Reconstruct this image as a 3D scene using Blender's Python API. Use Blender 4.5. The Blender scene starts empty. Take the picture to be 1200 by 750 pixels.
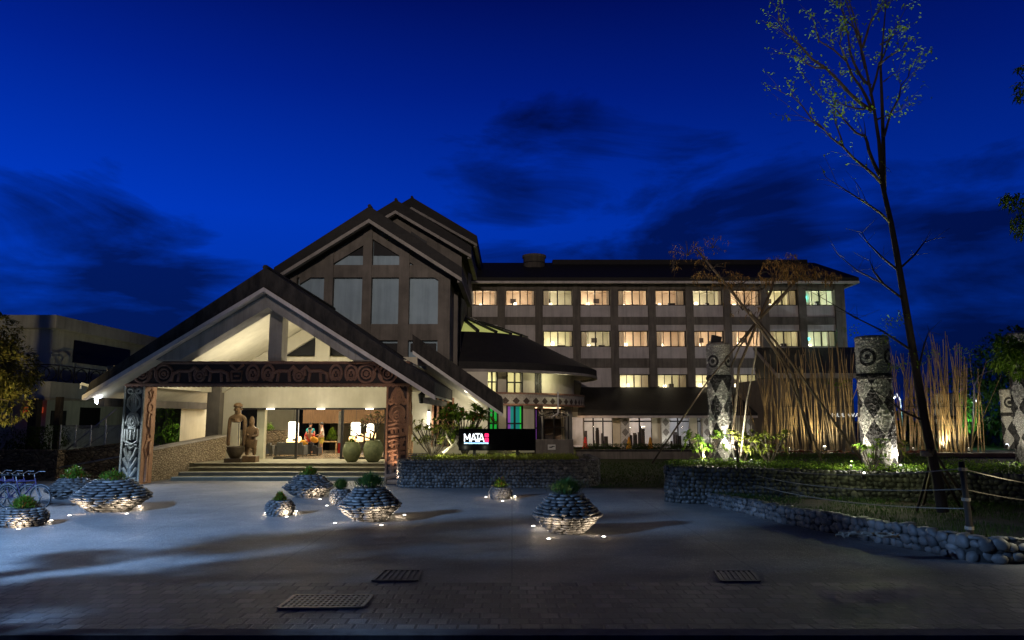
import bpy, bmesh, math, random
from mathutils import Vector, Matrix, Euler, noise
random.seed(7)
R = math.radians
PI = math.pi
sc = bpy.context.scene
col = sc.collection

# ------------------------------------------------------------ camera
PITCH = R(7.7); F = 850.0; CAMZ = 2.6
cam = bpy.data.objects.new('camera', bpy.data.cameras.new('camera'))
col.objects.link(cam)
cam.location = (0, 0, CAMZ)
cam.rotation_euler = (R(90) + PITCH, 0, 0)
cam.data.sensor_width = 36.0
cam.data.lens = F / 1200.0 * 36.0
cam.data.clip_start = 0.1
cam.data.clip_end = 2000
sc.camera = cam
sc.view_settings.view_transform = 'Standard'
sc.view_settings.look = 'None'
sc.view_settings.exposure = 0.0
sc.view_settings.gamma = 1.0
sc.cycles.max_bounces = 5
sc.cycles.diffuse_bounces = 3
sc.cycles.glossy_bounces = 2
sc.cycles.transmission_bounces = 3
sc.cycles.transparent_max_bounces = 10
sc.cycles.caustics_reflective = False
sc.cycles.caustics_refractive = False
sc.cycles.use_denoising = True
sc.cycles.sample_clamp_indirect = 3.0

CP, SP = math.cos(PITCH), math.sin(PITCH)
def at(px, py, Y):
    u = (px - 600) / F; v = (375 - py) / F
    t = Y / (CP - v * SP)
    return Vector((u * t, Y, CAMZ + t * (SP + v * CP)))
def gr(px, py, z=0.0):
    u = (px - 600) / F; v = (375 - py) / F
    t = (z - CAMZ) / (SP + v * CP)
    return Vector((u * t, t * (CP - v * SP), z))

# ------------------------------------------------------------ sky
w = bpy.data.worlds.new('World'); sc.world = w; w.use_nodes = True
nt = w.node_tree; nt.nodes.clear()
def wn(t, **k):
    n = nt.nodes.new(t)
    for a, b in k.items(): setattr(n, a, b)
    return n
out = wn('ShaderNodeOutputWorld'); bg = wn('ShaderNodeBackground')
tc = wn('ShaderNodeTexCoord'); sep = wn('ShaderNodeSeparateXYZ')
nt.links.new(tc.outputs['Generated'], sep.inputs[0])
def ramp(fac, stops):
    r = wn('ShaderNodeValToRGB'); e = r.color_ramp.elements
    while len(e) < len(stops): e.new(0.5)
    for q, (p, c) in zip(e, stops): q.position = p; q.color = (*c, 1) if len(c) == 3 else c
    nt.links.new(fac, r.inputs[0]); return r
def wm(op, a, b=None, c=None):
    n = wn('ShaderNodeMath', operation=op)
    for i, x in enumerate((a, b, c)):
        if x is None: continue
        if isinstance(x, (int, float)): n.inputs[i].default_value = x
        else: nt.links.new(x, n.inputs[i])
    return n.outputs[0]
grad = ramp(sep.outputs['Z'], [(0.0, (.0006, .022, .22)), (0.10, (.0005, .034, .36)), (0.26, (.0002, .036, .47)),
                               (0.42, (.0002, .014, .25)), (0.54, (.0002, .004, .10)), (0.70, (.0002, .001, .016))])
az = wm('MULTIPLY_ADD', sep.outputs['X'], -0.42, 0.86)       # brighter to the left
az = wm('MULTIPLY', az, ramp(wm('MULTIPLY_ADD', sep.outputs['Y'], .5, .5), [(.40, (.22,.22,.22)), (.62, (1,1,1))]).outputs[0])
zz = wm('ADD', sep.outputs['Z'], 0.16)
comb = wn('ShaderNodeCombineXYZ')
nt.links.new(wm('DIVIDE', sep.outputs['X'], zz), comb.inputs[0])
nt.links.new(wm('DIVIDE', sep.outputs['Y'], zz), comb.inputs[1])
mp = wn('ShaderNodeMapping'); mp.inputs['Scale'].default_value = (0.9, 1.7, 1); mp.inputs['Location'].default_value = (3.1, 7.4, 2.0)
nt.links.new(comb.outputs[0], mp.inputs[0])
n1 = wn('ShaderNodeTexNoise'); n1.inputs['Scale'].default_value = 0.85; n1.inputs['Detail'].default_value = 8; n1.inputs['Roughness'].default_value = .56
n1.inputs['Distortion'].default_value = .35
nt.links.new(mp.outputs[0], n1.inputs['Vector'])
# a cloud bank low on the left and streaks on the right
low = wm('MULTIPLY_ADD', sep.outputs['Z'], -0.75, 0.13)
n2 = wn('ShaderNodeTexNoise'); n2.inputs['Scale'].default_value = 2.6; n2.inputs['Detail'].default_value = 6; n2.inputs['Roughness'].default_value = .6; n2.inputs['Distortion'].default_value = .6
cb2 = wn('ShaderNodeCombineXYZ'); nt.links.new(wm('MULTIPLY', sep.outputs['X'], 1.5), cb2.inputs[0]); nt.links.new(wm('MULTIPLY', sep.outputs['Z'], 4.2), cb2.inputs[1]); nt.links.new(sep.outputs['Y'], cb2.inputs[2])
nt.links.new(cb2.outputs[0], n2.inputs['Vector'])
fac = wm('ADD', wm('MULTIPLY_ADD', n2.outputs['Fac'], .75, wm('MULTIPLY', n1.outputs['Fac'], .35)), low)
def lobe(px, py, wdeg, k):
    global fac
    d_ = (at(px, py, 10) - Vector((0, 0, CAMZ))).normalized()
    dp = wn('ShaderNodeVectorMath', operation='DOT_PRODUCT'); nt.links.new(tc.outputs['Generated'], dp.inputs[0]); dp.inputs[1].default_value = d_
    mr = wn('ShaderNodeMapRange', interpolation_type='SMOOTHSTEP'); mr.inputs['From Min'].default_value = math.cos(R(wdeg)); mr.inputs['From Max'].default_value = 1
    nt.links.new(dp.outputs['Value'], mr.inputs['Value']); fac = wm('ADD', fac, wm('MULTIPLY', mr.outputs[0], k))
for q_ in ((700,215,13,.13),(860,255,9,.13),(960,240,7,.12),(1130,330,9,.15),(1150,170,10,.10),(60,340,12,.12),(220,330,9,.11),(80,210,6,.07),(600,120,10,.06),(480,20,14,.08),(560,255,6,.08),(330,230,12,-.10),(1040,90,8,-.03)): lobe(*q_)
cr = ramp(fac, [(0.55, (0, 0, 0)), (0.62, (.45, .45, .45)), (0.74, (1, 1, 1))])
cd = ramp(sep.outputs['Z'], [(0, (.0006, .006, .052)), (0.3, (.0005, .006, .075)), (0.6, (.0002, .0012, .04))])
mx = wn('ShaderNodeMix', data_type='RGBA')
nt.links.new(wm('MULTIPLY', cr.outputs[0], 0.9), mx.inputs['Factor'])
nt.links.new(grad.outputs[0], mx.inputs['A']); nt.links.new(cd.outputs[0], mx.inputs['B'])
mul = wn('ShaderNodeMix', data_type='RGBA', blend_type='MULTIPLY'); mul.inputs['Factor'].default_value = 1
nt.links.new(mx.outputs['Result'], mul.inputs['A']); nt.links.new(az, mul.inputs['B'])
sky = wn('ShaderNodeTexSky'); sky.sky_type = 'NISHITA'; sky.sun_disc = False
sky.sun_elevation = R(-4); sky.sun_rotation = R(200)
tint = wn('ShaderNodeMix', data_type='RGBA', blend_type='MULTIPLY'); tint.inputs['Factor'].default_value = 1
nt.links.new(sky.outputs[0], tint.inputs['A']); tint.inputs['B'].default_value = (.002, .01, .08, 1)
add = wn('ShaderNodeMix', data_type='RGBA', blend_type='ADD'); add.inputs['Factor'].default_value = 1
nt.links.new(mul.outputs['Result'], add.inputs['A']); nt.links.new(tint.outputs['Result'], add.inputs['B'])
nt.links.new(add.outputs['Result'], bg.inputs[0]); bg.inputs[1].default_value = 1.0
nt.links.new(bg.outputs[0], out.inputs[0])

# ------------------------------------------------------------ lamps
def lamp_data(kind, power, color, radius=.08, spot=None, blend=.6):
    d = bpy.data.lights.new('lamp_light', kind)
    d.energy = power; d.color = color
    if kind in ('POINT', 'SPOT'): d.shadow_soft_size = radius
    if kind == 'SPOT': d.spot_size = R(spot); d.spot_blend = blend
    return d
def lamp(name, data, loc, parent=None, aim=None):
    o = bpy.data.objects.new(name, data); col.objects.link(o)
    loc = Vector(loc)
    if parent is not None:
        o.parent = parent; o.location = loc - WL.get(parent.name, Vector())
        WL[o.name] = loc; KIDS.setdefault(parent.name, []).append(o)
    else: o.location = loc
    if aim is not None:
        d = Vector(aim) - loc
        o.rotation_euler = d.to_track_quat('-Z', 'Y').to_euler()
    return o
WL = {}      # world location of each created object

# ------------------------------------------------------------ tagging
def tag(o, label=None, cat=None, group=None, kind=None):
    if label: o['label'] = label
    if cat: o['category'] = cat
    if group: o['group'] = group
    if kind: o['kind'] = kind
    return o
def empty(name, loc, label, cat, group=None):
    o = bpy.data.objects.new(name, None); col.objects.link(o)
    o.location = loc; WL[o.name] = Vector(loc); o.empty_display_size = .2
    return tag(o, label, cat, group)
def copy_tree(o, parent=None):
    c = o.copy(); col.objects.link(c); c.parent = parent
    for ch in list(KIDS.get(o.name, [])):
        copy_tree(ch, c)
        KIDS.setdefault(c.name, [])
    return c
KIDS = {}

# ------------------------------------------------------------ mesh builder
def _ico():
    bm = bmesh.new(); bmesh.ops.create_icosphere(bm, subdivisions=2, radius=1.0)
    bm.verts.ensure_lookup_table()
    v = [tuple(x.co) for x in bm.verts]; f = [tuple(y.index for y in x.verts) for x in bm.faces]
    bm.free(); return v, f
ICO = _ico()
class MB:
    def __init__(s): s.v = []; s.f = []; s.m = []; s.cur = 0; s.cuts = []
    def add(s, vs, fs):
        o = len(s.v); s.cuts.append((o, len(s.f))); s.v.extend(tuple(x) for x in vs)
        for f in fs: s.f.append(tuple(i + o for i in f)); s.m.append(s.cur)
        return s
    def box(s, x0, x1, y0, y1, z0, z1):
        vs = [(x0,y0,z0),(x1,y0,z0),(x1,y1,z0),(x0,y1,z0),(x0,y0,z1),(x1,y0,z1),(x1,y1,z1),(x0,y1,z1)]
        return s.add(vs, [(0,3,2,1),(4,5,6,7),(0,1,5,4),(1,2,6,5),(2,3,7,6),(3,0,4,7)])
    def cbox(s, c, sx, sy, sz, rz=0):
        h = [(-1,-1,-1),(1,-1,-1),(1,1,-1),(-1,1,-1),(-1,-1,1),(1,-1,1),(1,1,1),(-1,1,1)]
        ca, sa = math.cos(rz), math.sin(rz)
        vs = []
        for a, b, d in h:
            x, y = a*sx/2, b*sy/2
            vs.append((c[0]+x*ca-y*sa, c[1]+x*sa+y*ca, c[2]+d*sz/2))
        return s.add(vs, [(0,3,2,1),(4,5,6,7),(0,1,5,4),(1,2,6,5),(2,3,7,6),(3,0,4,7)])
    def beam(s, p0, p1, w, h, up=(0,0,1)):
        p0, p1 = Vector(p0), Vector(p1); d = (p1-p0).normalized()
        a = d.cross(Vector(up)); 
        if a.length < 1e-4: a = Vector((1,0,0))
        a.normalize(); b = a.cross(d)
        vs = []
        for p in (p0, p1):
            for i, j in ((-1,-1),(1,-1),(1,1),(-1,1)): vs.append(p + a*i*w/2 + b*j*h/2)
        return s.add(vs, [(0,1,2,3),(7,6,5,4),(0,4,5,1),(1,5,6,2),(2,6,7,3),(3,7,4,0)])
    def prism(s, poly, ext):
        """poly: list of 3d points, ext: vector"""
        n = len(poly); e = Vector(ext)
        vs = [Vector(p) for p in poly] + [Vector(p)+e for p in poly]
        nrm = Vector((0,0,0))
        for i in range(n): nrm += Vector(poly[i]).cross(Vector(poly[(i+1)%n]))
        fl = nrm.dot(e) > 0
        fs = []
        a = tuple(range(n)); b = tuple(range(n, 2*n))
        fs.append(a[::-1] if fl else a); fs.append(b if fl else b[::-1])
        for i in range(n):
            j = (i+1) % n; q = (i, j, j+n, i+n)
            fs.append(q if fl else q[::-1])
        return s.add(vs, fs)
    def tube(s, pts, rad, n=8, cap=True, flat=1.0):
        pts = [Vector(p) for p in pts]
        if isinstance(rad, (int, float)): rad = [rad]*len(pts)
        elif len(rad) == 2 and len(pts) > 2:
            rad = [rad[0] + (rad[1]-rad[0])*i/(len(pts)-1) for i in range(len(pts))]
        vs = []; fs = []; ref = None
        for i, p in enumerate(pts):
            d = (pts[min(i+1, len(pts)-1)] - pts[max(i-1, 0)]).normalized()
            if ref is None:
                ref = Vector((0,0,1)) if abs(d.z) < .9 else Vector((1,0,0))
            a = d.cross(ref); 
            if a.length < 1e-5: a = d.orthogonal()
            a.normalize(); b = d.cross(a); ref = b.cross(d) * 1.0
            ref = (a.cross(d)).normalized()
            for k in range(n):
                t = 2*PI*k/n
                vs.append(p + (a*math.cos(t) + b*math.sin(t)*flat)*rad[i])
        for i in range(len(pts)-1):
            for k in range(n):
                fs.append((i*n+k, i*n+(k+1)%n, (i+1)*n+(k+1)%n, (i+1)*n+k))
        if cap: fs.append(tuple(range(n))[::-1]); fs.append(tuple((len(pts)-1)*n+k for k in range(n)))
        return s.add(vs, fs)
    def lathe(s, prof, c=(0,0,0), n=24, a0=0, a1=2*PI, capb=True, capt=True):
        full = abs(a1-a0-2*PI) < 1e-6; m = n if full else n+1
        vs = []; fs = []
        for r, z in prof:
            for k in range(m):
                t = a0 + (a1-a0)*k/n
                vs.append((c[0]+r*math.cos(t), c[1]+r*math.sin(t), c[2]+z))
        for i in range(len(prof)-1):
            for k in range(n):
                k2 = (k+1) % m
                fs.append((i*m+k, i*m+k2, (i+1)*m+k2, (i+1)*m+k))
        if full and capb and prof[0][0] > 1e-4: fs.append(tuple(range(m))[::-1])
        if full and capt and prof[-1][0] > 1e-4: fs.append(tuple((len(prof)-1)*m+k for k in range(m)))
        return s.add(vs, fs)
    def stone(s, c, r, rot=None, jit=.1, p=2):
        M = (rot or Euler((0,0,0))).to_matrix(); c = Vector(c)
        o = Vector((random.random()*50, random.random()*50, 3))
        vs = []
        for x in ICO[0]:
            k = 1 + jit*2*(noise.noise(Vector(x)*.9 + o))
            if p != 2: k /= (abs(x[0])**p + abs(x[1])**p + abs(x[2])**p)**(1/p)
            vs.append(c + M @ Vector((x[0]*r[0]*k, x[1]*r[1]*k, x[2]*r[2]*k)))
        return s.add(vs, ICO[1])
    def quad(s, a, b, c, d): return s.add([a, b, c, d], [(0,1,2,3)])
    def leaf(s, base, direction, length, width, droop=.25, up=None):
        d = Vector(direction).normalized(); u = Vector(up) if up is not None else Vector((0,0,1))
        a = d.cross(u)
        if a.length < 1e-3: a = d.orthogonal()
        a.normalize(); n = a.cross(d)
        b = Vector(base)
        m = b + d*length*.5 + n*length*.04
        tip = b + d*length - Vector((0,0,1))*length*droop
        vs = [b, m + a*width*.5 + n*width*.12, tip, m - a*width*.5 + n*width*.12, m]
        return s.add(vs, [(0,1,4),(1,2,4),(0,4,3),(4,2,3)])
    def each(s, name, mat, parent=None, smooth=False):
        """every added solid becomes a part of its own"""
        cs = s.cuts + [(len(s.v), len(s.f))]; last = None
        for (v0, f0), (v1, f1) in zip(cs, cs[1:]):
            m = MB(); m.v = s.v[v0:v1]; m.f = [tuple(i-v0 for i in f) for f in s.f[f0:f1]]; m.m = [0]*len(m.f)
            last = m.build(name, mat, parent, smooth)
        return last
    def build(s, name, mat, parent=None, smooth=False, kind=None, loc=None):
        me = bpy.data.meshes.new(name)
        off = WL.get(parent.name, Vector()) if parent is not None else (Vector(loc) if loc is not None else Vector())
        me.from_pydata([(x[0]-off.x, x[1]-off.y, x[2]-off.z) for x in s.v], [], s.f)
        for m in (mat if isinstance(mat, (list, tuple)) else [mat]): me.materials.append(m)
        if isinstance(mat, (list, tuple)): me.polygons.foreach_set('material_index', s.m)
        if smooth: me.polygons.foreach_set('use_smooth', [True]*len(s.f))
        me.update()
        o = bpy.data.objects.new(name, me); col.objects.link(o)
        if parent is not None:
            o.parent = parent; KIDS.setdefault(parent.name, []).append(o)
            WL[o.name] = WL.get(parent.name, Vector())
        else:
            o.location = off; WL[o.name] = off
        if kind: o['kind'] = kind
        return o

# ------------------------------------------------------------ materials
class NT:
    def __init__(s, name):
        s.m = bpy.data.materials.new(name); s.m.use_nodes = True; s.t = s.m.node_tree
        s.b = s.t.nodes['Principled BSDF']; s.o = s.t.nodes['Material Output']
        s.g = s.n('ShaderNodeNewGeometry'); s.tc = s.n('ShaderNodeTexCoord')
        s.pos = s.g.outputs['Position']; s.obj = s.tc.outputs['Object']
    def n(s, t, **k):
        n = s.t.nodes.new(t)
        for a, b in k.items(): setattr(n, a, b)
        return n
    def l(s, a, b): s.t.links.new(a, b)
    def sett(s, inp, v):
        if v is None: return
        if hasattr(v, 'links') or hasattr(v, 'is_output'): s.l(v, inp)
        elif isinstance(v, tuple) and len(v) == 3 and inp.type == 'RGBA': inp.default_value = (*v, 1)
        else: inp.default_value = v
    def math(s, op, a, b=None, c=None):
        n = s.n('ShaderNodeMath', operation=op)
        for i, x in enumerate((a, b, c)): s.sett(n.inputs[i], x)
        return n.outputs[0]
    def noise(s, scale, detail=4, rough=.6, vec=None, out='Fac'):
        n = s.n('ShaderNodeTexNoise'); n.inputs['Scale'].default_value = scale
        n.inputs['Detail'].default_value = detail; n.inputs['Roughness'].default_value = rough
        s.l(vec or s.pos, n.inputs['Vector']); return n.outputs[out]
    def voro(s, scale, feature='F1', vec=None, out='Distance'):
        n = s.n('ShaderNodeTexVoronoi', feature=feature); n.inputs['Scale'].default_value = scale
        s.l(vec or s.pos, n.inputs['Vector']); return n.outputs[out]
    def scale(s, v, xyz):
        n = s.n('ShaderNodeMapping'); n.inputs['Scale'].default_value = xyz; s.l(v, n.inputs[0]); return n.outputs[0]
    def ramp(s, fac, stops):
        r = s.n('ShaderNodeValToRGB'); e = r.color_ramp.elements
        while len(e) < len(stops): e.new(.5)
        for q, (p, c) in zip(e, stops): q.position = p; q.color = (*c, 1) if isinstance(c, tuple) else (c, c, c, 1)
        s.l(fac, r.inputs[0]); return r.outputs[0]
    def mix(s, f, a, b, mode='MIX'):
        n = s.n('ShaderNodeMix', data_type='RGBA', blend_type=mode)
        s.sett(n.inputs['Factor'], f); s.sett(n.inputs['A'], a); s.sett(n.inputs['B'], b); return n.outputs['Result']
    def bump(s, h, strength=.4, dist=.02, nrm=None):
        n = s.n('ShaderNodeBump'); n.inputs['Strength'].default_value = strength; n.inputs['Distance'].default_value = dist
        s.l(h, n.inputs['Height'])
        if nrm is not None: s.l(nrm, n.inputs['Normal'])
        s.l(n.outputs[0], s.b.inputs['Normal']); return n.outputs[0]
    def col(s, v): s.sett(s.b.inputs['Base Color'], v)
    def set(s, rough=None, metal=None, spec=None):
        if rough is not None: s.sett(s.b.inputs['Roughness'], rough)
        if metal is not None: s.b.inputs['Metallic'].default_value = metal
        if spec is not None: s.b.inputs['Specular IOR Level'].default_value = spec
def simple(name, c1, c2=None, scale=3, rough=.8, bump=.3, bscale=30, dist=.01, metal=0, spec=.3, coords='pos', stretch=None):
    s = NT(name); v = s.pos if coords == 'pos' else s.obj
    if stretch: v = s.scale(v, stretch)
    if c2 is None: c2 = tuple(x*.7 for x in c1)
    s.col(s.mix(s.ramp(s.noise(scale, 5, .6, v), [(.35, 0.0), (.65, 1.0)]), c1, c2))
    s.set(rough, metal, spec)
    if bump: s.bump(s.noise(bscale, 4, .6, v), bump, dist)
    return s.m
def emit(name, c, strength):
    s = NT(name); s.b.inputs['Emission Color'].default_value = (*c, 1); s.b.inputs['Emission Strength'].default_value = strength
    s.col(c); return s.m
def island(name, cols, rough=.6, bump=.3, bscale=40, spec=.4, dist=.01, trans=False, nscale=2.0):
    s = NT(name); st = [(i/max(1, len(cols)-1), c) for i, c in enumerate(cols)]
    c = s.ramp(s.g.outputs['Random Per Island'], st)
    c = s.mix(s.ramp(s.noise(nscale, 3), [(.4, 0.0), (.6, .5)]), c, tuple(x*.55 for x in cols[0]), 'MIX') if not trans else c
    s.col(c); s.set(rough, 0, spec)
    if bump: s.bump(s.noise(bscale, 4), bump, dist)
    if trans:
        tr = s.n('ShaderNodeBsdfTranslucent'); s.l(c, tr.inputs[0]); mxs = s.n('ShaderNodeMixShader'); mxs.inputs[0].default_value = .35
        s.l(s.b.outputs[0], mxs.inputs[1]); s.l(tr.outputs[0], mxs.inputs[2]); s.l(mxs.outputs[0], s.o.inputs[0])
    return s.m
def glassy(name, tint=(.9,.95,.93), gloss=.12, rough=.02):
    s = NT(name); tr = s.n('ShaderNodeBsdfTransparent'); tr.inputs[0].default_value = (*tint, 1)
    gl = s.n('ShaderNodeBsdfGlossy'); gl.inputs['Roughness'].default_value = rough
    m = s.n('ShaderNodeMixShader'); m.inputs[0].default_value = gloss
    s.l(tr.outputs[0], m.inputs[1]); s.l(gl.outputs[0], m.inputs[2]); s.l(m.outputs[0], s.o.inputs[0]); return s.m

def concrete(name, c1, c2, streak=.5, bump=.25):
    s = NT(name)
    a = s.noise(.7, 6, .65); b = s.noise(1.2, 4, .7, s.scale(s.pos, (2.5, 2.5, .18)))
    c = s.mix(s.ramp(a, [(.35, 0.0), (.65, 1.0)]), c1, c2)
    c = s.mix(s.math('MULTIPLY', s.ramp(b, [(.45, 0.0), (.75, 1.0)]), streak), c, tuple(x*.35 for x in c2))
    s.col(c); s.set(.88, 0, .25)
    s.bump(s.noise(18, 6, .7), bump, .015); return s.m
M = {}
M['concrete'] = concrete('concrete', (.17,.15,.128), (.10,.09,.077))
M['concrete_pale'] = concrete('pale_grey_concrete', (.33,.31,.28), (.22,.205,.185))
M['concrete_dark'] = concrete('weathered_concrete', (.19,.165,.14), (.12,.105,.09), .75)
M['cream'] = concrete('cream_plaster', (.62,.58,.45), (.52,.48,.36), .18, .12)
M['white'] = concrete('white_plaster', (.62,.60,.56), (.48,.46,.42), .35, .1)
M['panel'] = concrete('pale_panel', (.56,.51,.49), (.44,.40,.385), .45, .08)
M['eave'] = concrete('pale_eave_board', (.62,.56,.52), (.45,.41,.38), .4, .1)
M['bluepanel'] = concrete('pale_blue_panel', (.30,.39,.45), (.24,.32,.37), .35, .05)
M['trim'] = concrete('painted_trim', (.34,.31,.275), (.24,.22,.19), .4, .1)
def roofmat():
    s = NT('dark_slate_roof')
    br = s.n('ShaderNodeTexBrick'); br.inputs['Scale'].default_value = 1.0
    br.inputs['Brick Width'].default_value = .5; br.inputs['Row Height'].default_value = .28; br.inputs['Mortar Size'].default_value = .012
    br.inputs['Color1'].default_value = (.016,.015,.015,1); br.inputs['Color2'].default_value = (.024,.022,.02,1); br.inputs['Mortar'].default_value = (.008,.008,.008,1)
    sp = s.n('ShaderNodeSeparateXYZ'); s.l(s.pos, sp.inputs[0]); cb = s.n('ShaderNodeCombineXYZ')
    s.l(s.math('ADD', sp.outputs[0], sp.outputs[1]), cb.inputs[0]); s.l(s.math('MULTIPLY', sp.outputs[2], 1.6), cb.inputs[1])
    s.l(cb.outputs[0], br.inputs['Vector'])
    s.col(s.mix(.5, br.outputs[0], s.mix(s.noise(2.5, 5), (.012,.012,.013), (.05,.046,.04)))); s.set(.75, 0, .2)
    s.bump(s.noise(14, 5, .7), .6, .03); return s.m
M['roof'] = roofmat()
M['fascia'] = simple('dark_weathered_fascia', (.040,.035,.031), (.012,.011,.011), 4, .85, .8, 22, .03, stretch=(1.2,1.2,.35))
M['black'] = simple('black_metal', (.012,.012,.013), None, 3, .5, 0)
M['blackpanel'] = simple('matt_black_board', (.003,.003,.004), None, 3, 1, 0, spec=.02)
M['steel'] = simple('grey_steel', (.35,.35,.36), (.2,.2,.2), 5, .4, .1, metal=.8)
M['frame'] = simple('dark_window_frame', (.02,.018,.016), None, 3, .5, 0)
M['glass'] = glassy('window_glass', (.92,.95,.93), .05)
M['darkglass'] = simple('dark_glass', (.008,.008,.009), None, 3, .5, 0, spec=.15)
M['roomwall'] = simple('room_wallpaper', (.66,.54,.40), (.56,.44,.32), 1.5, .9, 0)
M['roomwall2'] = simple('pale_room_wallpaper', (.60,.58,.44), (.52,.50,.38), 1.5, .9, 0)
M['furniture'] = simple('dark_furniture', (.035,.025,.02), None, 4, .6, 0)
M['curtain'] = island('sheer_curtain', [(.62,.52,.40),(.70,.62,.50)], .9, 0, trans=True, spec=.08)
def carved(name, c1, c2, c3):
    s = NT(name); n1 = s.noise(3, 6, .65, s.scale(s.pos, (1,1,.4))); n2 = s.noise(26, 5, .7, s.scale(s.pos, (1.6,1.6,.5)))
    c = s.mix(s.ramp(n1, [(.38, 0.0), (.62, 1.0)]), c1, c2)
    c = s.mix(s.ramp(n2, [(.48, 0.0), (.66, .8)]), c, c3)
    s.col(c); s.set(.62, 0, .35); s.bump(n2, .7, .02); return s.m
M['wood_dark'] = carved('carved_dark_timber', (.29,.155,.10), (.19,.10,.068), (.05,.03,.02))
M['wood_dark_bg'] = carved('recess_shade_dark_timber', (.03,.017,.013), (.018,.011,.009), (.008,.006,.005))  # beam ground darkened so its colour carries the shade between carvings
M['wood_grey'] = carved('cool_lit_grey_carving', (.36,.37,.31), (.24,.25,.2), (.06,.06,.05))  # grey-green puts the floodlight's cool tone into the front face colour
M['wood_grey_bg'] = carved('recess_shade_grey_carving', (.045,.048,.042), (.03,.033,.028), (.012,.012,.01))  # ground of the grey carving painted dark where the relief would shade it
M['wood_red'] = carved('carved_brown_timber', (.44,.235,.12), (.30,.155,.08), (.10,.05,.03))
M['wood_red_bg'] = carved('recess_shade_brown_timber', (.06,.03,.018), (.04,.02,.013), (.018,.01,.007))  # brown post ground darkened to put recess shade into the colour
M['statue'] = carved('golden_brown_carved_wood', (.17,.10,.04), (.09,.05,.02), (.02,.012,.006))
M['statue_dark'] = carved('dark_carved_wood', (.075,.055,.03), (.05,.035,.02), (.02,.014,.008))
M['slate_stone'] = island('stacked_slate_stone', [(.025,.024,.023), (.10,.095,.086), (.045,.043,.041), (.145,.135,.12)], .55, .5, 30)
M['river_stone'] = island('river_stone', [(.045,.045,.045), (.12,.117,.11), (.075,.075,.07), (.16,.152,.14)], .6, .4, 30)
M['pebble_dark'] = island('dark_pebble', [(.02,.02,.019), (.09,.083,.07), (.035,.034,.03), (.14,.125,.105)], .5, .3, 40)
M['mortar'] = simple('dark_mortar', (.03,.029,.027), (.018,.018,.017), 6, .95, .6, 20)
M['soil'] = simple('dark_soil', (.045,.033,.02), (.02,.018,.012), 3, .95, .9, 12, .05)
M['leaf'] = island('green_leaf', [(.04,.10,.01), (.13,.21,.02), (.07,.15,.015), (.20,.28,.035)], .45, 0, trans=True, spec=.08)
M['leaf_yellow'] = island('yellow_green_leaf', [(.13,.16,.02), (.22,.23,.04), (.09,.13,.02)], .5, 0, trans=True, spec=.08)
M['leaf_lime'] = island('lime_green_leaf', [(.10,.19,.005), (.18,.26,.012), (.08,.15,.006)], .6, 0, trans=True, spec=.05)
M['leaf_dark'] = island('dark_green_leaf', [(.02,.045,.012), (.045,.08,.015), (.03,.06,.012)], .5, 0, trans=True, spec=.08)
M['leaf_amber'] = island('olive_amber_leaf', [(.07,.075,.02), (.15,.13,.03), (.05,.06,.015), (.20,.16,.05)], .4, 0, trans=True, spec=.08)
M['bamboo_leaf'] = island('dry_bamboo_leaf', [(.14,.08,.025), (.22,.12,.04), (.10,.07,.02)], .6, 0, trans=True, spec=.08)
M['red_leaf'] = island('red_orange_leaf', [(.30,.05,.015), (.35,.10,.02), (.12,.10,.02)], .6, 0, trans=True, spec=.08)
M['flower'] = island('pink_flower', [(.5,.05,.04), (.6,.2,.1)], .6, 0, trans=True, spec=.08)
M['bark'] = simple('rough_bark', (.05,.038,.027), (.025,.019,.014), 8, .9, .9, 30, .02, stretch=(1,1,.3))
M['bark_pale'] = simple('pale_bark', (.30,.27,.20), (.20,.17,.12), 8, .85, .6, 30, .01)
M['bamboo'] = island('bamboo_cane', [(.035,.024,.012), (.15,.11,.042), (.05,.042,.018), (.19,.12,.05), (.028,.02,.011), (.11,.10,.035)], .5, .25, 25)
M['pole'] = simple('weathered_pole', (.10,.075,.045), (.05,.035,.022), 6, .8, .5, 30)
M['rope'] = simple('pale_rope', (.30,.26,.20), (.2,.17,.13), 20, .9, .8, 90)
M['pot'] = simple('mossy_green_pot', (.20,.22,.10), (.11,.125,.055), 5, .7, .5, 18)
M['fabric_grey'] = simple('grey_upholstery', (.10,.105,.105), (.08,.08,.08), 6, .9, .2)
M['fabric_dark'] = simple('charcoal_upholstery', (.05,.05,.055), None, 6, .9, .2)
M['table'] = simple('light_timber', (.35,.24,.12), (.26,.17,.08), 4, .5, .1)
M['skin'] = simple('skin', (.36,.19,.12), (.31,.16,.1), 6, .6, 0)
M['hair'] = simple('black_hair', (.012,.01,.009), None, 6, .5, 0)
M['shirt_white'] = simple('white_shirt', (.65,.63,.58), None, 4, .8, .1)
M['shorts_yellow'] = simple('patterned_yellow_shorts', (.65,.40,.03), (.2,.3,.1), 14, .8, 0)
M['red_cloth'] = simple('red_cloth', (.5,.04,.03), (.35,.02,.02), 4, .8, 0)
M['teal_cloth'] = simple('teal_cloth', (.03,.25,.2), (.02,.2,.28), 4, .8, 0)
M['orange_cloth'] = simple('orange_cloth', (.65,.22,.03), (.5,.3,.03), 5, .8, 0)
M['dark_cloth'] = simple('dark_trousers', (.03,.03,.04), None, 4, .8, 0)
M['lantern'] = emit('warm_lantern_shade', (1,.62,.28), 3.0)
M['lantern_hot'] = emit('bright_lantern_shade', (1,.86,.66), 5.0)
M['bulb'] = emit('white_lamp_glass', (1,.93,.80), 9)
M['lantern_room'] = emit('glowing_lamp_shade', (1,.86,.62), 4)
M['bulb_soft'] = emit('soft_white_lamp_glass', (1,.92,.78), 3.5)
M['bulb_cool'] = emit('cool_lamp_glass', (.75,.83,1), 25)
M['led_white'] = emit('led_white', (.92,.95,1), 1.1)
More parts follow.
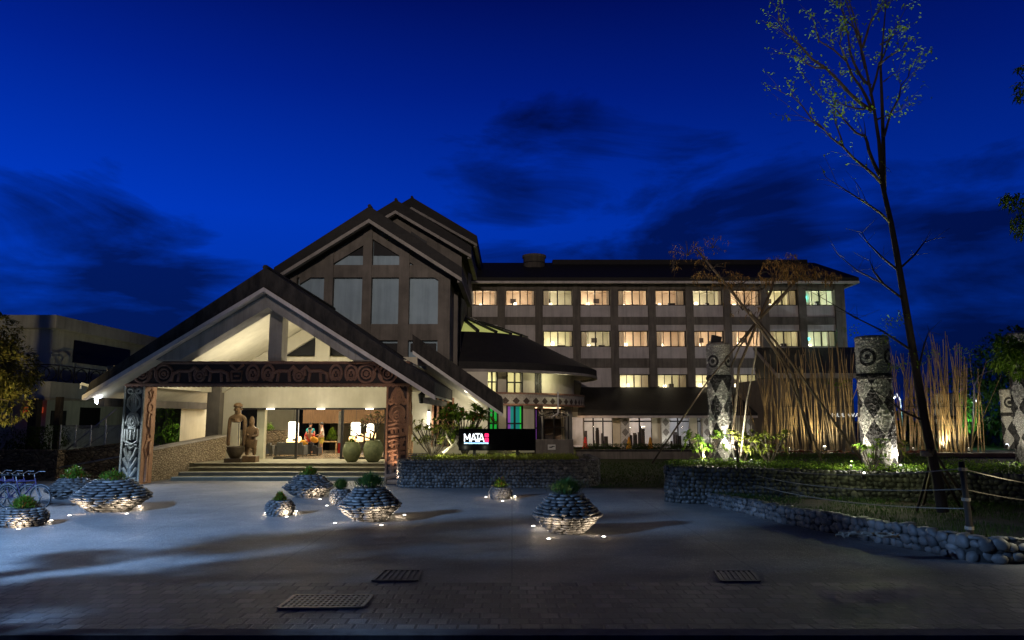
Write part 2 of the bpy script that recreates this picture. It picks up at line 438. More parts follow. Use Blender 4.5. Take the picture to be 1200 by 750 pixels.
M['led_blue'] = emit('led_blue', (.12,.45,1), 1.0)
M['led_pink'] = emit('led_pink', (1,.04,.22), .8)
M['reed'] = simple('brown_reed_thatch', (.17,.10,.05), (.09,.05,.025), 3, .9, .9, 20, .05, stretch=(12,12,.6))
M['asphalt'] = simple('asphalt', (.045,.044,.045), (.03,.03,.03), 3, .9, .6, 60)
M['tyre'] = simple('black_rubber', (.012,.012,.012), None, 3, .8, 0)
def rubble(name, c1, c2, scale=2.4, bump=1.0):
    s = NT(name); v = s.scale(s.pos, (1,1,2.1))
    d = s.voro(scale, 'DISTANCE_TO_EDGE', v); cc = s.voro(scale, 'F1', v, 'Color')
    bw = s.n('ShaderNodeRGBToBW'); s.l(cc, bw.inputs[0])
    c = s.mix(bw.outputs[0], c1, c2)
    c = s.mix(s.ramp(s.noise(9, 5), [(.4, 0.0), (.7, .7)]), c, tuple(x*.4 for x in c1))
    c = s.mix(s.ramp(d, [(.0, 1.0), (.035, 0.0)]), c, (.02,.017,.013))
    s.col(c); s.set(.9, 0, .2)
    h = s.math('ADD', s.ramp(d, [(0, 0.0), (.15, 1.0)]), s.math('MULTIPLY', s.noise(16, 5), .5))
    s.bump(h, bump, .06); return s.m
M['rubble'] = rubble('old_rubble_stone', (.09,.065,.042), (.21,.16,.105), 3.6)
M['pebblewash'] = rubble('lit_pebble_wall', (.30,.23,.15), (.42,.34,.22), 6.5)
def plaza():
    s = NT('brushed_plaza_concrete'); a = s.noise(.35, 6, .65); b = s.noise(22, 5, .8); v = s.voro(13, 'F1', None, 'Distance')
    c = s.mix(s.ramp(a, [(.35, 0.0), (.65, 1.0)]), (.21,.197,.175), (.14,.13,.118))
    c = s.mix(s.ramp(b, [(.5, 0.0), (.66, .85)]), c, (.07,.07,.07))
    c = s.mix(s.ramp(s.noise(9, 5, .75), [(.5, 0.0), (.68, .5)]), c, (.10,.095,.09))
    c = s.mix(s.ramp(s.noise(1.1, 7, .8, s.scale(s.pos, (.35,2.2,1))), [(.52, 0.0), (.64, .5)]), c, (.10,.10,.10))
    c = s.mix(s.ramp(v, [(.10, .55), (.22, 0.0)]), c, (.42,.40,.37))
    st = s.noise(2.2, 6, .75); c = s.mix(s.ramp(st, [(.55, 0.0), (.72, .45)]), c, (.08,.075,.07))
    br = s.n('ShaderNodeTexBrick'); br.offset = 0; s.l(s.scale(s.pos, (1,1,1)), br.inputs['Vector'])
    br.inputs['Scale'].default_value = 1; br.inputs['Brick Width'].default_value = 4.2; br.inputs['Row Height'].default_value = 3.0; br.inputs['Mortar Size'].default_value = .02
    c = s.mix(s.math('MULTIPLY', br.outputs['Fac'], .4), c, (.05,.05,.05))
    s.col(c); s.set(s.ramp(a, [(.3, .55), (.7, .8)]), 0, .35)
    s.bump(s.math('ADD', s.noise(11, 7, .85), s.math('MULTIPLY', s.noise(2.5, 4, .7), .8)), .9, .05); return s.m
M['plaza'] = plaza()
def pavers():
    s = NT('dark_block_pavers'); 
    wv = s.mix(.045, s.pos, s.noise(1.1, 3, .5, None, 'Color'))
    br = s.n('ShaderNodeTexBrick'); s.l(wv, br.inputs['Vector'])
    br.inputs['Scale'].default_value = 1; br.inputs['Brick Width'].default_value = .25; br.inputs['Row Height'].default_value = .25; br.inputs['Mortar Size'].default_value = .024
    br.inputs['Mortar Smooth'].default_value = .6
    br.inputs['Color1'].default_value = (.07,.064,.058,1); br.inputs['Color2'].default_value = (.30,.27,.24,1); br.inputs['Mortar'].default_value = (.008,.008,.008,1); br.inputs['Bias'].default_value = -.3
    c = s.mix(s.ramp(s.noise(2, 6, .7), [(.4, 0.0), (.7, .75)]), br.outputs[0], (.07,.065,.06))
    c = s.mix(s.ramp(s.noise(14, 4, .8), [(.5, 0.0), (.7, .6)]), c, (.05,.045,.04))
    c = s.mix(s.ramp(s.voro(7), [(.05, .8), (.09, 0.0)]), c, (.55,.5,.4))
    s.col(c); s.set(.62, 0, .4)
    nb = s.bump(s.math('SUBTRACT', 1.0, br.outputs['Fac']), .9, .02)
    s.bump(s.noise(16, 6, .85), .8, .03, nb); return s.m
M['pavers'] = pavers()
def grassm():
    s = NT('lawn_grass'); c = s.mix(s.noise(1.3, 6, .7), (.012,.022,.005), (.06,.085,.015)); s.col(c); s.set(.9, 0, .2); s.bump(s.noise(40, 6, .8), 1, .06); return s.m
M['lawn'] = grassm()
def diamonds(name, mode, p, q, light=(.55,.53,.47), dark=(.03,.028,.026), eye=None, band=None, u0=0.0, v0=0.0, size=.47, rr=1.0, mosaic=14):
    s = NT(name); sp = s.n('ShaderNodeSeparateXYZ'); s.l(s.obj, sp.inputs[0])
    if mode == 'cyl': u = s.math('MULTIPLY', s.math('ARCTAN2', sp.outputs[0], s.math('MULTIPLY', sp.outputs[1], -1.0)), rr)
    else: u = sp.outputs[0]
    z = sp.outputs[2]
    jn = s.math('MULTIPLY', s.math('SUBTRACT', s.noise(mosaic, 2, .5, s.obj), .5), .12 if mosaic else 0)
    a = s.math('ABSOLUTE', s.math('SUBTRACT', s.math('FRACT', s.math('ADD', s.math('DIVIDE', s.math('SUBTRACT', u, u0), p), 100.5)), .5))
    b = s.math('ABSOLUTE', s.math('SUBTRACT', s.math('FRACT', s.math('ADD', s.math('DIVIDE', s.math('SUBTRACT', z, v0), q), 100.5)), .5))
    dsum = s.math('ADD', s.math('ADD', a, b), jn)
    m = s.math('LESS_THAN', dsum, size)
    if eye:
        ez, er, ep = eye
        ua = s.math('MULTIPLY', s.math('SUBTRACT', s.math('FRACT', s.math('ADD', s.math('DIVIDE', u, ep), 100.0)), .5), ep)
        dz = s.math('SUBTRACT', z, ez)
        d = s.math('SQRT', s.math('ADD', s.math('MULTIPLY', ua, ua), s.math('MULTIPLY', dz, dz)))
        ring = s.math('MULTIPLY', s.math('LESS_THAN', d, er), s.math('GREATER_THAN', s.math('SINE', s.math('MULTIPLY', d, 2*PI*2.0/er)), -.1))
        top = s.math('GREATER_THAN', z, band)
        bandm = s.math('MULTIPLY', s.math('GREATER_THAN', z, band), s.math('LESS_THAN', z, band + .18))
        m = s.math('ADD', s.math('MULTIPLY', m, s.math('SUBTRACT', 1.0, top)), s.math('MULTIPLY', top, s.math('MAXIMUM', ring, bandm)))
    nn = s.ramp(s.noise(mosaic or 12, 4, .7, s.obj), [(.35, 0.0), (.65, 1.0)])
    if mosaic: nn = s.ramp(s.math('ADD', s.math('MULTIPLY', s.voro(mosaic*1.3, 'F1', s.obj), .9), s.math('MULTIPLY', s.noise(mosaic*1.6, 3, .7, s.obj), .5)), [(.42, 0.0), (.62, 1.0)])
    lc = s.mix(nn, light, tuple(x*(.42 if mosaic else .6) for x in light)); dc = s.mix(nn, tuple(x*1.5 for x in dark), tuple(x*.5 for x in dark))
    s.col(s.mix(m, lc, dc)); s.set(.7, 0, .3)
    s.bump(s.math('ADD', s.voro((mosaic or 10)*1.6, 'F1', s.obj), s.noise(30, 4, .7, s.obj)), .9 if mosaic > 8 else .3, .03); return s.m
M['nbwall'] = concrete('dim_white_plaster', (.42,.42,.41), (.31,.31,.30), .4, .1)
# ============================================================ SETTING
g = MB(); g.quad((-400, -60, -.14), (400, -60, -.14), (400, 600, -.14), (-400, 600, -.14))
g.build('ground', M['soil'], kind='structure')
road = MB(); road.quad((-60, -8, -.13), (60, -8, -.13), (60, 9.15, -.13), (-60, 9.15, -.13))
road.build('road', M['asphalt'], kind='structure')
k = MB(); k.box(-40, 40, 9.15, 9.42, -.14, .012)
k.build('kerb', M['concrete_dark'], kind='structure')
pv = MB(); pv.quad((-40, 9.42, .004), (40, 9.42, .004), (40, 12.0, .004), (-40, 12.0, .004))
pv.quad((-40, 9.42, -.14), (40, 9.42, -.14), (40, 9.42, .004), (-40, 9.42, .004))
pv.build('paved_walk', M['pavers'], kind='structure')
pz = MB(); pz.quad((-40, 12.0, 0), (40, 12.0, 0), (40, 33, 0), (-40, 33, 0))
pz.build('plaza_pavement', M['plaza'], kind='structure')
ln = MB(); ln.quad((3.0, 27.6, .03), (60, 27.6, .03), (60, 75, .45), (3.0, 75, .45))
ln.build('lawn', M['lawn'], kind='structure')
# short grass on the lawn strip between the planters
gt = MB()
for i in range(6000):
    x, y = random.uniform(3.2, 13), random.uniform(27.7, 41)
    z = .03 + (y-27.6)*.0088
    h = random.uniform(.03, .09)
    a = random.random()*PI
    dx, dy = math.cos(a)*.02, math.sin(a)*.02
    gt.add([(x-dx, y-dy, z), (x+dx, y+dy, z), (x+random.uniform(-.03,.03), y+random.uniform(-.03,.03), z+h)], [(0,1,2)])
tag(gt.build('lawn_grass', M['leaf_dark']), 'short dark lawn grass between the two pebble planters', 'grass', kind='stuff')

# platform and steps
st = MB()
ys = [31.0, 31.7, 32.4, 33.1]
for i, y in enumerate(ys):
    y2 = ys[i+1] if i < 3 else 60
    z = .15*(i+1)
    if i < 3: st.box(-14.3 if i < 2 else -14.0, -4.5, y, y2 + .02, -.1, z)
st.box(-15.6, 0.0, 33.1, 62, -.1, .6)
plat = empty('entrance_steps', (-9.5, 31, 0), 'wide low concrete steps rising to the hotel lobby platform', 'steps')
st.each('step', simple('sandy_step_concrete', (.22,.205,.13), (.15,.14,.09), 2, .85, .3), plat)
ns = MB()
for i, y in enumerate(ys): ns.box(-14.25, -4.55, y-.025, y+.05, .15*(i+1)-.02, .15*(i+1)+.006)
ns.each('nosing', M['cream'], plat)

# ============================================================ MAIN HOTEL BLOCK
YB = 60.0
hotel = empty('hotel_block', (10, YB, .5), 'long four-storey concrete hotel block with rows of lit windows', 'hotel building')
cx0 = at(587.5, 350, YB).x; BAY = (at(982.8, 350, YB).x - cx0)/9
def zc(py): return at(600, py, YB).z
rows = []      # (window top z, bottom z)
Z = dict(eave=zc(333.5), w1t=zc(339.5), w1b=zc(358), s1=zc(371.5), b1=zc(380.5), p2=zc(387.5), w2b=zc(406.5), s2=zc(420), b2=zc(431), p3=zc(438.5), w3b=zc(456.5))
xs = [cx0 + BAY*i for i in range(-2, 10)]
cw = .62
cm = MB()
for i, x in enumerate(xs):
    wd = cw if i < len(xs)-1 else .8
    cm.box(x-wd/2, x+wd/2, YB-.25, YB+.4, .3, Z['eave'])
cm.each('column', M['concrete_dark'], hotel)
bm_ = MB()
for za, zb in ((Z['b1'], Z['s1']), (Z['b2'], Z['s2'])):
    bm_.box(xs[0], xs[-1]+.3, YB-.12, YB+.3, za, zb)
bm_.box(xs[0], xs[-1]+.3, YB-.1, YB+.3, Z['w3b']-2.4, Z['w3b']-1.0)
bm_.box(xs[0], xs[-1]+.3, YB-.1, YB+.3, Z['w1t']+.0, Z['eave'])
bm_.each('floor_beam', M['concrete_dark'], hotel)
# spandrels: panels under windows, above windows
sp_ = MB()
for i in range(len(xs)-1):
    a, b = xs[i]+cw/2-.01, xs[i+1]-cw/2+.01
    sp_.box(a, b, YB+.02, YB+.2, Z['s1'], Z['w1b'])
    sp_.box(a, b, YB+.02, YB+.2, Z['s2'], Z['w2b'] if i > 2 else Z['b1'])
    sp_.box(a, b, YB+.02, YB+.2, Z['w3b']-1.0, Z['w3b'] if i > 4 else Z['b2'])
    if i > 2: sp_.box(a, b, YB+.02, YB+.2, Z['p2'], Z['b1'])
    if i > 4: sp_.box(a, b, YB+.02, YB+.2, Z['p3'], Z['b2'])
sp_.each('spandrel_panel', M['panel'], hotel)
bk = MB()
bk.box(xs[0]-1, xs[0], YB+.3, YB+12, 0, Z['eave']); bk.box(xs[-1]+.1, xs[-1]+.4, YB+.42, YB+12, 0, Z['eave'])
bk.box(xs[0], xs[-1], YB+11.7, YB+12, 0, Z['eave'])
bk.each('side_wall', M['concrete_dark'], hotel)
rf = MB()
xl, xr = xs[0]-3, at(1007, 333, YB-1.6).x
ze, zt = Z['eave'], at(800, 306.5, YB+5).z
zf = at(1007, 325, YB-1.6).z
xrt = at(957, 307.5, YB+5).x
yf, yr, yk = YB-1.6, YB+5.5, YB+13
rf.add([(xl,yf,ze),(xr,yf,ze),(xr,yk,ze),(xl,yk,ze),(xl,yf,zf),(xr,yf,zf),(xr,yk,zf),(xl,yk,zf),(xl,yr,zt),(xrt,yr,zt)],
       [(0,3,2,1),(0,1,5,4),(1,2,6,5),(2,3,7,6),(3,0,4,7),(4,5,9,8),(5,6,9),(6,7,8,9),(7,4,8)])
rf.build('roof', M['roof'], hotel)
tr = MB(); tr.box(xl, xr+.03, yf-.03, yf+.25, ze-.18, ze-.002); tr.box(xr-.22, xr+.03, yf+.25, yk, ze-.18, ze-.002)
tr.build('eave_trim', M['eave'], hotel)
rr_ = MB(); xs0 = at(548, 312, YB+4).x; xs1 = at(648, 306, YB+4).x
rr_.box(xs1, xrt-1, YB+4.6, YB+6.4, zt-.35, zt+.1)
rr_.build('ridge', M['roof'], hotel)
# windows with real rooms behind
def make_window(kind, wdt, hgt, mull=(.5,), minor=(.25,.75), pane_rows=0):
    wm_ = MB(); t = .075
    wm_.box(0, wdt, -.04, .06, 0, t); wm_.box(0, wdt, -.04, .06, hgt-t, hgt)
    wm_.box(0, t, -.04, .06, t, hgt-t); wm_.box(wdt-t, wdt, -.04, .06, t, hgt-t)
    fr = wm_
    for mfrac in mull: fr.box(wdt*mfrac-.05, wdt*mfrac+.05, -.03, .05, t, hgt-t)
    for mfrac in minor: fr.box(wdt*mfrac-.03, wdt*mfrac+.03, -.01, .03, t, hgt-t)
    if pane_rows:
        for i in range(1, pane_rows): fr.box(t, wdt-t, -.025, .045, hgt*i/pane_rows-.02, hgt*i/pane_rows+.02)
    return fr
wcount = 0
def room_window(x0, z0, wdt, hgt, variant, parent, yy=YB, glow=(1,.80,.58), power=100, pane_rows=0):
    """window part with frame, pane, room, curtain and lamp sub-parts"""
    global wcount; wcount += 1
    rnd = random.Random(wcount*13+5)
    f = MB(); f.box(x0, x0+wdt, yy+.14, yy+.2, z0-.06, z0-.002)
    win = f.build('window', M['frame'], parent)
    fr = make_window('a', wdt, hgt, pane_rows=pane_rows)
    fr.v = [(x0+a, yy+.16+b, z0+c) for a, b, c in fr.v]
    fr.build('frame', M['frame'], win)
    p = MB(); p.quad((x0+.05, yy+.17, z0+.05), (x0+wdt-.05, yy+.17, z0+.05), (x0+wdt-.05, yy+.17, z0+hgt-.05), (x0+.05, yy+.17, z0+hgt-.05))
    p.build('pane', M['glass'], win)
    r = MB(); a, b, c, d, e, ff = x0-.2, x0+wdt+.2, yy+.25, yy+3.2, z0-.85, z0+hgt+.25
    r.quad((a,d,e),(b,d,e),(b,d,ff),(a,d,ff)); r.quad((a,c,e),(a,d,e),(a,d,ff),(a,c,ff)); r.quad((b,d,e),(b,c,e),(b,c,ff),(b,d,ff))
    r.quad((a,c,e),(b,c,e),(b,d,e),(a,d,e)); r.quad((a,d,ff),(b,d,ff),(b,c,ff),(a,c,ff))
    r.box(x0-.2, x0+wdt+.2, yy+.2, yy+.25, z0-.85, z0-.01)
    r.build('room', M['roomwall2'] if variant == 'pale' else M['roomwall'], win)
    cu = MB(); 
    side = rnd.choice((0, 1, 2))
    spans = {0: [(-.08,.04),(.9,1.08)], 1: [(-.08,.22),(.97,1.08)], 2: [(-.08,.02),(.72,1.08)]}[side]
    for s0, s1 in spans:
        n = max(3, int((s1-s0)*wdt/.07)); 
        for i in range(n):
            xa = x0+wdt*(s0+(s1-s0)*i/n); xb = x0+wdt*(s0+(s1-s0)*(i+1)/n); ya = yy+.42+(i%2)*.05; yb_ = yy+.42+((i+1)%2)*.05
            cu.quad((xa,ya,z0-.6),(xb,yb_,z0-.6),(xb,yb_,z0+hgt+.15),(xa,ya,z0+hgt+.15))
    cu.build('curtain', M['curtain'], win)
    fu = MB(); fx = x0 + wdt*rnd.uniform(.45,.7)
    fu.box(fx, fx+wdt*rnd.uniform(.12,.3), yy+1.2, yy+1.6, z0-.6, z0+hgt*rnd.choice((.06,.2,.3,.42)))
    if rnd.random() < .5: fu.box(x0+wdt*.05, x0+wdt*.22, yy+1.9, yy+2.2, z0-.6, z0+hgt*.3)
    if rnd.random() < .35: q_ = rnd.uniform(.1,.7); fu.box(x0+wdt*q_, x0+wdt*(q_+.2), yy+3.12, yy+3.17, z0+hgt*.5, z0+hgt*.8)
    fu.build('furniture', M['furniture'], win)
    lx = x0 + wdt*rnd.choice((.3,.34,.36,.4)); lz = z0 + hgt*rnd.uniform(.12,.28)
    sh = MB(); sh.lathe([(.16,-.02),(.11,.22)], (lx, yy+1.9, lz), 10, capb=False, capt=False); sh.build('lamp_shade', M['lantern_room'], win, True)
    lamp('room_lamp', lamp_data('POINT', power*rnd.uniform(.35,1.3), glow, .09), (lx, yy+2.4, lz), win)
    lamp('ceiling_lamp', lamp_data('POINT', power*.5, glow, .03), (x0+wdt*.45, yy+1.6, z0+hgt*.97), win)
    return win
for i in range(1, len(xs)-1):
    a, b = xs[i]+cw/2+.02, xs[i+1]-cw/2-.02
    pale = i >= 9 or (i % 4 == 3)
    gl = (.9,.95,.80) if i == 10 else ((1,.84,.58) if i == 9 else (1,.82,.64))
    room_window(a, Z['w1b'], b-a, Z['w1t']-Z['w1b'], 'pale' if pale else 'warm', hotel, glow=gl)
    if i >= 3: room_window(a, Z['w2b'], b-a, Z['p2']-Z['w2b'], 'pale' if i in (3,4,9,10) else 'warm', hotel, glow=gl if i != 3 else (1,.85,.6))
    if 5 <= i <= 8: room_window(a, Z['w3b'], b-a, Z['p3']-Z['w3b'], 'pale', hotel, glow=(1,.84,.6), pane_rows=2 if i >= 7 else 0)
# two teal night lamps in the end bay
for zz0 in (Z['w1b'], Z['w2b']):
    b = MB(); b.stone((xs[10]+.75, YB+.8, zz0+.75), (.13,.13,.13), jit=0)
    b.build('teal_lamp', emit('teal_glow', (.05,.85,.8), 6), hotel)
    lamp('teal_light', lamp_data('POINT', 25, (.05,.8,.75), .1), (xs[10]+.6, YB+.55, zz0+.75), hotel)
tk = empty('roof_water_tank', tuple(at(626, 312, YB+4)), 'round concrete water tank standing on the long hotel roof', 'water tank')
tcn = at(626, 312, YB+4)
b = MB(); b.lathe([(.98,-1.6),(.98,.75),(1.08,.75),(1.08,.95),(.9,1.0),(0,1.05)], tcn, 24); b.build('tank_body', M['concrete_dark'], tk, True)
b = MB(); b.lathe([(1.02,.2),(1.02,.28)], tcn, 24, capb=False, capt=False); b.lathe([(1.02,-.35),(1.02,-.27)], tcn, 24, capb=False, capt=False); b.build('tank_band', M['fascia'], tk)

# ground-floor wing
YW = 55.0
wing = empty('restaurant_wing', (12, YW, .5), 'low dark-roofed wing with glazed doors along the foot of the hotel', 'restaurant wing')
wx0, wx1 = at(677, 487, 53).x, at(917, 487, 53).x
wz0 = at(700, 487, 53).z; wz1 = at(700, 456, YB-.2).z
b = MB()
b.add([(wx0,53,wz0),(wx1,53,wz0),(wx1-.3,YB-.27,wz1),(wx0+.9,YB-.27,wz1),(wx0,53,wz0+.16),(wx1,53,wz0+.16),(wx1-.3,YB-.27,wz1+.16),(wx0+.9,YB-.27,wz1+.16)],
      [(0,3,2,1),(4,5,6,7),(0,1,5,4),(1,2,6,5),(2,3,7,6),(3,0,4,7)])
b.build('roof', M['roof'], wing)
b = MB(); b.box(wx0-.02, wx1+.02, 52.95, 53.12, wz0-.16, wz0-.004); b.build('eave_trim', M['eave'], wing)
b = MB(); b.box(wx0+.6, wx1-.3, 53.15, YB-.3, wz0-.1, wz0-.03); b.build('soffit', M['cream'], wing)
wins = [(684,718),(735,764),(781,808),(817,826),(880,898)]
solid = []; prev = wx0+.6
wf0 = .45
def X55(px): return at(px, 500, YW).x
for a, c in wins:
    solid.append((prev, X55(a))); prev = X55(c)
solid.append((prev, wx1-.4))
b = MB()
for a, c in solid: b.box(a, c, YW, YW+.2, wf0, wz0-.1)
b.each('wall', M['cream'], wing)
b = MB(); b.quad((wx0,YW+4,.4),(wx1,YW+4,.4),(wx1,YW+4,wz0+.3),(wx0,YW+4,wz0+.3)); b.quad((wx0,YW+.2,.45),(wx1,YW+.2,.45),(wx1,YW+4,.45),(wx0,YW+4,.45)); 
b.quad((wx0,YW+.2,wz0-.11),(wx1,YW+.2,wz0-.11),(wx1,YW+4,wz0-.11),(wx0,YW+4,wz0-.11))
b.build('interior', M['white'], wing)
cols_ = [(1,.8,.7),(1,.75,.62),(.75,.78,1),(.8,.85,1),(1,.7,.6)]
for (a, c), gc in zip(wins, cols_):
    xa, xb = X55(a), X55(c); f = MB(); h = wz0-.12-wf0
    n = 2 if c-a < 31 else 3
    for i in range(n+1): f.box(xa+(xb-xa)*i/n-.05, xa+(xb-xa)*i/n+.05, YW+.03, YW+.12, wf0, wf0+h)
    f.box(xa, xb, YW+.04, YW+.11, wf0+h-.35, wf0+h-.25); f.box(xa, xb, YW+.04, YW+.11, wf0, wf0+.08); f.box(xa, xb, YW+.04, YW+.11, wf0+h-.06, wf0+h)
    d = f.build('glazed_door', M['frame'], wing)
    p = MB(); p.quad((xa,YW+.08,wf0),(xb,YW+.08,wf0),(xb,YW+.08,wf0+h),(xa,YW+.08,wf0+h)); p.build('pane', M['glass'], d)
    f = MB()
    for i in range(9):
        fx = random.uniform(xa+.1, xb-.3); y_ = YW+random.uniform(.8,3); f.box(fx, fx+random.uniform(.06,.3), y_, y_+random.uniform(.1,.4), wf0, wf0+random.uniform(.3,1.6))
    f.build('furniture', M['furniture'], d)
    if (xb-xa) > 1: lamp('door_lamp', lamp_data('POINT', 95, gc, .1), ((xa+xb)/2, YW+2, wf0+h-.3), d)
M['dia_flat'] = diamonds('diamond_tiles_flat', 'flat', .62, .74, (.66,.65,.6), (.2,.19,.17), size=.42, mosaic=0, v0=.37)
for a, c in [(727,735.5),(774,782.5),(822,830),(873,880)]:
    xa, xb = X55(a), X55(c); xm = (xa+xb)/2
    pe = empty('tiled_pillar', (xm, YW-.35, wf0), 'flat white pillar with grey diamond tiles, %s along the low wing' % {727:'leftmost',774:'second',822:'third, beside the front totem',873:'rightmost'}[a], 'pillar', 'diamond pillars along the low wing')
    b = MB(); b.box(xm-.31, xm+.31, YW-.6, YW-.01, 0.0+wf0-.3, wz0-.17); b.build('shaft', M['dia_flat'], pe)
    b = MB(); b.box(xm-.36, xm+.36, YW-.65, YW-.01, wf0-.35, wf0-.05); b.build('base', M['concrete_dark'], pe)
    lamp('uplight', lamp_data('SPOT', 45, (1,.95,.85), .05, 90), (xm, YW-1.5, .5), pe, (xm, YW-.5, 1.9))

# annex on the right, behind the bamboo
YA = 48.0
anx = empty('side_annex', (20, YA, .5), 'dark-roofed annex with pale eave behind the left bamboo screen', 'annex building')
ax0, ax1 = at(910, 437, YA).x, at(1012, 437, YA).x
az0 = at(950, 441, YA).z; 
p = [at(910,437,YA), at(1012,437,YA), at(1003,407,57.5), at(884,407,57.5)]
b = MB(); b.prism([p[0], p[1], p[2], p[3]], (0,0,-.15)); 
b.prism([p[0], p[3], Vector((p[3].x, 57.5, p[0].z)) ], (.2,0,0)); b.build('roof', M['roof'], anx)
b = MB(); b.box(ax0-.02, ax1, YA-.06, YA+.1, az0-.12, p[0].z-.01); b.beam(p[0]+Vector((-.05,0,-.1)), p[3]+Vector((-.05,0,-.1)), .12, .2); b.build('eave_trim', M['trim'], anx)
b = MB(); b.box(ax0+.3, ax1-.4, YA+.8, YA+1.0, .2, az0); b.box(ax0+.3, ax0+.5, YA+1, 57.4, .2, az0); b.box(ax0+.1, ax0+.55, YA+.5, YA+.8, .2, az0)
b.each('wall', M['concrete_dark'], anx)
def text(body, size, mat, loc, name, parent=None, extrude=.01, rot=(R(90),0,0), align='LEFT', sx=1.0, bold=0):
    cu = bpy.data.curves.new(name, 'FONT'); cu.body = body; cu.size = size; cu.extrude = extrude; cu.align_x = align; cu.offset = bold
    t = bpy.data.objects.new('tmp_text', cu); col.objects.link(t)
    bpy.context.view_layer.update()
    me = bpy.data.meshes.new_from_object(t.evaluated_get(bpy.context.evaluated_depsgraph_get()))
    bpy.data.objects.remove(t, do_unlink=True)
    me.materials.clear(); me.materials.append(mat)
    o = bpy.data.objects.new(name, me); col.objects.link(o)
    Rm = Euler(rot).to_matrix().to_4x4() @ Matrix.Diagonal((sx,1,1,1))
    me.transform(Rm)
    loc = Vector(loc)
    if parent is not None:
        me.transform(Matrix.Translation(loc - WL.get(parent.name, Vector()))); o.parent = parent
        KIDS.setdefault(parent.name, []).append(o)
    else: o.location = loc
    return o
q = at(974, 488.5, YA+.78)
text('MULIWA', .36, emit('sign_letters', (.9,.9,.85), .8), (q.x, YA+.77, q.z), 'wall_lettering', anx, sx=1.35)

# ============================================================ TOWER WITH THREE STACKED GABLES
tower = empty('gabled_tower', (-7.5, 39, .6), 'tall concrete lobby tower with three stepped dark gables behind the porch', 'tower building')
TX = -7.55; EX = 4.93
def gable(y0, y1, zap, zea, thick, ov=0.0, first=False):
    """roof slab, lighter barge trim and underside"""
    xl, xr = TX-EX, TX+EX
    b = MB()
    poly = [(xl,y0,zea),(TX,y0,zap),(xr,y0,zea),(xr,y0,zea+thick*.8),(TX,y0,zap+thick),(xl,y0,zea+thick*.8)]
    b.prism(poly, (0,y1-y0,0)); b.tube([(TX,y0-.04,zap+thick+.0),(TX,y1,zap+thick+.0)], .11, 6)
    b.build('roof', M['roof'], tower)
    b = MB(); th = .2
    for sgn in (-1, 1):
        x = TX+sgn*EX; poly = [(TX,y0-.12,zap-th),(x,y0-.12,zea-th),(x,y0-.12,zea-.004),(TX,y0-.12,zap-.004)]
        b.prism(poly, (0,.34,0))
        b.box(min(x,x-sgn*.25), max(x,x-sgn*.25), y0+.22, y1, zea-th+.02, zea-.006)
    b.build('barge_trim', M['trim'], tower)
def zat(px, py, Y): return at(px, py, Y).z
gable(37.3, 46.0, zat(428,257,37.3), zat(540,326,37.3), .72)
gable(45.7, 53.2, zat(460,247,45.7), zat(551,299,45.7), .75)
gable(53.0, 62.5, zat(480,243,53), zat(560,286,53), .8)
# facade frame
YT = 38.6
def XT(px, py=330): return at(px, py, YT).x
z1a, z1e = zat(428,257,37.3), zat(540,326,37.3)
def ztop(x): return z1a - (z1a-z1e)*abs(x-TX)/EX - .02
cols_px = [(341,349),(381,391),(425.5,436),(468,480),(514,528)]
b = MB()
for a, c in cols_px:
    xa, xb = XT(a), XT(c)
    b.prism([(xa,YT-.2,4.3),(xb,YT-.2,4.3),(xb,YT-.2,ztop(xb)),(xa,YT-.2,ztop(xa))] if (xa > TX or xb < TX) else [(xa,YT-.2,4.3),(xb,YT-.2,4.3),(xb,YT-.2,ztop(xb)),(TX,YT-.2,ztop(TX)),(xa,YT-.2,ztop(xa))], (0,.6,0))
b.each('column', M['concrete'], tower)
xa, xb = XT(341), XT(528)
b = MB()
for ya, yb in ((311,325.5),(380,399),):
    b.box(xa, xb, YT-.12, YT+.3, zat(430,yb,YT), zat(430,ya,YT))
# raking beams
for sgn in (-1, 1):
    x = TX+sgn*(EX-1.0); 
    b.prism([(TX,YT-.1,z1a-.78),(x,YT-.1,ztop(x)-.72),(x,YT-.1,ztop(x)-.02),(TX,YT-.1,z1a-.03)], (0,.35,0))
b.each('beam', M['concrete'], tower)
b = MB(); b.prism([(xa,YT+.18,4.3),(xb,YT+.18,4.3),(xb,YT+.18,ztop(xb)),(TX,YT+.18,ztop(TX)),(xa,YT+.18,ztop(xa))], (0,.3,0))
b.build('panel', M['bluepanel'], tower)
# dark glass triangles
b = MB()
zb_ = zat(430, 299, YT)
for x0, x1, zt0, zt1 in ((XT(392),XT(425), zat(430,297,YT), zat(430,276,YT)), (XT(436.5),XT(469), zat(430,276,YT), zat(430,297,YT))):
    b.prism([(x0,YT+.12,zb_),(x1,YT+.12,zb_),(x1,YT+.12,zt1),(x0,YT+.12,zt0)], (0,.05,0))
b.box(XT(441), XT(467), YT+.12, YT+.17, zat(430,412,YT), zat(430,402,YT))
b.box(XT(482), XT(512), YT+.12, YT+.17, zat(430,412,YT), zat(430,402,YT))
b.each('gable_glass', M['darkglass'], tower)
b = MB()
b.box(xb-.3, xb-.002, YT+.2, 45.6, .6, z1e+.1); b.box(xa, xa+.3, YT+.5, 45.6, 4.3, z1e)
for y in (41, 43.6): b.box(xb-.1, xb+.22, y, y+.5, .6, z1e-.05)
b.box(xa, xb, 45.6, 45.9, 4.3, ztop(TX)-2)
z2a, z2e = zat(460,247,45.7), zat(551,299,45.7)
b.prism([(xa,46.9,8),(xb,46.9,8),(xb,46.9,z2a-(z2a-z2e)*(xb-TX)/EX-.02),(TX,46.9,z2a-.02),(xa,46.9,z2a-(z2a-z2e)*(TX-xa)/EX-.02)], (0,.3,0))
b.box(xb-.3, xb, 47.2, 53, .6, z2e)
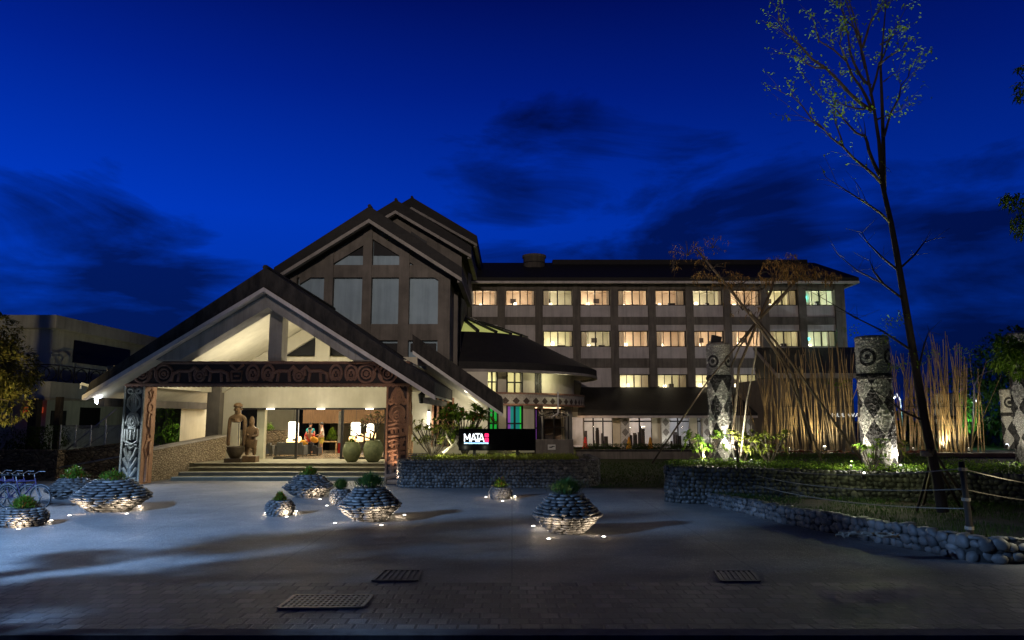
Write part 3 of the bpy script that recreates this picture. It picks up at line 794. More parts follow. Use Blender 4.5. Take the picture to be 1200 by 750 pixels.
z3a, z3e = zat(480,243,53), zat(560,286,53)
b.prism([(xa,54,8),(xb,54,8),(xb,54,z3a-(z3a-z3e)*(xb-TX)/EX-.02),(TX,54,z3a-.02),(xa,54,z3a-(z3a-z3e)*(TX-xa)/EX-.02)], (0,.3,0))
b.box(xb-.3, xb, 54.3, 62, .6, z3e); b.box(xa, xa+.3, 46, 62, .6, z3e-3)
b.each('wall', M['concrete'], tower)
# louvres of the second gable
b = MB(); b.prism([at(481,275,46.75), at(482,271,46.75), at(500,283,46.75), at(500,287,46.75)], (0,.1,0)); b.build('louvre', M['black'], tower)

# side canopy on the right of the porch
cano = empty('side_canopy', (-2.6, 33.5, 2), 'sloping dark canopy with pale underside above the garden planter', 'canopy')
ca, cb_ = at(484, 411, 33.5), at(588, 484, 33.5)
b = MB(); b.prism([(ca.x,33.5,ca.z),(cb_.x,33.5,cb_.z),(cb_.x,33.5,cb_.z+.75),(ca.x-.05,33.5,ca.z+.78)], (0,6.2,0)); b.build('roof', M['fascia'], cano)
b = MB(); b.prism([(ca.x,33.38,ca.z-.17),(cb_.x+.03,33.38,cb_.z-.17),(cb_.x+.03,33.38,cb_.z-.004),(ca.x,33.38,ca.z-.004)], (0,.3,0)); b.build('barge_trim', M['white'], cano)
b = MB(); b.prism([(ca.x,33.7,ca.z-.06),(cb_.x,33.7,cb_.z-.06),(cb_.x,33.7,cb_.z-.006),(ca.x,33.7,ca.z-.006)], (0,5.9,0)); b.build('underside', M['white'], cano)
b = MB()
for y in (35.5, 37.5): b.prism([(ca.x+.4,y,ca.z-.7),(cb_.x-.5,y,cb_.z-.02),(cb_.x-.5,y,cb_.z-.0),(ca.x+.4,y,ca.z-.3)], (0,.3,0))
b.each('rafter', M['white'], cano)
# ============================================================ ENTRANCE PORCH
YP0, YP1 = 27.8, 40.0
pa = at(308, 337, YP0); pl = at(99, 463, YP0); pr = at(509, 463, YP0)
PX = pa.x; PE = (pr.x - pl.x)/2; PX = (pr.x+pl.x)/2 + .0; PZ = pa.z; PZE = pl.z
porch = empty('entrance_porch', (PX, 29.5, 0), 'large gabled entrance porch with carved beam and two carved posts', 'porch')
def pz_(x): return PZ - (PZ-PZE)*abs(x-PX)/PE
b = MB(); th = .8
b.prism([(PX-PE+.0,YP0,PZE),(PX,YP0,PZ),(PX+PE,YP0,PZE),(PX+PE,YP0,PZE+th*.62),(PX,YP0,PZ+th),(PX-PE+.18,YP0,PZE+th*.62)], (0,YP1-YP0,0))
b.tube([(PX,YP0-.03,PZ+th),(PX,YP1,PZ+th)], .11, 6)
b.build('roof', M['fascia'], porch)
b = MB(); t2 = .17
for s_ in (-1, 1):
    x = PX+s_*(PE+.03)
    b.prism([(PX,YP0-.1,PZ-t2),(x,YP0-.1,PZE-t2-.02),(x,YP0-.1,PZE-.01),(PX,YP0-.1,PZ-.005)], (0,.3,0))
b.build('barge_trim', M['eave'], porch)
b = MB()
for s_ in (-1, 1):
    x = PX+s_*(PE-.02)
    b.prism([(PX,YP0+.22,PZ-.08),(x,YP0+.22,PZE-.08),(x,YP0+.22,PZE-.006),(PX,YP0+.22,PZ-.006)], (0,YP1-YP0-.3,0))
b.build('ceiling', M['cream'], porch)
# front truss
YT1 = 29.5; BX0, BX1 = at(150, 440, 29.2).x, at(481, 440, 29.2).x
BZ0, BZ1 = at(300, 452.5, 29.2).z, at(300, 424, 29.2).z
kx = at(316, 400, YT1).x
def truss(y, zb, name, posts=True):
    b = MB(); yr_ = 28.3
    for s_ in (-1, 1):
        xe = PX + s_*(PE-1.1)
        zt0 = pz_(PX)-.1; zt1 = pz_(xe)-.1
        sl_ = (zt0-zt1)/abs(xe-PX); x1 = PX+s_*(zt0-.60-zb)/sl_; x2 = PX+s_*(zt0-zb)/sl_
        b.prism([(PX,yr_,zt0-.60),(x1,yr_,zb+.004),(x2,yr_,zb+.004),(PX,yr_,zt0)], (0,.9,0))
    b.each('rafter', M['concrete_pale'], porch)
    b = MB(); b.box(PX-.27, PX+.27, y-.12, y+.62, zb, PZ-.1); b.build('king_post', M['concrete_pale'], porch)
truss(YT1, BZ1, 'front')
# carved beam
beamE = MB(); beamE.box(BX0, BX1, 29.05, 29.9, BZ0, BZ1)
beam = beamE.build('carved_beam', M['wood_dark_bg'], porch)
def relief(strokes, plane, r=.035, flat=.75):
    """strokes: list of polylines in (u,v); plane(u,v)->3d"""
    b = MB()
    for s_ in strokes:
        pts, rad = (s_ if isinstance(s_, tuple) else (s_, r))
        b.tube([plane(u, v) for u, v in pts], rad*1.1, 6, True)
    return b
def circ(cx, cy, r, a0=0, a1=360, n=14, ry=None):
    ry = ry or r
    return [(cx+r*math.cos(R(a0+(a1-a0)*i/n)), cy+ry*math.sin(R(a0+(a1-a0)*i/n))) for i in range(n+1)]
BL = BX1-BX0; BH = BZ1-BZ0
st_ = []
def snake(cx, s_=1):
    st_.append((circ(cx, .5, .13*3, 20, 380, 16), .05)); st_.append((circ(cx, .5, .21, 0, 360, 12), .04)); st_.append((circ(cx, .5, .07, 0, 360, 8), .05))
    st_.append(([(cx+s_*.1,.93),(cx+s_*.4,.9),(cx+s_*.62,.6),(cx+s_*.7,.2),(cx+s_*.9,.1)], .055))
def face(cx):
    st_.append((circ(cx, .52, .26, -60, 240, 14, .36), .055)); st_.append((circ(cx, .45, .15, 0, 360, 12, .22), .05))
    st_.append(([(cx-.12,.52),(cx-.03,.54)], .03)); st_.append(([(cx+.12,.52),(cx+.03,.54)], .03)); st_.append(([(cx,.5),(cx,.4)], .03)); st_.append(([(cx-.07,.33),(cx+.07,.33)], .03))
def beast(cx, s_):
    st_.append(([(cx-.55*s_,.15),(cx-.5*s_,.5),(cx-.2*s_,.62),(cx+.25*s_,.6),(cx+.45*s_,.8),(cx+.62*s_,.62)], .075))
    st_.append(([(cx-.2*s_,.6),(cx-.25*s_,.15)], .06)); st_.append(([(cx+.25*s_,.58),(cx+.3*s_,.15)], .06)); st_.append(([(cx+.5*s_,.7),(cx+.45*s_,.4)], .05))
u = .75
for kind in ('snake','snake-','beast','c','beast-','pot','face','face','beast','c','beast-','face','face','snake','snake-'):
    if kind == 'snake': snake(u, 1); u += .95
    elif kind == 'snake-': snake(u, -1); u += .9
    elif kind == 'beast': beast(u, 1); u += .8
    elif kind == 'beast-': beast(u, -1); u += .9
    elif kind == 'c': st_.append((circ(u-.1, .4, .22), .05)); st_.append((circ(u-.1, .4, .09), .05)); u += .65
    elif kind == 'pot': st_.append(([(u-.25,.6),(u+.25,.6),(u+.2,.2),(u-.2,.2),(u-.25,.6)], .05)); st_.append(([(u-.3,.9),(u,.65),(u+.3,.9)], .06)); st_.append(([(u-.12,.4),(u+.12,.4)], .04)); u += .72
    elif kind == 'face': face(u); u += .68
sc_ = BL/(u+.1)
pl_ = lambda u_, v_: (BX0+u_*sc_, 29.045, BZ0+.03+v_*(BH-.06))
st_.append(([(0,.98),(u+.1,.98)], .06)); st_.append(([(0,.02),(u+.1,.02)], .06))
relief(st_, pl_).build('relief_carving', M['wood_dark'], beam, True)
bd = MB()
for i in range(60):
    x = BX0+BL*(i+.5)/60; bd.box(x-.05, x+.05, 29.03, 29.1, BZ0-.05, BZ0-.001)
bd.build('drip_edge', M['wood_dark'], beam)

# carved posts
def totem_post(x0, x1, y0, y1, z0, z1, fm, fbg, sm, sbg, label, strokes, side):
    b = MB(); b.box(x0, x1, y0, y1, z0, z1)
    p_ = b.build('carved_post', fbg, porch); p_['label'] = label
    W, H = x1-x0, z1-z0
    pf = lambda u_, v_: (x0+u_*W, y0-.005, z0+v_*H)
    r_ = relief(strokes, pf); r_.box(x0-.02, x0+.05, y0-.06, y0-.002, z0, z1); r_.box(x1-.05, x1+.02, y0-.06, y0-.002, z0, z1)
    r_.build('front_carving', fm, p_, True if False else False)
    ps = lambda u_, v_: (x1+.005, y0+u_*(y1-y0), z0+v_*H)
    b2 = relief(side, ps); b2.box(x1+.002, x1+.03, y0-.0, y1, z0, z1)
    b2.build('side_carving', sm, p_)
LP = (at(145,500,29.2).x, at(167.5,500,29.2).x); RP = (at(453,500,29.2).x, at(478,500,29.2).x)
fig = [ (circ(.3,.95,.13,0,360,10,.022), .05), (circ(.7,.95,.13,0,360,10,.022), .05),
  ([(.48,.93),(.2,.86),(.18,.80),(.45,.74)], .055), ([(.52,.93),(.8,.86),(.82,.80),(.55,.74)], .055), ([(.48,.92),(.38,.86),(.38,.80),(.47,.74)], .045), ([(.52,.92),(.62,.86),(.62,.80),(.53,.74)], .045), ([(.5,.93),(.5,.74)], .05),
  (circ(.5,.65,.28,-50,230,14,.075), .06), (circ(.5,.635,.19,0,360,12,.055), .07), (circ(.5,.635,.09,0,360,8,.028), .08),
  ([(.42,.648),(.46,.65)], .1), ([(.13,.62),(.2,.62)], .09), ([(.87,.62),(.8,.62)], .09),
  ([(.18,.56),(.16,.44),(.5,.40),(.84,.44),(.82,.56)], .07), ([(.3,.565),(.7,.565)], .07), ([(.3,.56),(.34,.46),(.66,.46),(.7,.56)], .08), ([(.5,.55),(.5,.45)], .1), (circ(.4,.52,.05,0,360,8,.012), .08), (circ(.6,.52,.05,0,360,8,.012), .08),
  ([(.2,.40),(.8,.40)], .06), ([(.48,.24),(.3,.3),(.18,.37)], .07), ([(.52,.24),(.7,.3),(.82,.37)], .07), ([(.5,.36),(.35,.39)], .06), ([(.5,.36),(.65,.39)], .06),
  ([(.46,.16),(.3,.21),(.14,.27)], .065), ([(.54,.16),(.7,.21),(.86,.27)], .065), ([(.45,.08),(.3,.12),(.14,.17)], .06), ([(.55,.08),(.7,.12),(.86,.17)], .06), ([(.47,.34),(.46,.02)], .05), ([(.53,.34),(.54,.02)], .05), ([(.1,.03),(.9,.03)], .07), ([(.15,.06),(.4,.06)], .05), ([(.6,.06),(.85,.06)], .05)]
figs = [(circ(.5,.78,.22,0,360,12,.05), .08), ([(.3,.95),(.5,.84),(.7,.95)], .07), ([(.3,.88),(.5,.97),(.7,.88)], .06), ([(.35,.72),(.3,.6),(.5,.56),(.7,.6),(.65,.72)], .09), ([(.5,.7),(.5,.5)], .13),
  (circ(.5,.48,.13,0,360,10,.035), .08), ([(.4,.44),(.22,.36),(.4,.27)], .09), ([(.6,.44),(.78,.36),(.6,.27)], .09), ([(.5,.43),(.5,.3)], .16), ([(.42,.28),(.4,.02)], .10), ([(.6,.28),(.6,.02)], .10)]
totem_post(LP[0], LP[1], 29.15, 30.1, 0, BZ0-.003, M['wood_grey'], M['wood_grey_bg'], M['wood_red'], M['wood_red_bg'], 'post carved with a grey standing figure on its face and a brown figure on its side', fig, figs)
figr = [([(.5,.99),(.3,.92),(.22,.87),(.5,.82)], .08), ([(.5,.99),(.7,.92),(.78,.87),(.5,.82)], .08), ([(.5,.97),(.5,.83)], .14),
  (circ(.18,.84,.1,0,360,8,.02), .07), (circ(.82,.84,.1,0,360,8,.02), .07),
  (circ(.5,.72,.32,-40,220,14,.075), .07), (circ(.5,.70,.17,0,360,12,.05), .11), (circ(.5,.70,.07,0,360,8,.02), .1), ([(.1,.65),(.3,.64)], .08), ([(.7,.64),(.9,.65)], .08), ([(.08,.60),(.5,.63),(.92,.60)], .09),
  ([(.1,.57),(.9,.59)], .08), ([(.25,.56),(.3,.50)], .06), ([(.45,.56),(.5,.50)], .06), ([(.65,.57),(.7,.51)], .06), ([(.1,.49),(.9,.51)], .08), ([(.9,.6),(.9,.5)], .07),
  ([(.1,.44),(.4,.46),(.6,.44),(.9,.46)], .07), ([(.15,.40),(.85,.43)], .06), ([(.25,.46),(.3,.37)], .06), ([(.5,.47),(.5,.36)], .07),([(.75,.47),(.7,.37)], .06),
  ([(.1,.34),(.9,.37)], .08), ([(.15,.30),(.9,.32)], .07), ([(.3,.36),(.3,.24)], .08), ([(.6,.36),(.62,.24)], .08), ([(.1,.22),(.9,.25)], .08), ([(.15,.16),(.85,.18)], .07), ([(.3,.22),(.3,.12)], .08), ([(.6,.24),(.6,.1)], .08), ([(.08,.08),(.95,.12),(.9,.16)], .1), ([(.1,.03),(.9,.03)], .08)]
totem_post(RP[0], RP[1], 29.15, 30.0, 0, BZ0-.003, M['wood_red'], M['wood_red_bg'], M['wood_red'], M['wood_red_bg'], 'warm brown carved post with a figure, on the right of the steps', figr, figs)

# rear frame, lintel and gable wall of the porch
YR = 36.3
RX0, RX1 = at(243, 500, YR).x, at(531, 500, YR).x
OX0, OX1 = at(279, 500, YR).x, at(474, 500, YR).x
LZ0, LZ1 = at(350, 478, YR).z, at(350, 450, YR).z
GZ = at(350, 418.5, YR).z
b = MB()
b.box(RX0+.6, OX0, YR, YR+.3, .6, LZ1); b.box(OX0, OX1, YR, YR+.3, LZ0, LZ1); b.box(OX1, at(500,500,YR).x, YR, YR+.3, .6, LZ1)
xl_, xr_ = PX-PE+.9, PX+PE-.9
zt = pz_(PX)-.12
b.prism([(xl_,YR,LZ1+.004),(xr_,YR,LZ1+.004),(xr_,YR,max(LZ1+.05,pz_(xr_)-.12)),(PX,YR,zt),(xl_,YR,max(LZ1+.05,pz_(xl_)-.12))], (0,.3,0))
b.each('rear_wall', M['cream'], porch)
b = MB(); b.box(at(243,500,YR-.3).x, at(258,500,YR-.3).x, YR-.5, YR+.2, .3, LZ1+.3)
b.build('rear_column', M['concrete'], porch)
b = MB(); b.box(LP[0]+.25, LP[0]+.7, 30.1, YR, BZ0-.02, BZ1+.15); b.box(RP[0]+.2, RP[0]+.65, 30.0, YR, BZ0-.02, BZ1+.15)
b.each('side_beam', M['cream'], porch)
b = MB(); b.box(LP[0]-.9, LP[0]-.02, 29.3, 29.6, BZ0+.35, BZ1-.15); b.box(PX-PE+.3, PX-PE+.55, 28.2, YP1-.3, PZE-.42, PZE-.09); b.box(PX+PE-.5, PX+PE-.25, 28.4, YP1-.3, PZE-.3, PZE-.07)
b.each('eave_beam', M['concrete'], porch)
# rear truss, dark openings, lit ledge
b = MB()
for s_ in (-1, 1):
    b.prism([(PX,YR-.3,zt-.75),(PX+s_*(PE-1.6),YR-.3,pz_(PX+PE-1.6)-.85),(PX+s_*(PE-1.6),YR-.3,pz_(PX+PE-1.6)-.12),(PX,YR-.3,zt)], (0,.26,0))
rx = at(378, 410, YR-.35).x
b.box(rx-.36, rx+.36, YR-.38, YR-.31, GZ-.4, pz_(rx)-.8)
b.box(PX-PE+1, PX+PE-1, YR-.32, YR-.02, GZ-.45, GZ-.02)
b.each('rear_truss', M['cream'], porch)
b = MB()
def tri(pts): b.prism([at(x, y, YR-.02) for x, y in pts], (0,.015,0))
tri([(332,417),(369.5,417),(369.5,396)]); tri([(387,417),(419,417),(387,399)])
b.each('gable_opening', M['black'], porch)
# glazing of the lobby
b = MB(); h0, h1 = .6, LZ0
gy = YR+.1
for px in (279, 348, 401, 452, 474):
    x = at(px, 500, gy).x; b.box(x-.06, x+.06, gy-.05, gy+.06, h0, h1)
b.box(OX0, OX1, gy-.05, gy+.06, h1-.09, h1); 
x0_, x1_ = at(322,500,gy).x, at(347,500,gy).x; b.box(x0_, x1_, gy-.04, gy+.05, h0, h0+.09)
x0_, x1_ = at(402,500,gy).x, at(452,500,gy).x; b.box(x0_, x1_, gy-.04, gy+.05, h0, h0+.09)
gl = b.build('lobby_glazing', M['frame'], porch)
b = MB(); b.quad((OX0,gy,h0),(at(348,500,gy).x,gy,h0),(at(348,500,gy).x,gy,h1),(OX0,gy,h1)); b.quad((at(401,500,gy).x,gy,h0),(OX1,gy,h0),(OX1,gy,h1),(at(401,500,gy).x,gy,h1))
b.each('pane', M['glass'], gl)
x0_, x1_ = at(302,500,gy+.4).x, at(311,500,gy+.4).x
b = MB(); b.box(x0_, x1_, gy+.25, gy+.6, .6, LZ0+.2); b.build('inner_column', M['cream'], porch)
# lobby shell
b = MB(); lx0, lx1 = OX0-3.0, OX1+1.0
b.quad((lx0,49,.6),(lx1,49,.6),(lx1,49,4.3),(lx0,49,4.3)); b.quad((lx0,YR+.3,.6),(lx0,49,.6),(lx0,49,4.3),(lx0,YR+.3,4.3)); b.quad((lx1,49,.6),(lx1,YR+.3,.6),(lx1,YR+.3,4.3),(lx1,49,4.3))
b.quad((lx0,YR+.3,4.1),(lx1,YR+.3,4.1),(lx1,49,4.1),(lx0,49,4.1))
b.build('lobby_wall', M['cream'], porch)
b = MB(); b.quad((lx0,YR+.3,.606),(lx1,YR+.3,.606),(lx1,49,.606),(lx0,49,.606)); b.build('lobby_floor', simple('polished_lobby_floor', (.32,.26,.18), (.26,.21,.15), 2, .25, 0), porch)
b = MB(); xa, xb = at(355,490,43).x, at(472,490,43).x; b.box(xa, xb, 43, 44.2, at(380,496,43).z, 4.05); b.build('thatch_valance', M['reed'], porch)
b = MB(); b.box(at(350,500,45).x, at(372,500,45).x, 45, 45.3, .6, 4.0); b.box(at(279,500,44).x, at(304,500,44).x, 44, 44.2, 1.9, 3.4); b.box(at(379,500,46).x, at(386,500,46).x, 46, 46.2, .6, 2.4)
b.each('dark_partition', M['blackpanel'], porch)
b = MB(); b.box(at(286,500,43.5).x, at(340,500,43.5).x, 43.5, 43.8, .6, 1.9); b.build('low_stone_divider', M['rubble'], porch)
# lamps of the porch
for i, px in enumerate((317, 376, 433)):
    c = at(px, 477.6, YR-.15)
    b = MB(); b.cbox((c.x, YR-.14, LZ0-.05), .36, .16, .06); d = b.build('downlight', M['bulb_soft'], porch)
    lamp('downlight_lamp', lamp_data('SPOT', 260, (1,.86,.62), .12, 150, .8), (c.x, YR-.3, LZ0-.15), porch, (c.x, YR-2.2, 0))
for i, fx in enumerate((.34, .52, .72)):
    x = BX0 + BL*fx
    b = MB(); b.cbox((x, 30.35, BZ1-.2), .3, .3, .12); b.build('uplight_fitting', M['bulb'], porch)
    lamp('beam_uplight', lamp_data('POINT', [165,185,160][i], (1,.90,.70), .15), (x, 32.2, BZ1-.7), porch)
# bright lobby lamps
for x_, y_ in ((330, 40.5), (385, 40), (440, 40.5), (300, 41)):
    c = at(x_, 478, y_); lamp('lobby_lamp', lamp_data('POINT', 260, (1,.87,.66), .12), (c.x, y_, 3.7), porch)

# pebble wing wall beside the steps
ww = MB()
p0, p1 = Vector((-15.05,30.25,0)), Vector((-13.9,35.8,0))
q0, q1 = p0+Vector((-.45,.1,0)), p1+Vector((-.45,.1,0))
ww.prism([(p0.x,p0.y,0),(p1.x,p1.y,0),(p1.x,p1.y,1.72),(p0.x,p0.y,1.22)], (-.45,.1,0))
wwo = empty('wing_wall', (-14.8, 31, 0), 'sloping lit pebble-faced wall running from the grey carved post up the steps', 'wall')
ww.build('wall_body', M['pebblewash'], wwo)
b = MB(); b.prism([(p0.x+.04,p0.y-.04,1.223),(p1.x+.04,p1.y,1.723),(p1.x+.04,p1.y,1.80),(p0.x+.04,p0.y-.04,1.30)], (-.55,.1,0)); b.build('coping', M['trim'], wwo)

# floodlight fixed under the left eave
fl = empty('eave_floodlight', tuple(at(115,466,28.6)), 'blue-white floodlight hanging under the left tip of the porch roof', 'floodlight')
c = at(115,468,28.6)
b = MB(); b.stone(c, (.13,.13,.19), jit=0); b.build('lamp_glass', M['bulb_cool'], fl, True)
b = MB(); b.lathe([(.06,.14),(.15,.18),(.12,.3),(.04,.34)], c, 12); b.tube([c+Vector((0,0,.3)), c+Vector((.25,.1,.6))], .03, 6); b.build('bracket', M['steel'], fl)
lamp('flood_lamp', lamp_data('SPOT', 620, (.72,.82,1), .12, 140, .7), c+Vector((.0,-.1,-.22)), fl, c+Vector((1.4,-1.6,-2.6)))
fh = empty('eave_camera', tuple(at(100,452,28.3)), 'small pale security camera on the left end of the porch roof', 'camera')
c = at(99,451,28.2); b = MB(); b.beam(c+Vector((-.12,0,.06)), c+Vector((.2,0,-.04)), .10, .10); b.tube([c+Vector((-.14,0,.05)), c+Vector((-.14,0,-.15))], .03, 8); b.build('camera_body', M['nbwall'], fh)
b = MB(); b.tube([c+Vector((.1,0,-.02)), c+Vector((.35,.1,-.25))], .02, 6); b.build('arm', M['steel'], fh)

# right side wall of the lobby wing
rw = empty('lobby_side_wall', (-4, YR, .6), 'cream plaster wall with tall dark windows right of the brown post', 'wall')
b = MB(); xw0, xw1 = at(500,500,YR).x, at(573,500,YR+2.2).x
xa_, xb_ = at(507,500,YR).x, at(531,500,YR).x
b.box(at(480,500,YR-.05).x, xa_, YR-.05, YR+.25, .6, 5.0); b.box(xb_, xw1, YR-.05, YR+.25, .6, 4.9); b.box(xa_, xb_, YR-.05, YR+.25, 3.6, 5.2); b.box(xa_, xb_, YR-.05, YR+.25, .6, 1.2)
b.build('wall_body', M['cream'], rw)
wn_ = MB()
for i in range(5):
    x = xa_+(xb_-xa_)*i/4; wn_.box(x-.05, x+.05, YR-.08, YR+.05, 1.2, 3.6)
wn_.box(xa_, xb_, YR-.08, YR+.05, 2.5, 2.6)
wf = wn_.build('window', M['wood_red'], rw)
b = MB(); b.quad((xa_,YR+.1,1.2),(xb_,YR+.1,1.2),(xb_,YR+.1,3.6),(xa_,YR+.1,3.6)); b.build('pane', M['darkglass'], wf)
c = at(502,492,YR-.3); b = MB(); b.tube([(c.x,YR-.2,c.z-.4),(c.x,YR-.2,c.z+.4)], .06, 10)
tl = empty('tube_wall_lamp', tuple(c), 'upright glowing tube lamp fixed on the cream wall', 'wall lamp')
b.build('tube', M['bulb'], tl); b = MB(); b.box(c.x-.05, c.x+.05, YR-.16, YR-.06, c.z-.5, c.z+.5); b.build('bracket', M['black'], tl)
lamp('tube_light', lamp_data('POINT', 12, (1,.93,.8), .1), (c.x, YR-.45, c.z), tl)
c = at(494,466,31.5)
lt = empty('hanging_lantern', tuple(c), 'black lantern hanging under the right eave of the porch', 'lantern')
b = MB(); b.lathe([(.06,-.25),(.10,-.22),(.15,.1),(.17,.12),(.05,.22),(.02,.26)], c, 8); b.build('lantern_body', M['black'], lt); b = MB(); b.tube([c+Vector((0,0,.2)), c+Vector((0,0,.55))], .015, 5); b.build('chain', M['black'], lt)
# warm uplight washing the side of the brown post
ul = gr(484, 566)
ug = empty('post_uplight', (ul.x, 29.3, 0), 'small uplight on the paving at the foot of the brown carved post', 'ground light')
b = MB(); b.lathe([(.09,0),(.09,.08),(.07,.1)], (ul.x+.2,29.35,0), 12); b.build('housing', M['black'], ug)
b = MB(); b.lathe([(.06,.102),(.0,.104)], (ul.x+.2,29.35,0), 12); b.build('lens', M['bulb'], ug)
lamp('post_light', lamp_data('SPOT', 110, (1,.55,.45), .05, 60), (ul.x+.1, 29.3, .25), ug, (RP[1]-.1, 29.5, 3.4))
lamp('post_light', lamp_data('SPOT', 160, (1,.72,.55), .05, 70), (ul.x-.4, 28.2, .25), ug, ((RP[0]+RP[1])/2, 29.3, 2.2))

# ============================================================ CURVED PAVILION
CX, CY = -3.9, 52.0
pav = empty('round_pavilion', (CX, CY, .5), 'round two-storey pavilion with dark cone roof, skylight and diamond frieze', 'pavilion')
EZ = 5.45
b = MB(); b.lathe([(9.9,EZ),(9.9,EZ+.42),(7.6,6.95),(5.1,8.2),(5.02,8.1),(7.5,6.8),(9.7,EZ)], (CX,CY,0), 64, R(180), R(380)); b.build('roof', M['roof'], pav)
b = MB(); b.lathe([(9.93,EZ-.16),(9.95,EZ-.004),(9.7,EZ-.004),(9.7,EZ-.16),(9.93,EZ-.16)], (CX,CY,0), 64, R(180), R(380)); b.build('eave_trim', M['trim'], pav)
b = MB(); b.lathe([(9.65,EZ-.02),(7.0,EZ+.1)], (CX,CY,0), 64, R(180), R(380)); b.build('soffit', M['white'], pav)
M['skylight'] = emit('lit_green_skylight', (.50,.52,.15), .62)
b = MB(); b.lathe([(5.05,8.22),(.5,9.8)], (CX,CY,0), 32); b.build('skylight_pane', M['skylight'], pav)
b = MB()
for i in range(24):
    a = R(15*i+4); b.beam((CX+5.1*math.cos(a),CY+5.1*math.sin(a),8.26),(CX+.3*math.cos(a),CY+.3*math.sin(a),9.92), .22, .16)
b.lathe([(.7,9.75),(.7,9.95),(0,10.05)], (CX,CY,0), 16); b.lathe([(2.8,9.05),(2.72,9.09)], (CX,CY,0), 48, capb=False, capt=False)
b.build('skylight_rib', M['black'], pav)
# wall with openings: build wall segments by angle
RW = 8.3
def angpx(px, r):
    best = min(range(1800, 3800), key=lambda k: abs((600 + F*(CX+r*math.cos(R(k/10)))/(CY+r*math.sin(R(k/10)))/.985) - px) if CY+r*math.sin(R(k/10)) < CY+2 else 1e9)
    return R(best/10)
def arcwall(px0, px1, z0, z1, r=RW, t=.25, mb=None, n=None):
    a0, a1 = angpx(px0, r), angpx(px1, r); n = n or max(2, int(abs(a1-a0)*r/.5))
    (mb or b).lathe([(r,z0),(r,z1),(r-t,z1),(r-t,z0),(r,z0)], (CX,CY,0), n, a0, a1)
def zp(py, Y): return at(600, py, Y).z
F2 = [(553,566),(577.5,582),(594,612),(627,635),(637,662),(672,676)]   # upper openings (px)
b = MB(); prev = 520
for a, c in [(570,582),(594,612),(628,634)]:
    arcwall(prev, a, 3.95, EZ+.05); prev = c
arcwall(prev, 669, 3.95, EZ+.05)
prev = 520
for a, c in [(573,583),(594,612),(627,633),(637,662)]:
    arcwall(prev, a, .5, 3.4); prev = c
arcwall(prev, 671, .5, 3.4)
arcwall(520, 671, 3.3, 4.0)
b.build('wall', M['cream'], pav)
b = MB()
for (a, c, z0, z1) in ((570,582,3.95,EZ),(594,612,3.95,EZ),(628,634,3.95,EZ),(573,583,.9,3.4),(594,612,.9,3.4),(627,633,.5,3.2),(637,662,.5,3.2)):
    for k in range(3):
        an = angpx(a+(c-a)*k/2, RW); x, y = CX+RW*math.cos(an), CY+RW*math.sin(an); b.cbox((x,y,(z0+z1)/2), .09, .09, z1-z0, an)
    for zz in (z0+.05, (z0*.45+z1*.55), z1-.05):
        a0, a1 = angpx(a, RW), angpx(c, RW); b.lathe([(RW+.03,zz-.04),(RW+.03,zz+.04),(RW-.05,zz+.04),(RW-.05,zz-.04),(RW+.03,zz-.04)], (CX,CY,0), 4, a0, a1)
b.build('window_frame', M['frame'], pav)
def arcpane(px0, px1, z0, z1, mat, name='window_pane', r=RW-.12):
    b = MB(); b.lathe([(r,z0),(r,z1)], (CX,CY,0), 4, angpx(px0,r), angpx(px1,r), False, False); b.build(name, mat, pav)
M['pane_green'] = emit('green_lit_pane', (.02,.55,.06), .55); M['pane_teal'] = emit('teal_lit_pane', (.01,.22,.2), .5); M['pane_purple'] = emit('purple_lit_pane', (.22,.06,.35), .5)
M['room_yellow'] = emit('yellow_lit_room', (.75,.72,.30), .42); M['room_warm'] = emit('warm_lit_room', (1,.62,.38), .55)
arcpane(573,583,.9,3.4,M['pane_green']); arcpane(594,598,.9,3.4,M['pane_purple']); arcpane(598,609,.9,3.4,M['pane_teal']); arcpane(609,612,.9,3.4,M['pane_green']); arcpane(627,630,.9,3.2,M['pane_purple']); arcpane(630,633,.9,3.2,M['red_cloth'])
# upper rooms: real back wall, ceiling and lamps
b = MB(); b.lathe([(5.6,3.6),(5.6,6.2)], (CX,CY,0), 40, R(180), R(380), False, False); b.lathe([(5.6,6.1),(8.0,5.5)], (CX,CY,0), 40, R(180), R(380), False, False); b.lathe([(5.6,3.7),(8.0,3.7)], (CX,CY,0), 40, R(180), R(380), False, False)
b.lathe([(6.0,.55),(6.0,3.4)], (CX,CY,0), 40, R(180), R(380), False, False); b.lathe([(6.0,3.3),(8.0,3.3)], (CX,CY,0), 40, R(180), R(380), False, False); b.lathe([(6.0,.56),(8.0,.56)], (CX,CY,0), 40, R(180), R(380), False, False)
b.build('inner_wall', M['roomwall2'], pav)
for px in (576, 603, 631, 560): 
    an = angpx(px, 7); lamp('upper_lamp', lamp_data('POINT', 55, (1,.92,.55), .12), (CX+6.9*math.cos(an), CY+6.9*math.sin(an), 5.0), pav)
for px in (641, 657):
    an = angpx(px, 7.2); lamp('dining_lamp', lamp_data('POINT', 160, (1,.66,.42), .1), (CX+6.9*math.cos(an), CY+6.9*math.sin(an), 2.9), pav)
b = MB()
for i in range(9):
    an = angpx(636+i*3, 7.4); b.cbox((CX+7.4*math.cos(an), CY+7.4*math.sin(an), .6+random.uniform(.2,.6)), .35, .3, random.uniform(.6,1.4))
b.each('dining_furniture', M['furniture'], pav)
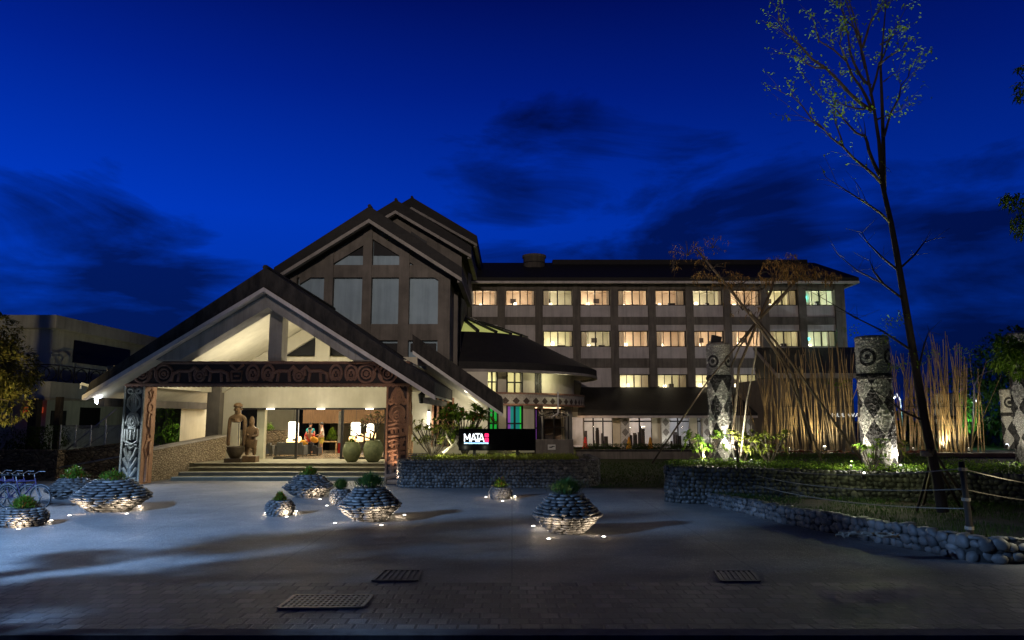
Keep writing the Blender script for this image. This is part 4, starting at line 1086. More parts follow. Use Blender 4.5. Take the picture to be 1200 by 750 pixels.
# frieze with diamonds
M['dia_frieze'] = diamonds('diamond_frieze', 'cyl', .72, .62, (.42,.38,.32), (.05,.035,.028), rr=9.0, size=.36, mosaic=0, v0=3.13)
b = MB(); b.lathe([(9.0,3.42-.5),(9.0,4.08-.5)], (CX,CY,.5-.0), 72, angpx(534,9), angpx(694,9), False, False); b.lathe([(8.98,2.92),(8.3,2.92)], (CX,CY,.5), 72, angpx(534,9), angpx(694,9), False, False); b.build('diamond_frieze', M['dia_frieze'], pav)
b = MB()
for zz in (3.36, 4.04):
    b.lathe([(9.06,zz),(9.06,zz+.1),(8.3,zz+.1),(8.3,zz),(9.06,zz)], (CX,CY,0), 72, angpx(534,9), angpx(694,9))
b.build('frieze_moulding', M['wood_dark'], pav)
M['dia_pil'] = diamonds('diamond_pilaster', 'flat', .74, .86, (.34,.31,.26), (.02,.017,.015), size=.36, mosaic=0)
n_ = 0
for (a, c, z0, z1) in ((562,570,4.1,EZ),(611,621,4.1,EZ),(662,671,4.1,EZ),(675,684,4.1,EZ),(610.5,621,.5,3.3),(663,672,.5,3.3),(676,683,.5,3.3)):
    r = 8.75; am = angpx((a+c)/2, r); x, y = CX+r*math.cos(am), CY+r*math.sin(am); hw = (c-a)/F*y/2
    b = MB(); b.box(-hw, hw, -.25, .25, z0-z0, z1-z0)
    o = b.build('diamond_pilaster', M['dia_pil'], pav); o.location = (x-CX, y-CY, z0-.5)
lamp('frieze_lamp', lamp_data('POINT', 70, (1,.95,.6), .1), (CX+9.4*math.cos(angpx(648,9)), CY+9.4*math.sin(angpx(648,9)), 4.9), pav)
lamp('terrace_lamp', lamp_data('POINT', 30, (1,.85,.6), .1), (CX+9.9*math.cos(angpx(600,9)), CY+9.9*math.sin(angpx(600,9)), 3.0), pav)
# little pergola of flowers over the dining room door
pg = empty('door_pergola', (2.4, 44.5, .5), 'small dark curved pergola with pale flowers over the dining doors', 'pergola')
b = MB(); px0, px1 = at(632,490,42.8).x, at(666,490,42.8).x
for i in range(7):
    t = i/6; x = px0+(px1-px0)*t; b.tube([(x,42.8,2.75),(x,43.4,2.95),(x,44,2.85)], .03, 5)
b.tube([(px0,42.8,2.72),((px0+px1)/2,42.8,2.95),(px1,42.8,2.72)], .04, 6); b.tube([(px0,42.8,.4),(px0,42.8,2.75)], .05, 6); b.tube([(px1,42.8,.4),(px1,42.8,2.75)], .05, 6)
b.build('frame', M['frame'], pg)
b = MB()
for i in range(160): b.leaf((random.uniform(px0,px1),random.uniform(42.6,43.4),random.uniform(2.7,3.0)), (random.uniform(-1,1),random.uniform(-1,.3),random.uniform(-1,.4)), .12, .09)
b.build('blossom', island('pale_blossom', [(.5,.45,.36),(.35,.3,.2)], .7, 0, trans=True, spec=.08), pg)
wp = empty('white_standpipe', (2.9, 43, 2), 'slim white vertical pipe rising in front of the diamond frieze', 'pipe')
c = at(654,470,42.6); b = MB(); b.tube([(c.x,42.6,at(654,484,42.6).z),(c.x,42.6,at(654,459,42.6).z)], .045, 8); b.build('pipe', M['white'], wp); b = MB(); b.tube([(c.x,42.6,at(654,484,42.6).z),(c.x-.4,42.75,at(654,489,42.6).z)], .035, 6); b.build('elbow', M['white'], wp)

# ============================================================ LEFT NEIGHBOUR BUILDING
YN = 38.0
nb = empty('neighbour_house', (-26, YN, .3), 'two-storey pale concrete house with flat parapet roof left of the porch', 'house')
nx = at(64, 400, YN).x; zt_ = at(64,369,YN).z; zb1 = at(64,384,YN).z
b = MB()
b.box(nx-14, nx, YN, 62, zb1, zt_); b.build('parapet', M['nbwall'], nb)
b = MB(); b.box(nx-13.4, nx-.5, YN+.6, 61, .2, zb1-.003); b.build('wall', M['nbwall'], nb)
b = MB(); zs1, zs0 = at(60,447,YN-1.5).z, at(60,466,YN-1.5).z
b.box(nx-14, nx+1.0, YN-1.6, 60, zs0, zs1); b.build('balcony_slab', M['nbwall'], nb)
b = MB(); b.box(nx-14, nx+1.06, YN-1.68, YN-1.5, zs0-.12, zs0+.0); b.box(nx+.9, nx+1.06, YN-1.5, 60, zs0-.12, zs0); b.build('slab_trim', M['trim'], nb)
b = MB()
b.box(nx-.52, nx-.46, YN+2.5, YN+8.5, at(100,431,YN+4).z+.2, at(100,402,YN+4).z); b.box(nx-.52,nx-.46, YN+10.5, YN+13, 5.6, 6.6)
b.box(nx-4.2, nx-2.4, YN+.55, YN+.62, zs1+.1, at(40,400,YN).z)
b.box(nx-.52, nx-.46, YN+1.0, YN+2.3, 2.2, 3.0); b.box(nx-.52, nx-.46, YN+3.6, YN+5.6, 2.0, 3.2)
b.each('window', M['darkglass'], nb)
b = MB()
for i in range(14):
    yy = YN-1.4+i*1.35; zc_ = zs1+.42; x = nx+.8
    pts = [(x, yy+.5*math.cos(R(k)), zc_+.35*math.sin(R(k))) for k in range(0, 361, 30)]; b.tube(pts, .035, 5, False)
    b.tube([(x,yy+.67,zs1),(x,yy+.67,zs1+.9)], .03, 5)
for i in range(8):
    xx = nx+.3-i*1.3; pts = [(xx+.5*math.cos(R(k)), YN-1.45, zs1+.42+.35*math.sin(R(k))) for k in range(0, 361, 30)]; b.tube(pts, .035, 5, False)
b.tube([(nx+.8,YN-1.45,zs1+.85),(nx+.8,58,zs1+.85)], .04, 6); b.tube([(nx-12,YN-1.45,zs1+.85),(nx+.8,YN-1.45,zs1+.85)], .04, 6)
b.build('ornamental_railing', M['black'], nb)
b = MB(); b.box(nx-6.2, nx-3.4, YN+.52, YN+.6, 1.2, 2.2); b.build('cyan_window', emit('cyan_screen_glow', (.05,.5,.75), .9), nb)
b = MB(); b.box(nx-1.2, nx-.6, YN-.2, YN+.5, zs0-.75, zs0-.45); b.build('red_lit_window', emit('dim_red_window_glow', (.55,.06,.02), .35), nb)  # glowing box put in for the red-lit window
# timber posts, fence and rubble wall in front
lf = empty('chainlink_fence', (-19.5, 32.6, 1), 'grey chain-link fence with posts on top of the rubble wall', 'fence')
YF = 32.8; fx0, fx1 = at(70,520,YF).x, at(141,520,YF).x
b = MB(); zf0, zf1 = 1.3, 2.25
for i in range(44):
    x = fx0+(fx1-fx0)*i/44
    b.tube([(x,YF,zf0),(x+.9*.7,YF,zf1)], .008, 3, False); b.tube([(x+.63,YF,zf0),(x,YF,zf1)], .008, 3, False)
b.build('mesh_panel', M['steel'], lf)
b = MB()
for i in range(5): x = fx0+(fx1-fx0)*i/4; b.tube([(x,YF,1.0),(x,YF,zf1+.05)], .03, 6)
b.tube([(fx0,YF,zf1),(fx1,YF,zf1)], .025, 6); b.each('post', M['steel'], lf)
hr = empty('ramp_handrail', (-19, 31.5, .5), 'thin pale handrails climbing diagonally behind the rubble wall', 'handrail')
b = MB(); b.tube([at(78,527,33.5), at(136,480,33.5)], .035, 6); b.tube([at(70,548,31.2), at(140,535,31.2)], .035, 6); b.tube([at(92,528,34), at(140,498,34)], .03, 6); b.each('rail', M['steel'], hr)
b = MB(); 
for t in (.2,.5,.8): 
    c = at(78,527,33.5).lerp(at(136,480,33.5), t); b.tube([c, (c.x,c.y,1.1)], .03, 6)
b.each('baluster', M['steel'], hr)
rb = empty('rubble_wall', (-19, 31.4, 0), 'old brown rubble stone wall behind the bicycles', 'wall')
YRb = 31.0
b = MB(); xq = at(68,528,YRb).x
b.box(xq-12, xq, YRb, YRb+.5, 0, at(30,530,YRb).z); b.build('wall_body', M['rubble'], rb)
b = MB(); b.box(xq-12, xq+.03, YRb-.05, YRb+.55, at(30,530,YRb).z+.002, at(30,530,YRb).z+.09); b.build('coping', M['rubble'], rb)
rb2 = empty('dark_ramp_wall', (-18, 32, 0), 'shadowed sloping rubble wall between the brown wall and the grey carved post', 'wall')
b = MB(); a_ = at(68,531,YRb+1); c_ = at(141,521,YRb+1.4); b.prism([(a_.x,a_.y,0),(c_.x,c_.y,0),(c_.x,c_.y,c_.z),(a_.x,a_.y,a_.z)], (0,.4,0)); b.build('wall_body', M['rubble'], rb2)
b = MB(); b.prism([(a_.x,a_.y-.05,a_.z+.003),(c_.x,c_.y-.05,c_.z+.003),(c_.x,c_.y-.05,c_.z+.08),(a_.x,a_.y-.05,a_.z+.08)], (0,.5,0)); b.build('coping', M['rubble'], rb2)
b = MB(); b.box(nx-2.5, nx-2.1, 35, 35.4, .2, zs0-.2); b.box(nx+.6, nx+1.0, 35.5, 35.9, .2, zs0-.1); b.box(nx+2.5,nx+2.75,34.5,34.75,.2,3.6)
b.each('timber_post', M['bark'], nb)

c = Vector((-2.2, 34.6, 4.1)); cl_ = empty('canopy_fill_lamp', c, 'small white lamp added beneath the side canopy to brighten it', 'lamp')  # lamp added to brighten the space under the canopy
b = MB(); b.cbox(c+Vector((0,1.4,-.2)), .3, .3, .1); b.build('fixture', M['bulb_soft'], cl_)
lamp('canopy_fill_light', lamp_data('POINT', 34, (1,.93,.70), .15), c+Vector((.2,.6,-.9)), cl_)
# ============================================================ STONE BOWLS
def bowl_mesh(courses, per, seed, slim=1.0, roundish=False):
    random.seed(seed); b = MB(); core = MB()
    prof = []
    zmax = 1.0; wz = .47
    for i in range(courses):
        t = (i+.5)/courses
        r = (.44 + (1-.44)*(t/wz)**.85) if t < wz else (1 - (1-.44)*((t-wz)/(1-wz))**(.95))
        if roundish: r = .62+.38*math.sin(PI*(.12+.80*t)) 
        prof.append((r, t))
        n = max(9, int(per*r)); off = random.random()
        hh = .56/courses*slim
        ang = math.atan2(-1 if t > wz else 1, 1)
        for k in range(n):
            a = 2*PI*(k+off+random.uniform(-.12,.12))/n
            L = 2*PI*r/n*.5*random.uniform(.85,1.12)
            b.stone(((r-.05)*math.cos(a), (r-.05)*math.sin(a), (t*slim)), (.10*random.uniform(.8,1.25), L*1.03, hh*random.uniform(.9,1.15)),
                    Euler((random.uniform(-.08,.08), random.uniform(-.1,.1), a)), .12, 2.4)
    core.lathe([(prof[0][0]-.1, 0)] + [(r-.09, t*slim) for r, t in prof] + [(prof[-1][0]-.13, slim*1.0), (0, slim*.97)], (0,0,0), 28)
    return b, core
BIG, BIGC = bowl_mesh(14, 22, 3); BIG2, BIG2C = bowl_mesh(13, 21, 9); SM, SMC = bowl_mesh(8, 19, 5, 1.0, True)
MES = {}
def make_bowl(kind, cx, by, wpx, topy, label):
    base = gr(cx, by); rad = wpx/2/F*(base.y/1.0)*.985
    # base point is the front edge of the foot: move centre back by foot radius
    c = Vector((base.x*(1+rad*.55/base.y), base.y + rad*.55, 0))
    rad *= c.y/base.y
    h = at(cx, topy, c.y).z
    e = empty('stone_bowl', c, label, 'stone planter bowl', 'stacked stone bowls on the plaza')
    src, core = {'a': (BIG, BIGC), 'b': (BIG2, BIG2C), 's': (SM, SMC)}[kind]
    rz = random.random()*6
    ca, sa = math.cos(rz), math.sin(rz)
    for nm, s_, m in (('stone_courses', src, M['slate_stone']), ('core', core, M['mortar'])):
        mb = MB(); mb.f = s_.f; mb.m = s_.m; mb.v = [(c.x+(x*ca-y*sa)*rad, c.y+(x*sa+y*ca)*rad, z*h) for x, y, z in s_.v]
        mb.build(nm, m, e, True)
    b = MB(); b.lathe([(rad*(.50 if kind != 's' else .5), h*.955), (0, h*1.0)], c, 16, capb=False); b.build('soil', M['soil'], e)
    return c, rad, h
def bush(name, c, rx, rz, n, mats, label, cat, leafl=.09, leafw=.04, stems=8, up=.6, group=None, spiky=False):
    e = empty(name, c, label, cat, group)
    b = MB(); s_ = MB(); extra = MB()
    for i in range(stems):
        a = random.random()*2*PI; r = random.random()*rx*.8
        s_.tube([c+Vector((r*.3*math.cos(a), r*.3*math.sin(a), -.02)), c+Vector((r*math.cos(a), r*math.sin(a), rz*random.uniform(.4,.9)))], .008, 4)
    for i in range(n):
        a = random.random()*2*PI; q = math.sqrt(random.random()); z = random.random()**.8
        k = (1-z*.6); cl = .75+.45*noise.noise(Vector((math.cos(a)*2, math.sin(a)*2, z*3+c.x)))
        p = c+Vector((q*rx*k*cl*math.cos(a), q*rx*k*cl*math.sin(a), z*rz*cl*(1.1-q*.5)))
        d = Vector((math.cos(a)*random.uniform(.2,1), math.sin(a)*random.uniform(.2,1), random.uniform(.1,1) if not spiky else random.uniform(.8,2.2)))
        (extra if (len(mats) > 1 and random.random() < .16) else b).leaf(p, d, leafl*random.uniform(.7,1.3), leafw*random.uniform(.7,1.2), .1)
    s_.build('stem', M['bark'], e); b.build('foliage', mats[0], e)
    if extra.v: extra.build('coloured_leaf', mats[1], e)
    return e
bowls = [
 ('a',664.5,627,79,577,'large stone bowl standing alone right of centre, blue-lit above and white below','dark','dark wispy tuft growing in the lone right-hand stone bowl'),
 ('b',432.5,612.5,73,570,'large stone bowl in front of the brown carved post, biggest of the middle cluster','dark','dark grassy tuft in the large bowl before the brown carved post'),
 ('a',361.5,584,58,555,'wide stone bowl directly in front of the entrance steps','red','low green and red plant in the bowl before the steps'),
 ('s',399,592,26,572,'small stone bowl tucked between two large ones in front of the steps','dark','small dark plant in the bowl tucked between two large ones'),
 ('s',327.5,605,33,585,'small round stone bowl with orange plant, lower left of the step bowl','red','orange-leaved plant in the small round bowl below the steps'),
 ('s',586.5,585,27,570,'smallest stone bowl, before the long pebble planter with the sign','leaf','small upright plant in the smallest bowl before the sign planter'),
 ('b',129.5,601,86,561,'widest stone bowl, in front of the grey carved post','red','low green and red plant in the widest left bowl'),
 ('a',84,586,56,559,'stone bowl half hidden behind the widest bowl on the left','leaf','low green plant in the half-hidden left bowl'),
 ('s',26,618,52,594,'stone bowl with bright plants beside the bicycles at the left edge','leaf','bright green and red plants spilling from the bowl by the bicycles')]
BW = []
for kind, cx, by, wp_, ty, lab, pk, plab in bowls:
    c, rad, h = make_bowl(kind, cx, by, wp_, ty+1, lab); BW.append((c, rad, h))
    top = c+Vector((0,0,h*.97))
    if pk == 'dark': bush('potted_shrub', top, rad*.72, .26*rad+.10, 1100, [M['leaf_dark']], plab, 'plant', .22, .016, 20, spiky=True, group='plants in the stone bowls')
    elif pk == 'red': bush('potted_shrub', top, rad*.58, .24*rad+.14, 900, [M['leaf'], M['red_leaf']], plab, 'plant', .08, .035, 6, group='plants in the stone bowls')
    else: bush('potted_shrub', top, rad*.72, .34*rad+.14, 800, [M['leaf'], M['red_leaf']], plab, 'plant', .12, .045, 8, group='plants in the stone bowls')

# recessed ground lights, each aimed at its bowl
GL = [(625,617,0,'left of the lone right-hand bowl'),(643,632,0,'in front of the lone right-hand bowl'),(707.5,629.5,0,'right of the lone right-hand bowl'),
 (392.5,613.5,1,'left of the large bowl before the brown post'),(447,616,1,'in front of the large bowl before the brown post'),(474,604,1,'right of the large bowl before the brown post'),
 (383,593,3,'in front of the small tucked-in bowl'),(375,585.5,2,'in front of the bowl by the steps'),
 (311.5,601.5,4,'left of the small orange-planted bowl'),(336,606,4,'in front of the small orange-planted bowl'),(347,599.5,4,'right of the small orange-planted bowl'),
 (569.5,583,5,'left of the smallest bowl'),(589,587.5,5,'in front of the smallest bowl'),(603.5,582,5,'right of the smallest bowl'),
 (81.5,604.5,6,'left of the widest bowl'),(148.5,602.5,6,'in front of the widest bowl'),(164.5,591.5,6,'right of the widest bowl'),
 (60,610.5,8,'right of the bowl by the bicycles'),(21.5,620.5,8,'in front of the bowl by the bicycles')]
for px, py, bi, lab in GL:
    p_ = gr(px, py); c, rad, h = BW[bi]
    e = empty('ground_light', p_, 'small glowing light in the paving '+lab, 'ground light', 'recessed ground lights round the stone bowls')
    b = MB(); b.lathe([(.075,0),(.075,.012),(.055,.014),(.055,.006),(0,.006)], p_, 16); b.build('ring', M['steel'], e)
    b = MB(); b.lathe([(.045,.008),(.035,.02),(0,.024)], p_, 12); b.build('lens', M['bulb'], e, True)
    d_ = (c-p_); d_.z = 0; dist = d_.length
    lamp('uplight', lamp_data('SPOT', 85*rad**1.3+7, (1,.80,.58), .03, 125, .9), p_+Vector((0,0,.05)), e, c+Vector((0,0,h*1.0)))
    lamp('ground_glow', lamp_data('POINT', 2.4, (1,.72,.42), .03), p_+Vector((0,0,.32)), e)
# hidden back light: the third light of the lone bowl is part of the row seen above

# ============================================================ CENTRAL PEBBLE PLANTER
def stone_wall(name, path, h, sz, mat, label, thick=.3, cap=True, closed=False, jitter=.15, sq=.8, courses=None, parent=None):
    """stones packed along a polyline (front side = right-hand normal), with mortar core"""
    e = parent or empty(name, path[0], label, 'planter wall')
    b = MB(); core = MB()
    seg = [(Vector(path[i]), Vector(path[i+1])) for i in range(len(path)-1)]
    hs = h if isinstance(h, (list, tuple)) else [h]*len(path)
    szs = sz if isinstance(sz, (list, tuple)) else [sz]*len(path)
    for i, (a, c) in enumerate(seg):
        d = (c-a); L = d.length; d.normalize(); nrm = Vector((d.y, -d.x, 0))
        h0, h1 = hs[i], hs[i+1]; s0 = szs[i]; s1 = szs[i+1]
        core.prism([a, c, c+Vector((0,0,h1-.02)), a+Vector((0,0,h0-.02))], -nrm*thick)
        sm_ = (s0+s1)/2; nrow = max(1, round((h0+h1)/2/(sm_*sq)))
        for rwi in range(nrow+ (1 if cap else 0)):
            u = random.random()*sm_
            while u < L+sm_*.3:
                t = min(1, u/L); s_ = (s0+(s1-s0)*t)*random.uniform(1-jitter*1.4, 1+jitter*1.4); hh = h0+(h1-h0)*t
                z = (rwi+.5)*hh/nrow if rwi < nrow else hh-.01
                p = a+d*u+Vector((0,0,z+random.uniform(-.12,.12)*s_))+nrm*random.uniform(-.02,.02)
                if rwi == nrow: p -= nrm*thick*.5
                b.stone(p, (s_*.55, s_*(.26 if rwi < nrow else thick*.5/s_), s_*(.44 if rwi < nrow else .20)*random.uniform(.8,1.2)), Euler((random.uniform(-.2,.2), random.uniform(-.6,.6) if rwi < nrow else 0, math.atan2(d.y, d.x))), .2, 2.6)
                u += s_*.95
    core.build('mortar_core', M['mortar'], e); b.build('stone_facing', mat, e, True)
    return e
cz = 1.02
fy = gr(560, 572).y
xa, xb = at(478, 560, fy).x, at(690, 560, fy).x
pth = [(xa-.55,fy+4.5,0),(xa-.5,fy+.7,0),(xa-.25,fy+.2,0),(xa+.2,fy,0),(xb-.5,fy,0),(xb,fy+.2,0),(xb+.4,fy+.65,0),(xb+.55,fy+1.3,0),(xb+.5,fy+4.5,0)]
stone_wall('sign_planter', pth, cz, .145, M['pebble_dark'], 'long dark pebble-faced planter carrying the illuminated sign', .3)
so = MB(); so.prism([(x, y, cz-.1) for x, y, _ in [(xa-.4,fy+4.6,0),(xa-.3,fy+.4,0),(xa+.2,fy+.15,0),(xb-.4,fy+.15,0),(xb+.3,fy+.8,0),(xb+.35,fy+4.6,0)]][::-1], (0,0,.05)); so.build('planter_soil', M['soil'], kind='structure')
def ground_cover(name, region, n, z, mat, label, cat='ground cover', l=.14, wdt=.05, hvar=.1, blade=False):
    b = MB()
    for i in range(n):
        x, y, zz = region()
        if blade: b.leaf((x,y,zz), (random.uniform(-.5,.5), random.uniform(-.5,.5), 1), l*random.uniform(.6,1.3), wdt, .15)
        else:
            a = random.random()*2*PI; b.leaf((x,y,zz+random.random()*hvar), (math.cos(a), math.sin(a), random.uniform(0,1.1)), l*random.uniform(.6,1.3), wdt*random.uniform(.7,1.3), .2)
    o = b.build(name, mat); return tag(o, label, cat, kind='stuff')
def rg1():
    x = random.uniform(xa, xb-.3); y = fy+.3+random.random()**1.3*3.6; return x, y, cz-.05+.05*noise.noise(Vector((x*2,y*2,0)))
ground_cover('planter_grass', rg1, 5200, cz, M['leaf_yellow'], 'bright yellow-green grass covering the sign planter', 'grass', .2, .022, blade=True)

# illuminated sign board
sgn = empty('hotel_sign', tuple(at(582,528,29.6)), 'black sign board with glowing white hotel name in the pebble planter', 'sign')
s0, s1 = at(537.5,528,29.6), at(627,502.5,29.6)
b = MB(); b.box(s0.x, s1.x, 29.6, 29.85, s0.z, s1.z); b.build('board', M['blackpanel'], sgn)
b = MB(); 
for px in (556, 606): x = at(px,528,29.7).x; b.box(x-.06, x+.06, 29.66, 29.78, cz-.1, s0.z+.002)
b.each('post', M['black'], sgn)
def sx(px): return at(px, 515, 29.58).x
def sz_(py): return at(580, py, 29.58).z
bl = MB()
# MATA drawn as thick strokes with a mirrored zigzag beneath, as on the board
def bar(p, q, wd): bl.beam((sx(p[0]),29.585,sz_(p[1])), (sx(q[0]),29.585,sz_(q[1])), .02, wd, up=(0,1,0)) if False else bl.add(*barq(p, q, wd))
def barq(p, q, wd):
    a = Vector((sx(p[0]),29.58,sz_(p[1]))); c = Vector((sx(q[0]),29.58,sz_(q[1]))); d = (c-a).normalized(); n = Vector((-d.z,0,d.x))*wd/2
    v = [a+n, c+n, c-n, a-n]; v2 = [x+Vector((0,.02,0)) for x in v]
    return v+v2, [(0,1,2,3),(7,6,5,4),(0,4,5,1),(1,5,6,2),(2,6,7,3),(3,7,4,0)]
T, B_ = 508.4, 517.6; m_ = 513
W_ = .045
for seg in [((544.4,B_),(544.4,T)),((544.4,T),(547.5,m_+1.8)),((547.5,m_+1.8),(550.6,T)),((550.6,T),(550.6,B_)),
            ((552.0,B_),(555.0,T)),((555.0,T),(558.0,B_)),((553.2,m_+1.9),(556.8,m_+1.9)),
            ((556.8,T),(562.6,T)),((559.8,T),(559.8,B_)),((558.6,B_-.2),(559.8,m_+1)),((559.8,m_+1),(561.0,B_-.2)),
            ((561.4,B_),(564.3,T)),((564.3,T),(567.2,B_)),((562.5,m_+1.9),(566.1,m_+1.9))]:
    bar(seg[0], seg[1], W_)
bl.build('lettering', M['led_white'], sgn)
bl = MB()
for (x0, x1, y0, y1) in ((568.4,572.2,508.2,512.2),(568.4,572.2,513.6,517.8)):
    w4 = (x1-x0)
    for t in (0,.36,.7,1): bar((x0+w4*t,y0),(x0+w4*t,y1), .03) if t not in (.36,) else bar((x0,(y0+y1)/2),(x1,(y0+y1)/2), .035)
    bar((x0,y0+.3),(x1,y0+.3), .035); bar((x0,y1-.3),(x1,y1-.3), .035); bar((x0+.5,y0+1.3),(x1-.4,y1-1.2), .03); bar((x0,(y0+y1)/2+.9),(x1,(y0+y1)/2+.9),.03)
bl.build('red_characters', M['led_pink'], sgn)
bl = MB(); x = 544
while x < 571.5:
    wl = random.uniform(.5,1.1); bar((x,519.2),(x+wl,519.2), .045); bar((x+wl*.5,518.8),(x+wl*.5,520.2), .02); x += wl+.28
bl.build('small_lettering', emit('led_pale', (.55,.8,1), .8), sgn)
lamp('sign_glow', lamp_data('POINT', 1.6, (.2,.45,1), .25), (sx(556), 29.2, sz_(514)), sgn)

# frangipani and broad-leaved plants
def rosette(b, p, d, n, L, wd):
    d = Vector(d).normalized()
    for k in range(n):
        a = 2*PI*k/n + random.random(); e_ = d.orthogonal().normalized(); f_ = d.cross(e_)
        dd = d*random.uniform(.25,.9) + (e_*math.cos(a)+f_*math.sin(a))
        b.leaf(p, dd, L*random.uniform(.75,1.15), wd, .22)
def frangipani(name, base, h, spread, nb, label, mat='leaf', L=.32, wd=.085, bark='bark', cat='frangipani', n=11, lean=0, group=None, flowers=0):
    e = empty(name, base, label, cat, group); b = MB(); s_ = MB(); base = Vector(base); fl_ = MB()
    for i in range(nb):
        a = 2*PI*i/nb + random.uniform(-.5,.5); r = spread*random.uniform(.5,1)
        mid = base+Vector((r*.45*math.cos(a)+lean*.3, r*.45*math.sin(a), h*.4*random.uniform(.8,1.1)))
        tip = base+Vector((r*math.cos(a)+lean, r*math.sin(a), h*random.uniform(.7,1)))
        s_.tube([base, mid, tip], [.022, .018, .012], 6)
        rosette(b, tip, tip-mid, n, L, wd)
        tip2 = mid.lerp(tip, .4)+Vector((random.uniform(-.3,.3)*spread, random.uniform(-.3,.3)*spread, h*.22))
        s_.tube([mid, tip2], [.014, .009], 5); rosette(b, tip2, tip2-mid, n-1, L*.95, wd)
        tip3 = mid+Vector((random.uniform(-.5,.5)*spread, random.uniform(-.5,.5)*spread, h*.12)); s_.tube([mid, tip3], [.012, .008], 5); rosette(b, tip3, tip3-mid, n-2, L*.85, wd)
        if flowers and i % 3 == 0:
            for k in range(8): fl_.leaf(tip+Vector((random.uniform(-.12,.12),-.1+random.uniform(-.1,.1),random.uniform(0,.2))), (random.uniform(-1,1),-1,random.uniform(-1,1)), .09, .06)
    s_.build('branch', M[bark], e); b.build('foliage', M[mat], e)
    if fl_.v: fl_.build('blossom', M['flower'], e)
    return e
random.seed(21)
frangipani('garden_shrub', (at(507,530,30.2).x,30.2,cz-.1), 1.6, 1.1, 20, 'loose yellow-green shrub left of the sign board', 'leaf_yellow', .24, .09, cat='shrub')
frangipani('broadleaf_plant', (at(545,520,31.2).x,31.2,cz-.1), 2.15, 1.2, 34, 'dense dark long-leaved plant rising behind the sign board', 'leaf', .42, .10, 'bark', 'plant', 13, flowers=1)
frangipani('garden_shrub', (at(591,510,30.6).x,30.6,cz-.1), .95, .3, 3, 'small leafy plant peeping over the middle of the sign board', 'leaf_yellow', .22, .08, cat='shrub')
e = empty('curved_trunk', tuple(at(520,530,29.5)), 'pale curved bare trunk left of the sign board', 'tree trunk')
b = MB(); b.tube([at(519,531,29.4), at(528,524,29.4), at(534,519,29.4), at(536,511,29.4)], [.07,.06,.05,.04], 8); b.tube([at(530,522,29.4), at(524,512,29.4), at(522,505,29.4)], [.045,.035,.02], 7); b.build('trunk', M['bark_pale'], e, True)
gul = empty('garden_uplight', tuple(at(500,531,29.6)), 'small uplight lighting the shrubs left of the sign board', 'garden light')
p_ = at(500,531,29.5); b = MB(); b.lathe([(.06,0),(.07,.1),(.05,.12)], (p_.x,29.5,cz-.05), 10); b.build('housing', M['black'], gul)
lamp('garden_lamp_and_fill', lamp_data('SPOT', 75, (1,1,.72), .1, 130), (p_.x+.5, 29.0, cz+.25), gul, (p_.x+1.5, 31.5, cz+.9))
for gx, gp in ((497,9),(521,8),(545,9),(568,5)):
    lamp('garden_lamp_and_fill', lamp_data('POINT', gp, (1,1,.62), .06), (at(gx,528,29.5).x, 29.55, cz+.42), gul)  # bare point lights added among the shrubs to brighten the leaves
gul2 = empty('garden_uplight', tuple(at(560,531,29.3)), 'small uplight in the grass under the sign board', 'garden light')
b = MB(); b.lathe([(.06,0),(.07,.1),(.05,.12)], (at(585,531,30.2).x,30.2,cz-.05), 10); b.build('housing', M['black'], gul2)
lamp('garden_lamp_and_fill', lamp_data('POINT', 22, (.95,1,.72), .06), (at(600,531,30.2).x, 30.2, cz+.3), gul2)
lamp('garden_lamp_and_fill', lamp_data('POINT', 14, (.95,1,.72), .06), (at(556,531,30.3).x, 30.3, cz+.3), gul2)
# metal easel stand beside the brown post
ea = empty('metal_easel', (gr(482,572).x, 28.2, 0), 'slim metal lattice stand with tilted top beside the brown carved post', 'stand')
x0, x1 = at(474.5,572,28.0).x, at(489,572,28.0).x; yb = 28.0; zt1 = at(482,541,28).z
b = MB()
for x in (x0, x1): b.tube([(x,yb,0.02),(x+.12,yb,zt1)], .022, 6); b.tube([(x,yb+.4,0.02),(x+.12,yb+.1,zt1)], .022, 6)
for t in (.05,.4,.7): b.tube([(x0+.12*t,yb,zt1*t),(x1+.12*t,yb,zt1*t)], .016, 5)
b.tube([(x0,yb,.02),(x0,yb+.4,.02)], .02, 5); b.tube([(x1,yb,.02),(x1,yb+.4,.02)], .02, 5); b.each('leg', M['steel'], ea)
b = MB()
for i in range(7): t = i/6; b.tube([(x0+.02+(x1-x0+.2)*t,yb-.12,zt1-.02),(x0+.14+(x1-x0+.2)*t,yb+.25,zt1+.3)], .012, 4)
for i in range(5): t = i/4; b.tube([(x0+.12*t,yb-.12+.37*t,zt1-.02+.32*t),(x1+.22+.12*t,yb-.12+.37*t,zt1-.02+.32*t)], .012, 4)
b.build('lattice_top', M['steel'], ea)

# ============================================================ RIGHT PLANTERS
random.seed(31)
UZ = 1.08
u0 = gr(784, 589); 
upth = [(14,37,0),(8.8,29.2,0),(6.4,26.2,0),(5.1,24.4,0),(4.85,23.4,0),(5.15,22.85,0),(5.9,22.6,0),(9.6,21.2,0),(13.8,19.7,0),(19,18.2,0)]
stone_wall('upper_planter', upth, UZ, [.2,.17,.15,.15,.15,.15,.15,.16,.17,.2], M['pebble_dark'], 'raised dark pebble-faced planter bed on the right holding the mosaic totems', .32)
so = MB(); so.prism([(14,37,.98),(8.9,29.2,.98),(6.5,26.1,.98),(5.15,24.2,.98),(5.3,23.1,.98),(9.7,21.45,.98),(13.9,19.95,.98),(19,18.5,.98),(26,18.5,.98),(26,37,.98)], (0,0,.04)); so.build('planter_soil', M['soil'], kind='structure')
base = [(829.7,592.5),(870,601),(914,612.5),(965,623),(1016.7,633.5),(1080,646),(1120,654),(1145,659),(1175,661),(1260,662)]
lp = [gr(x, y) for x, y in base]
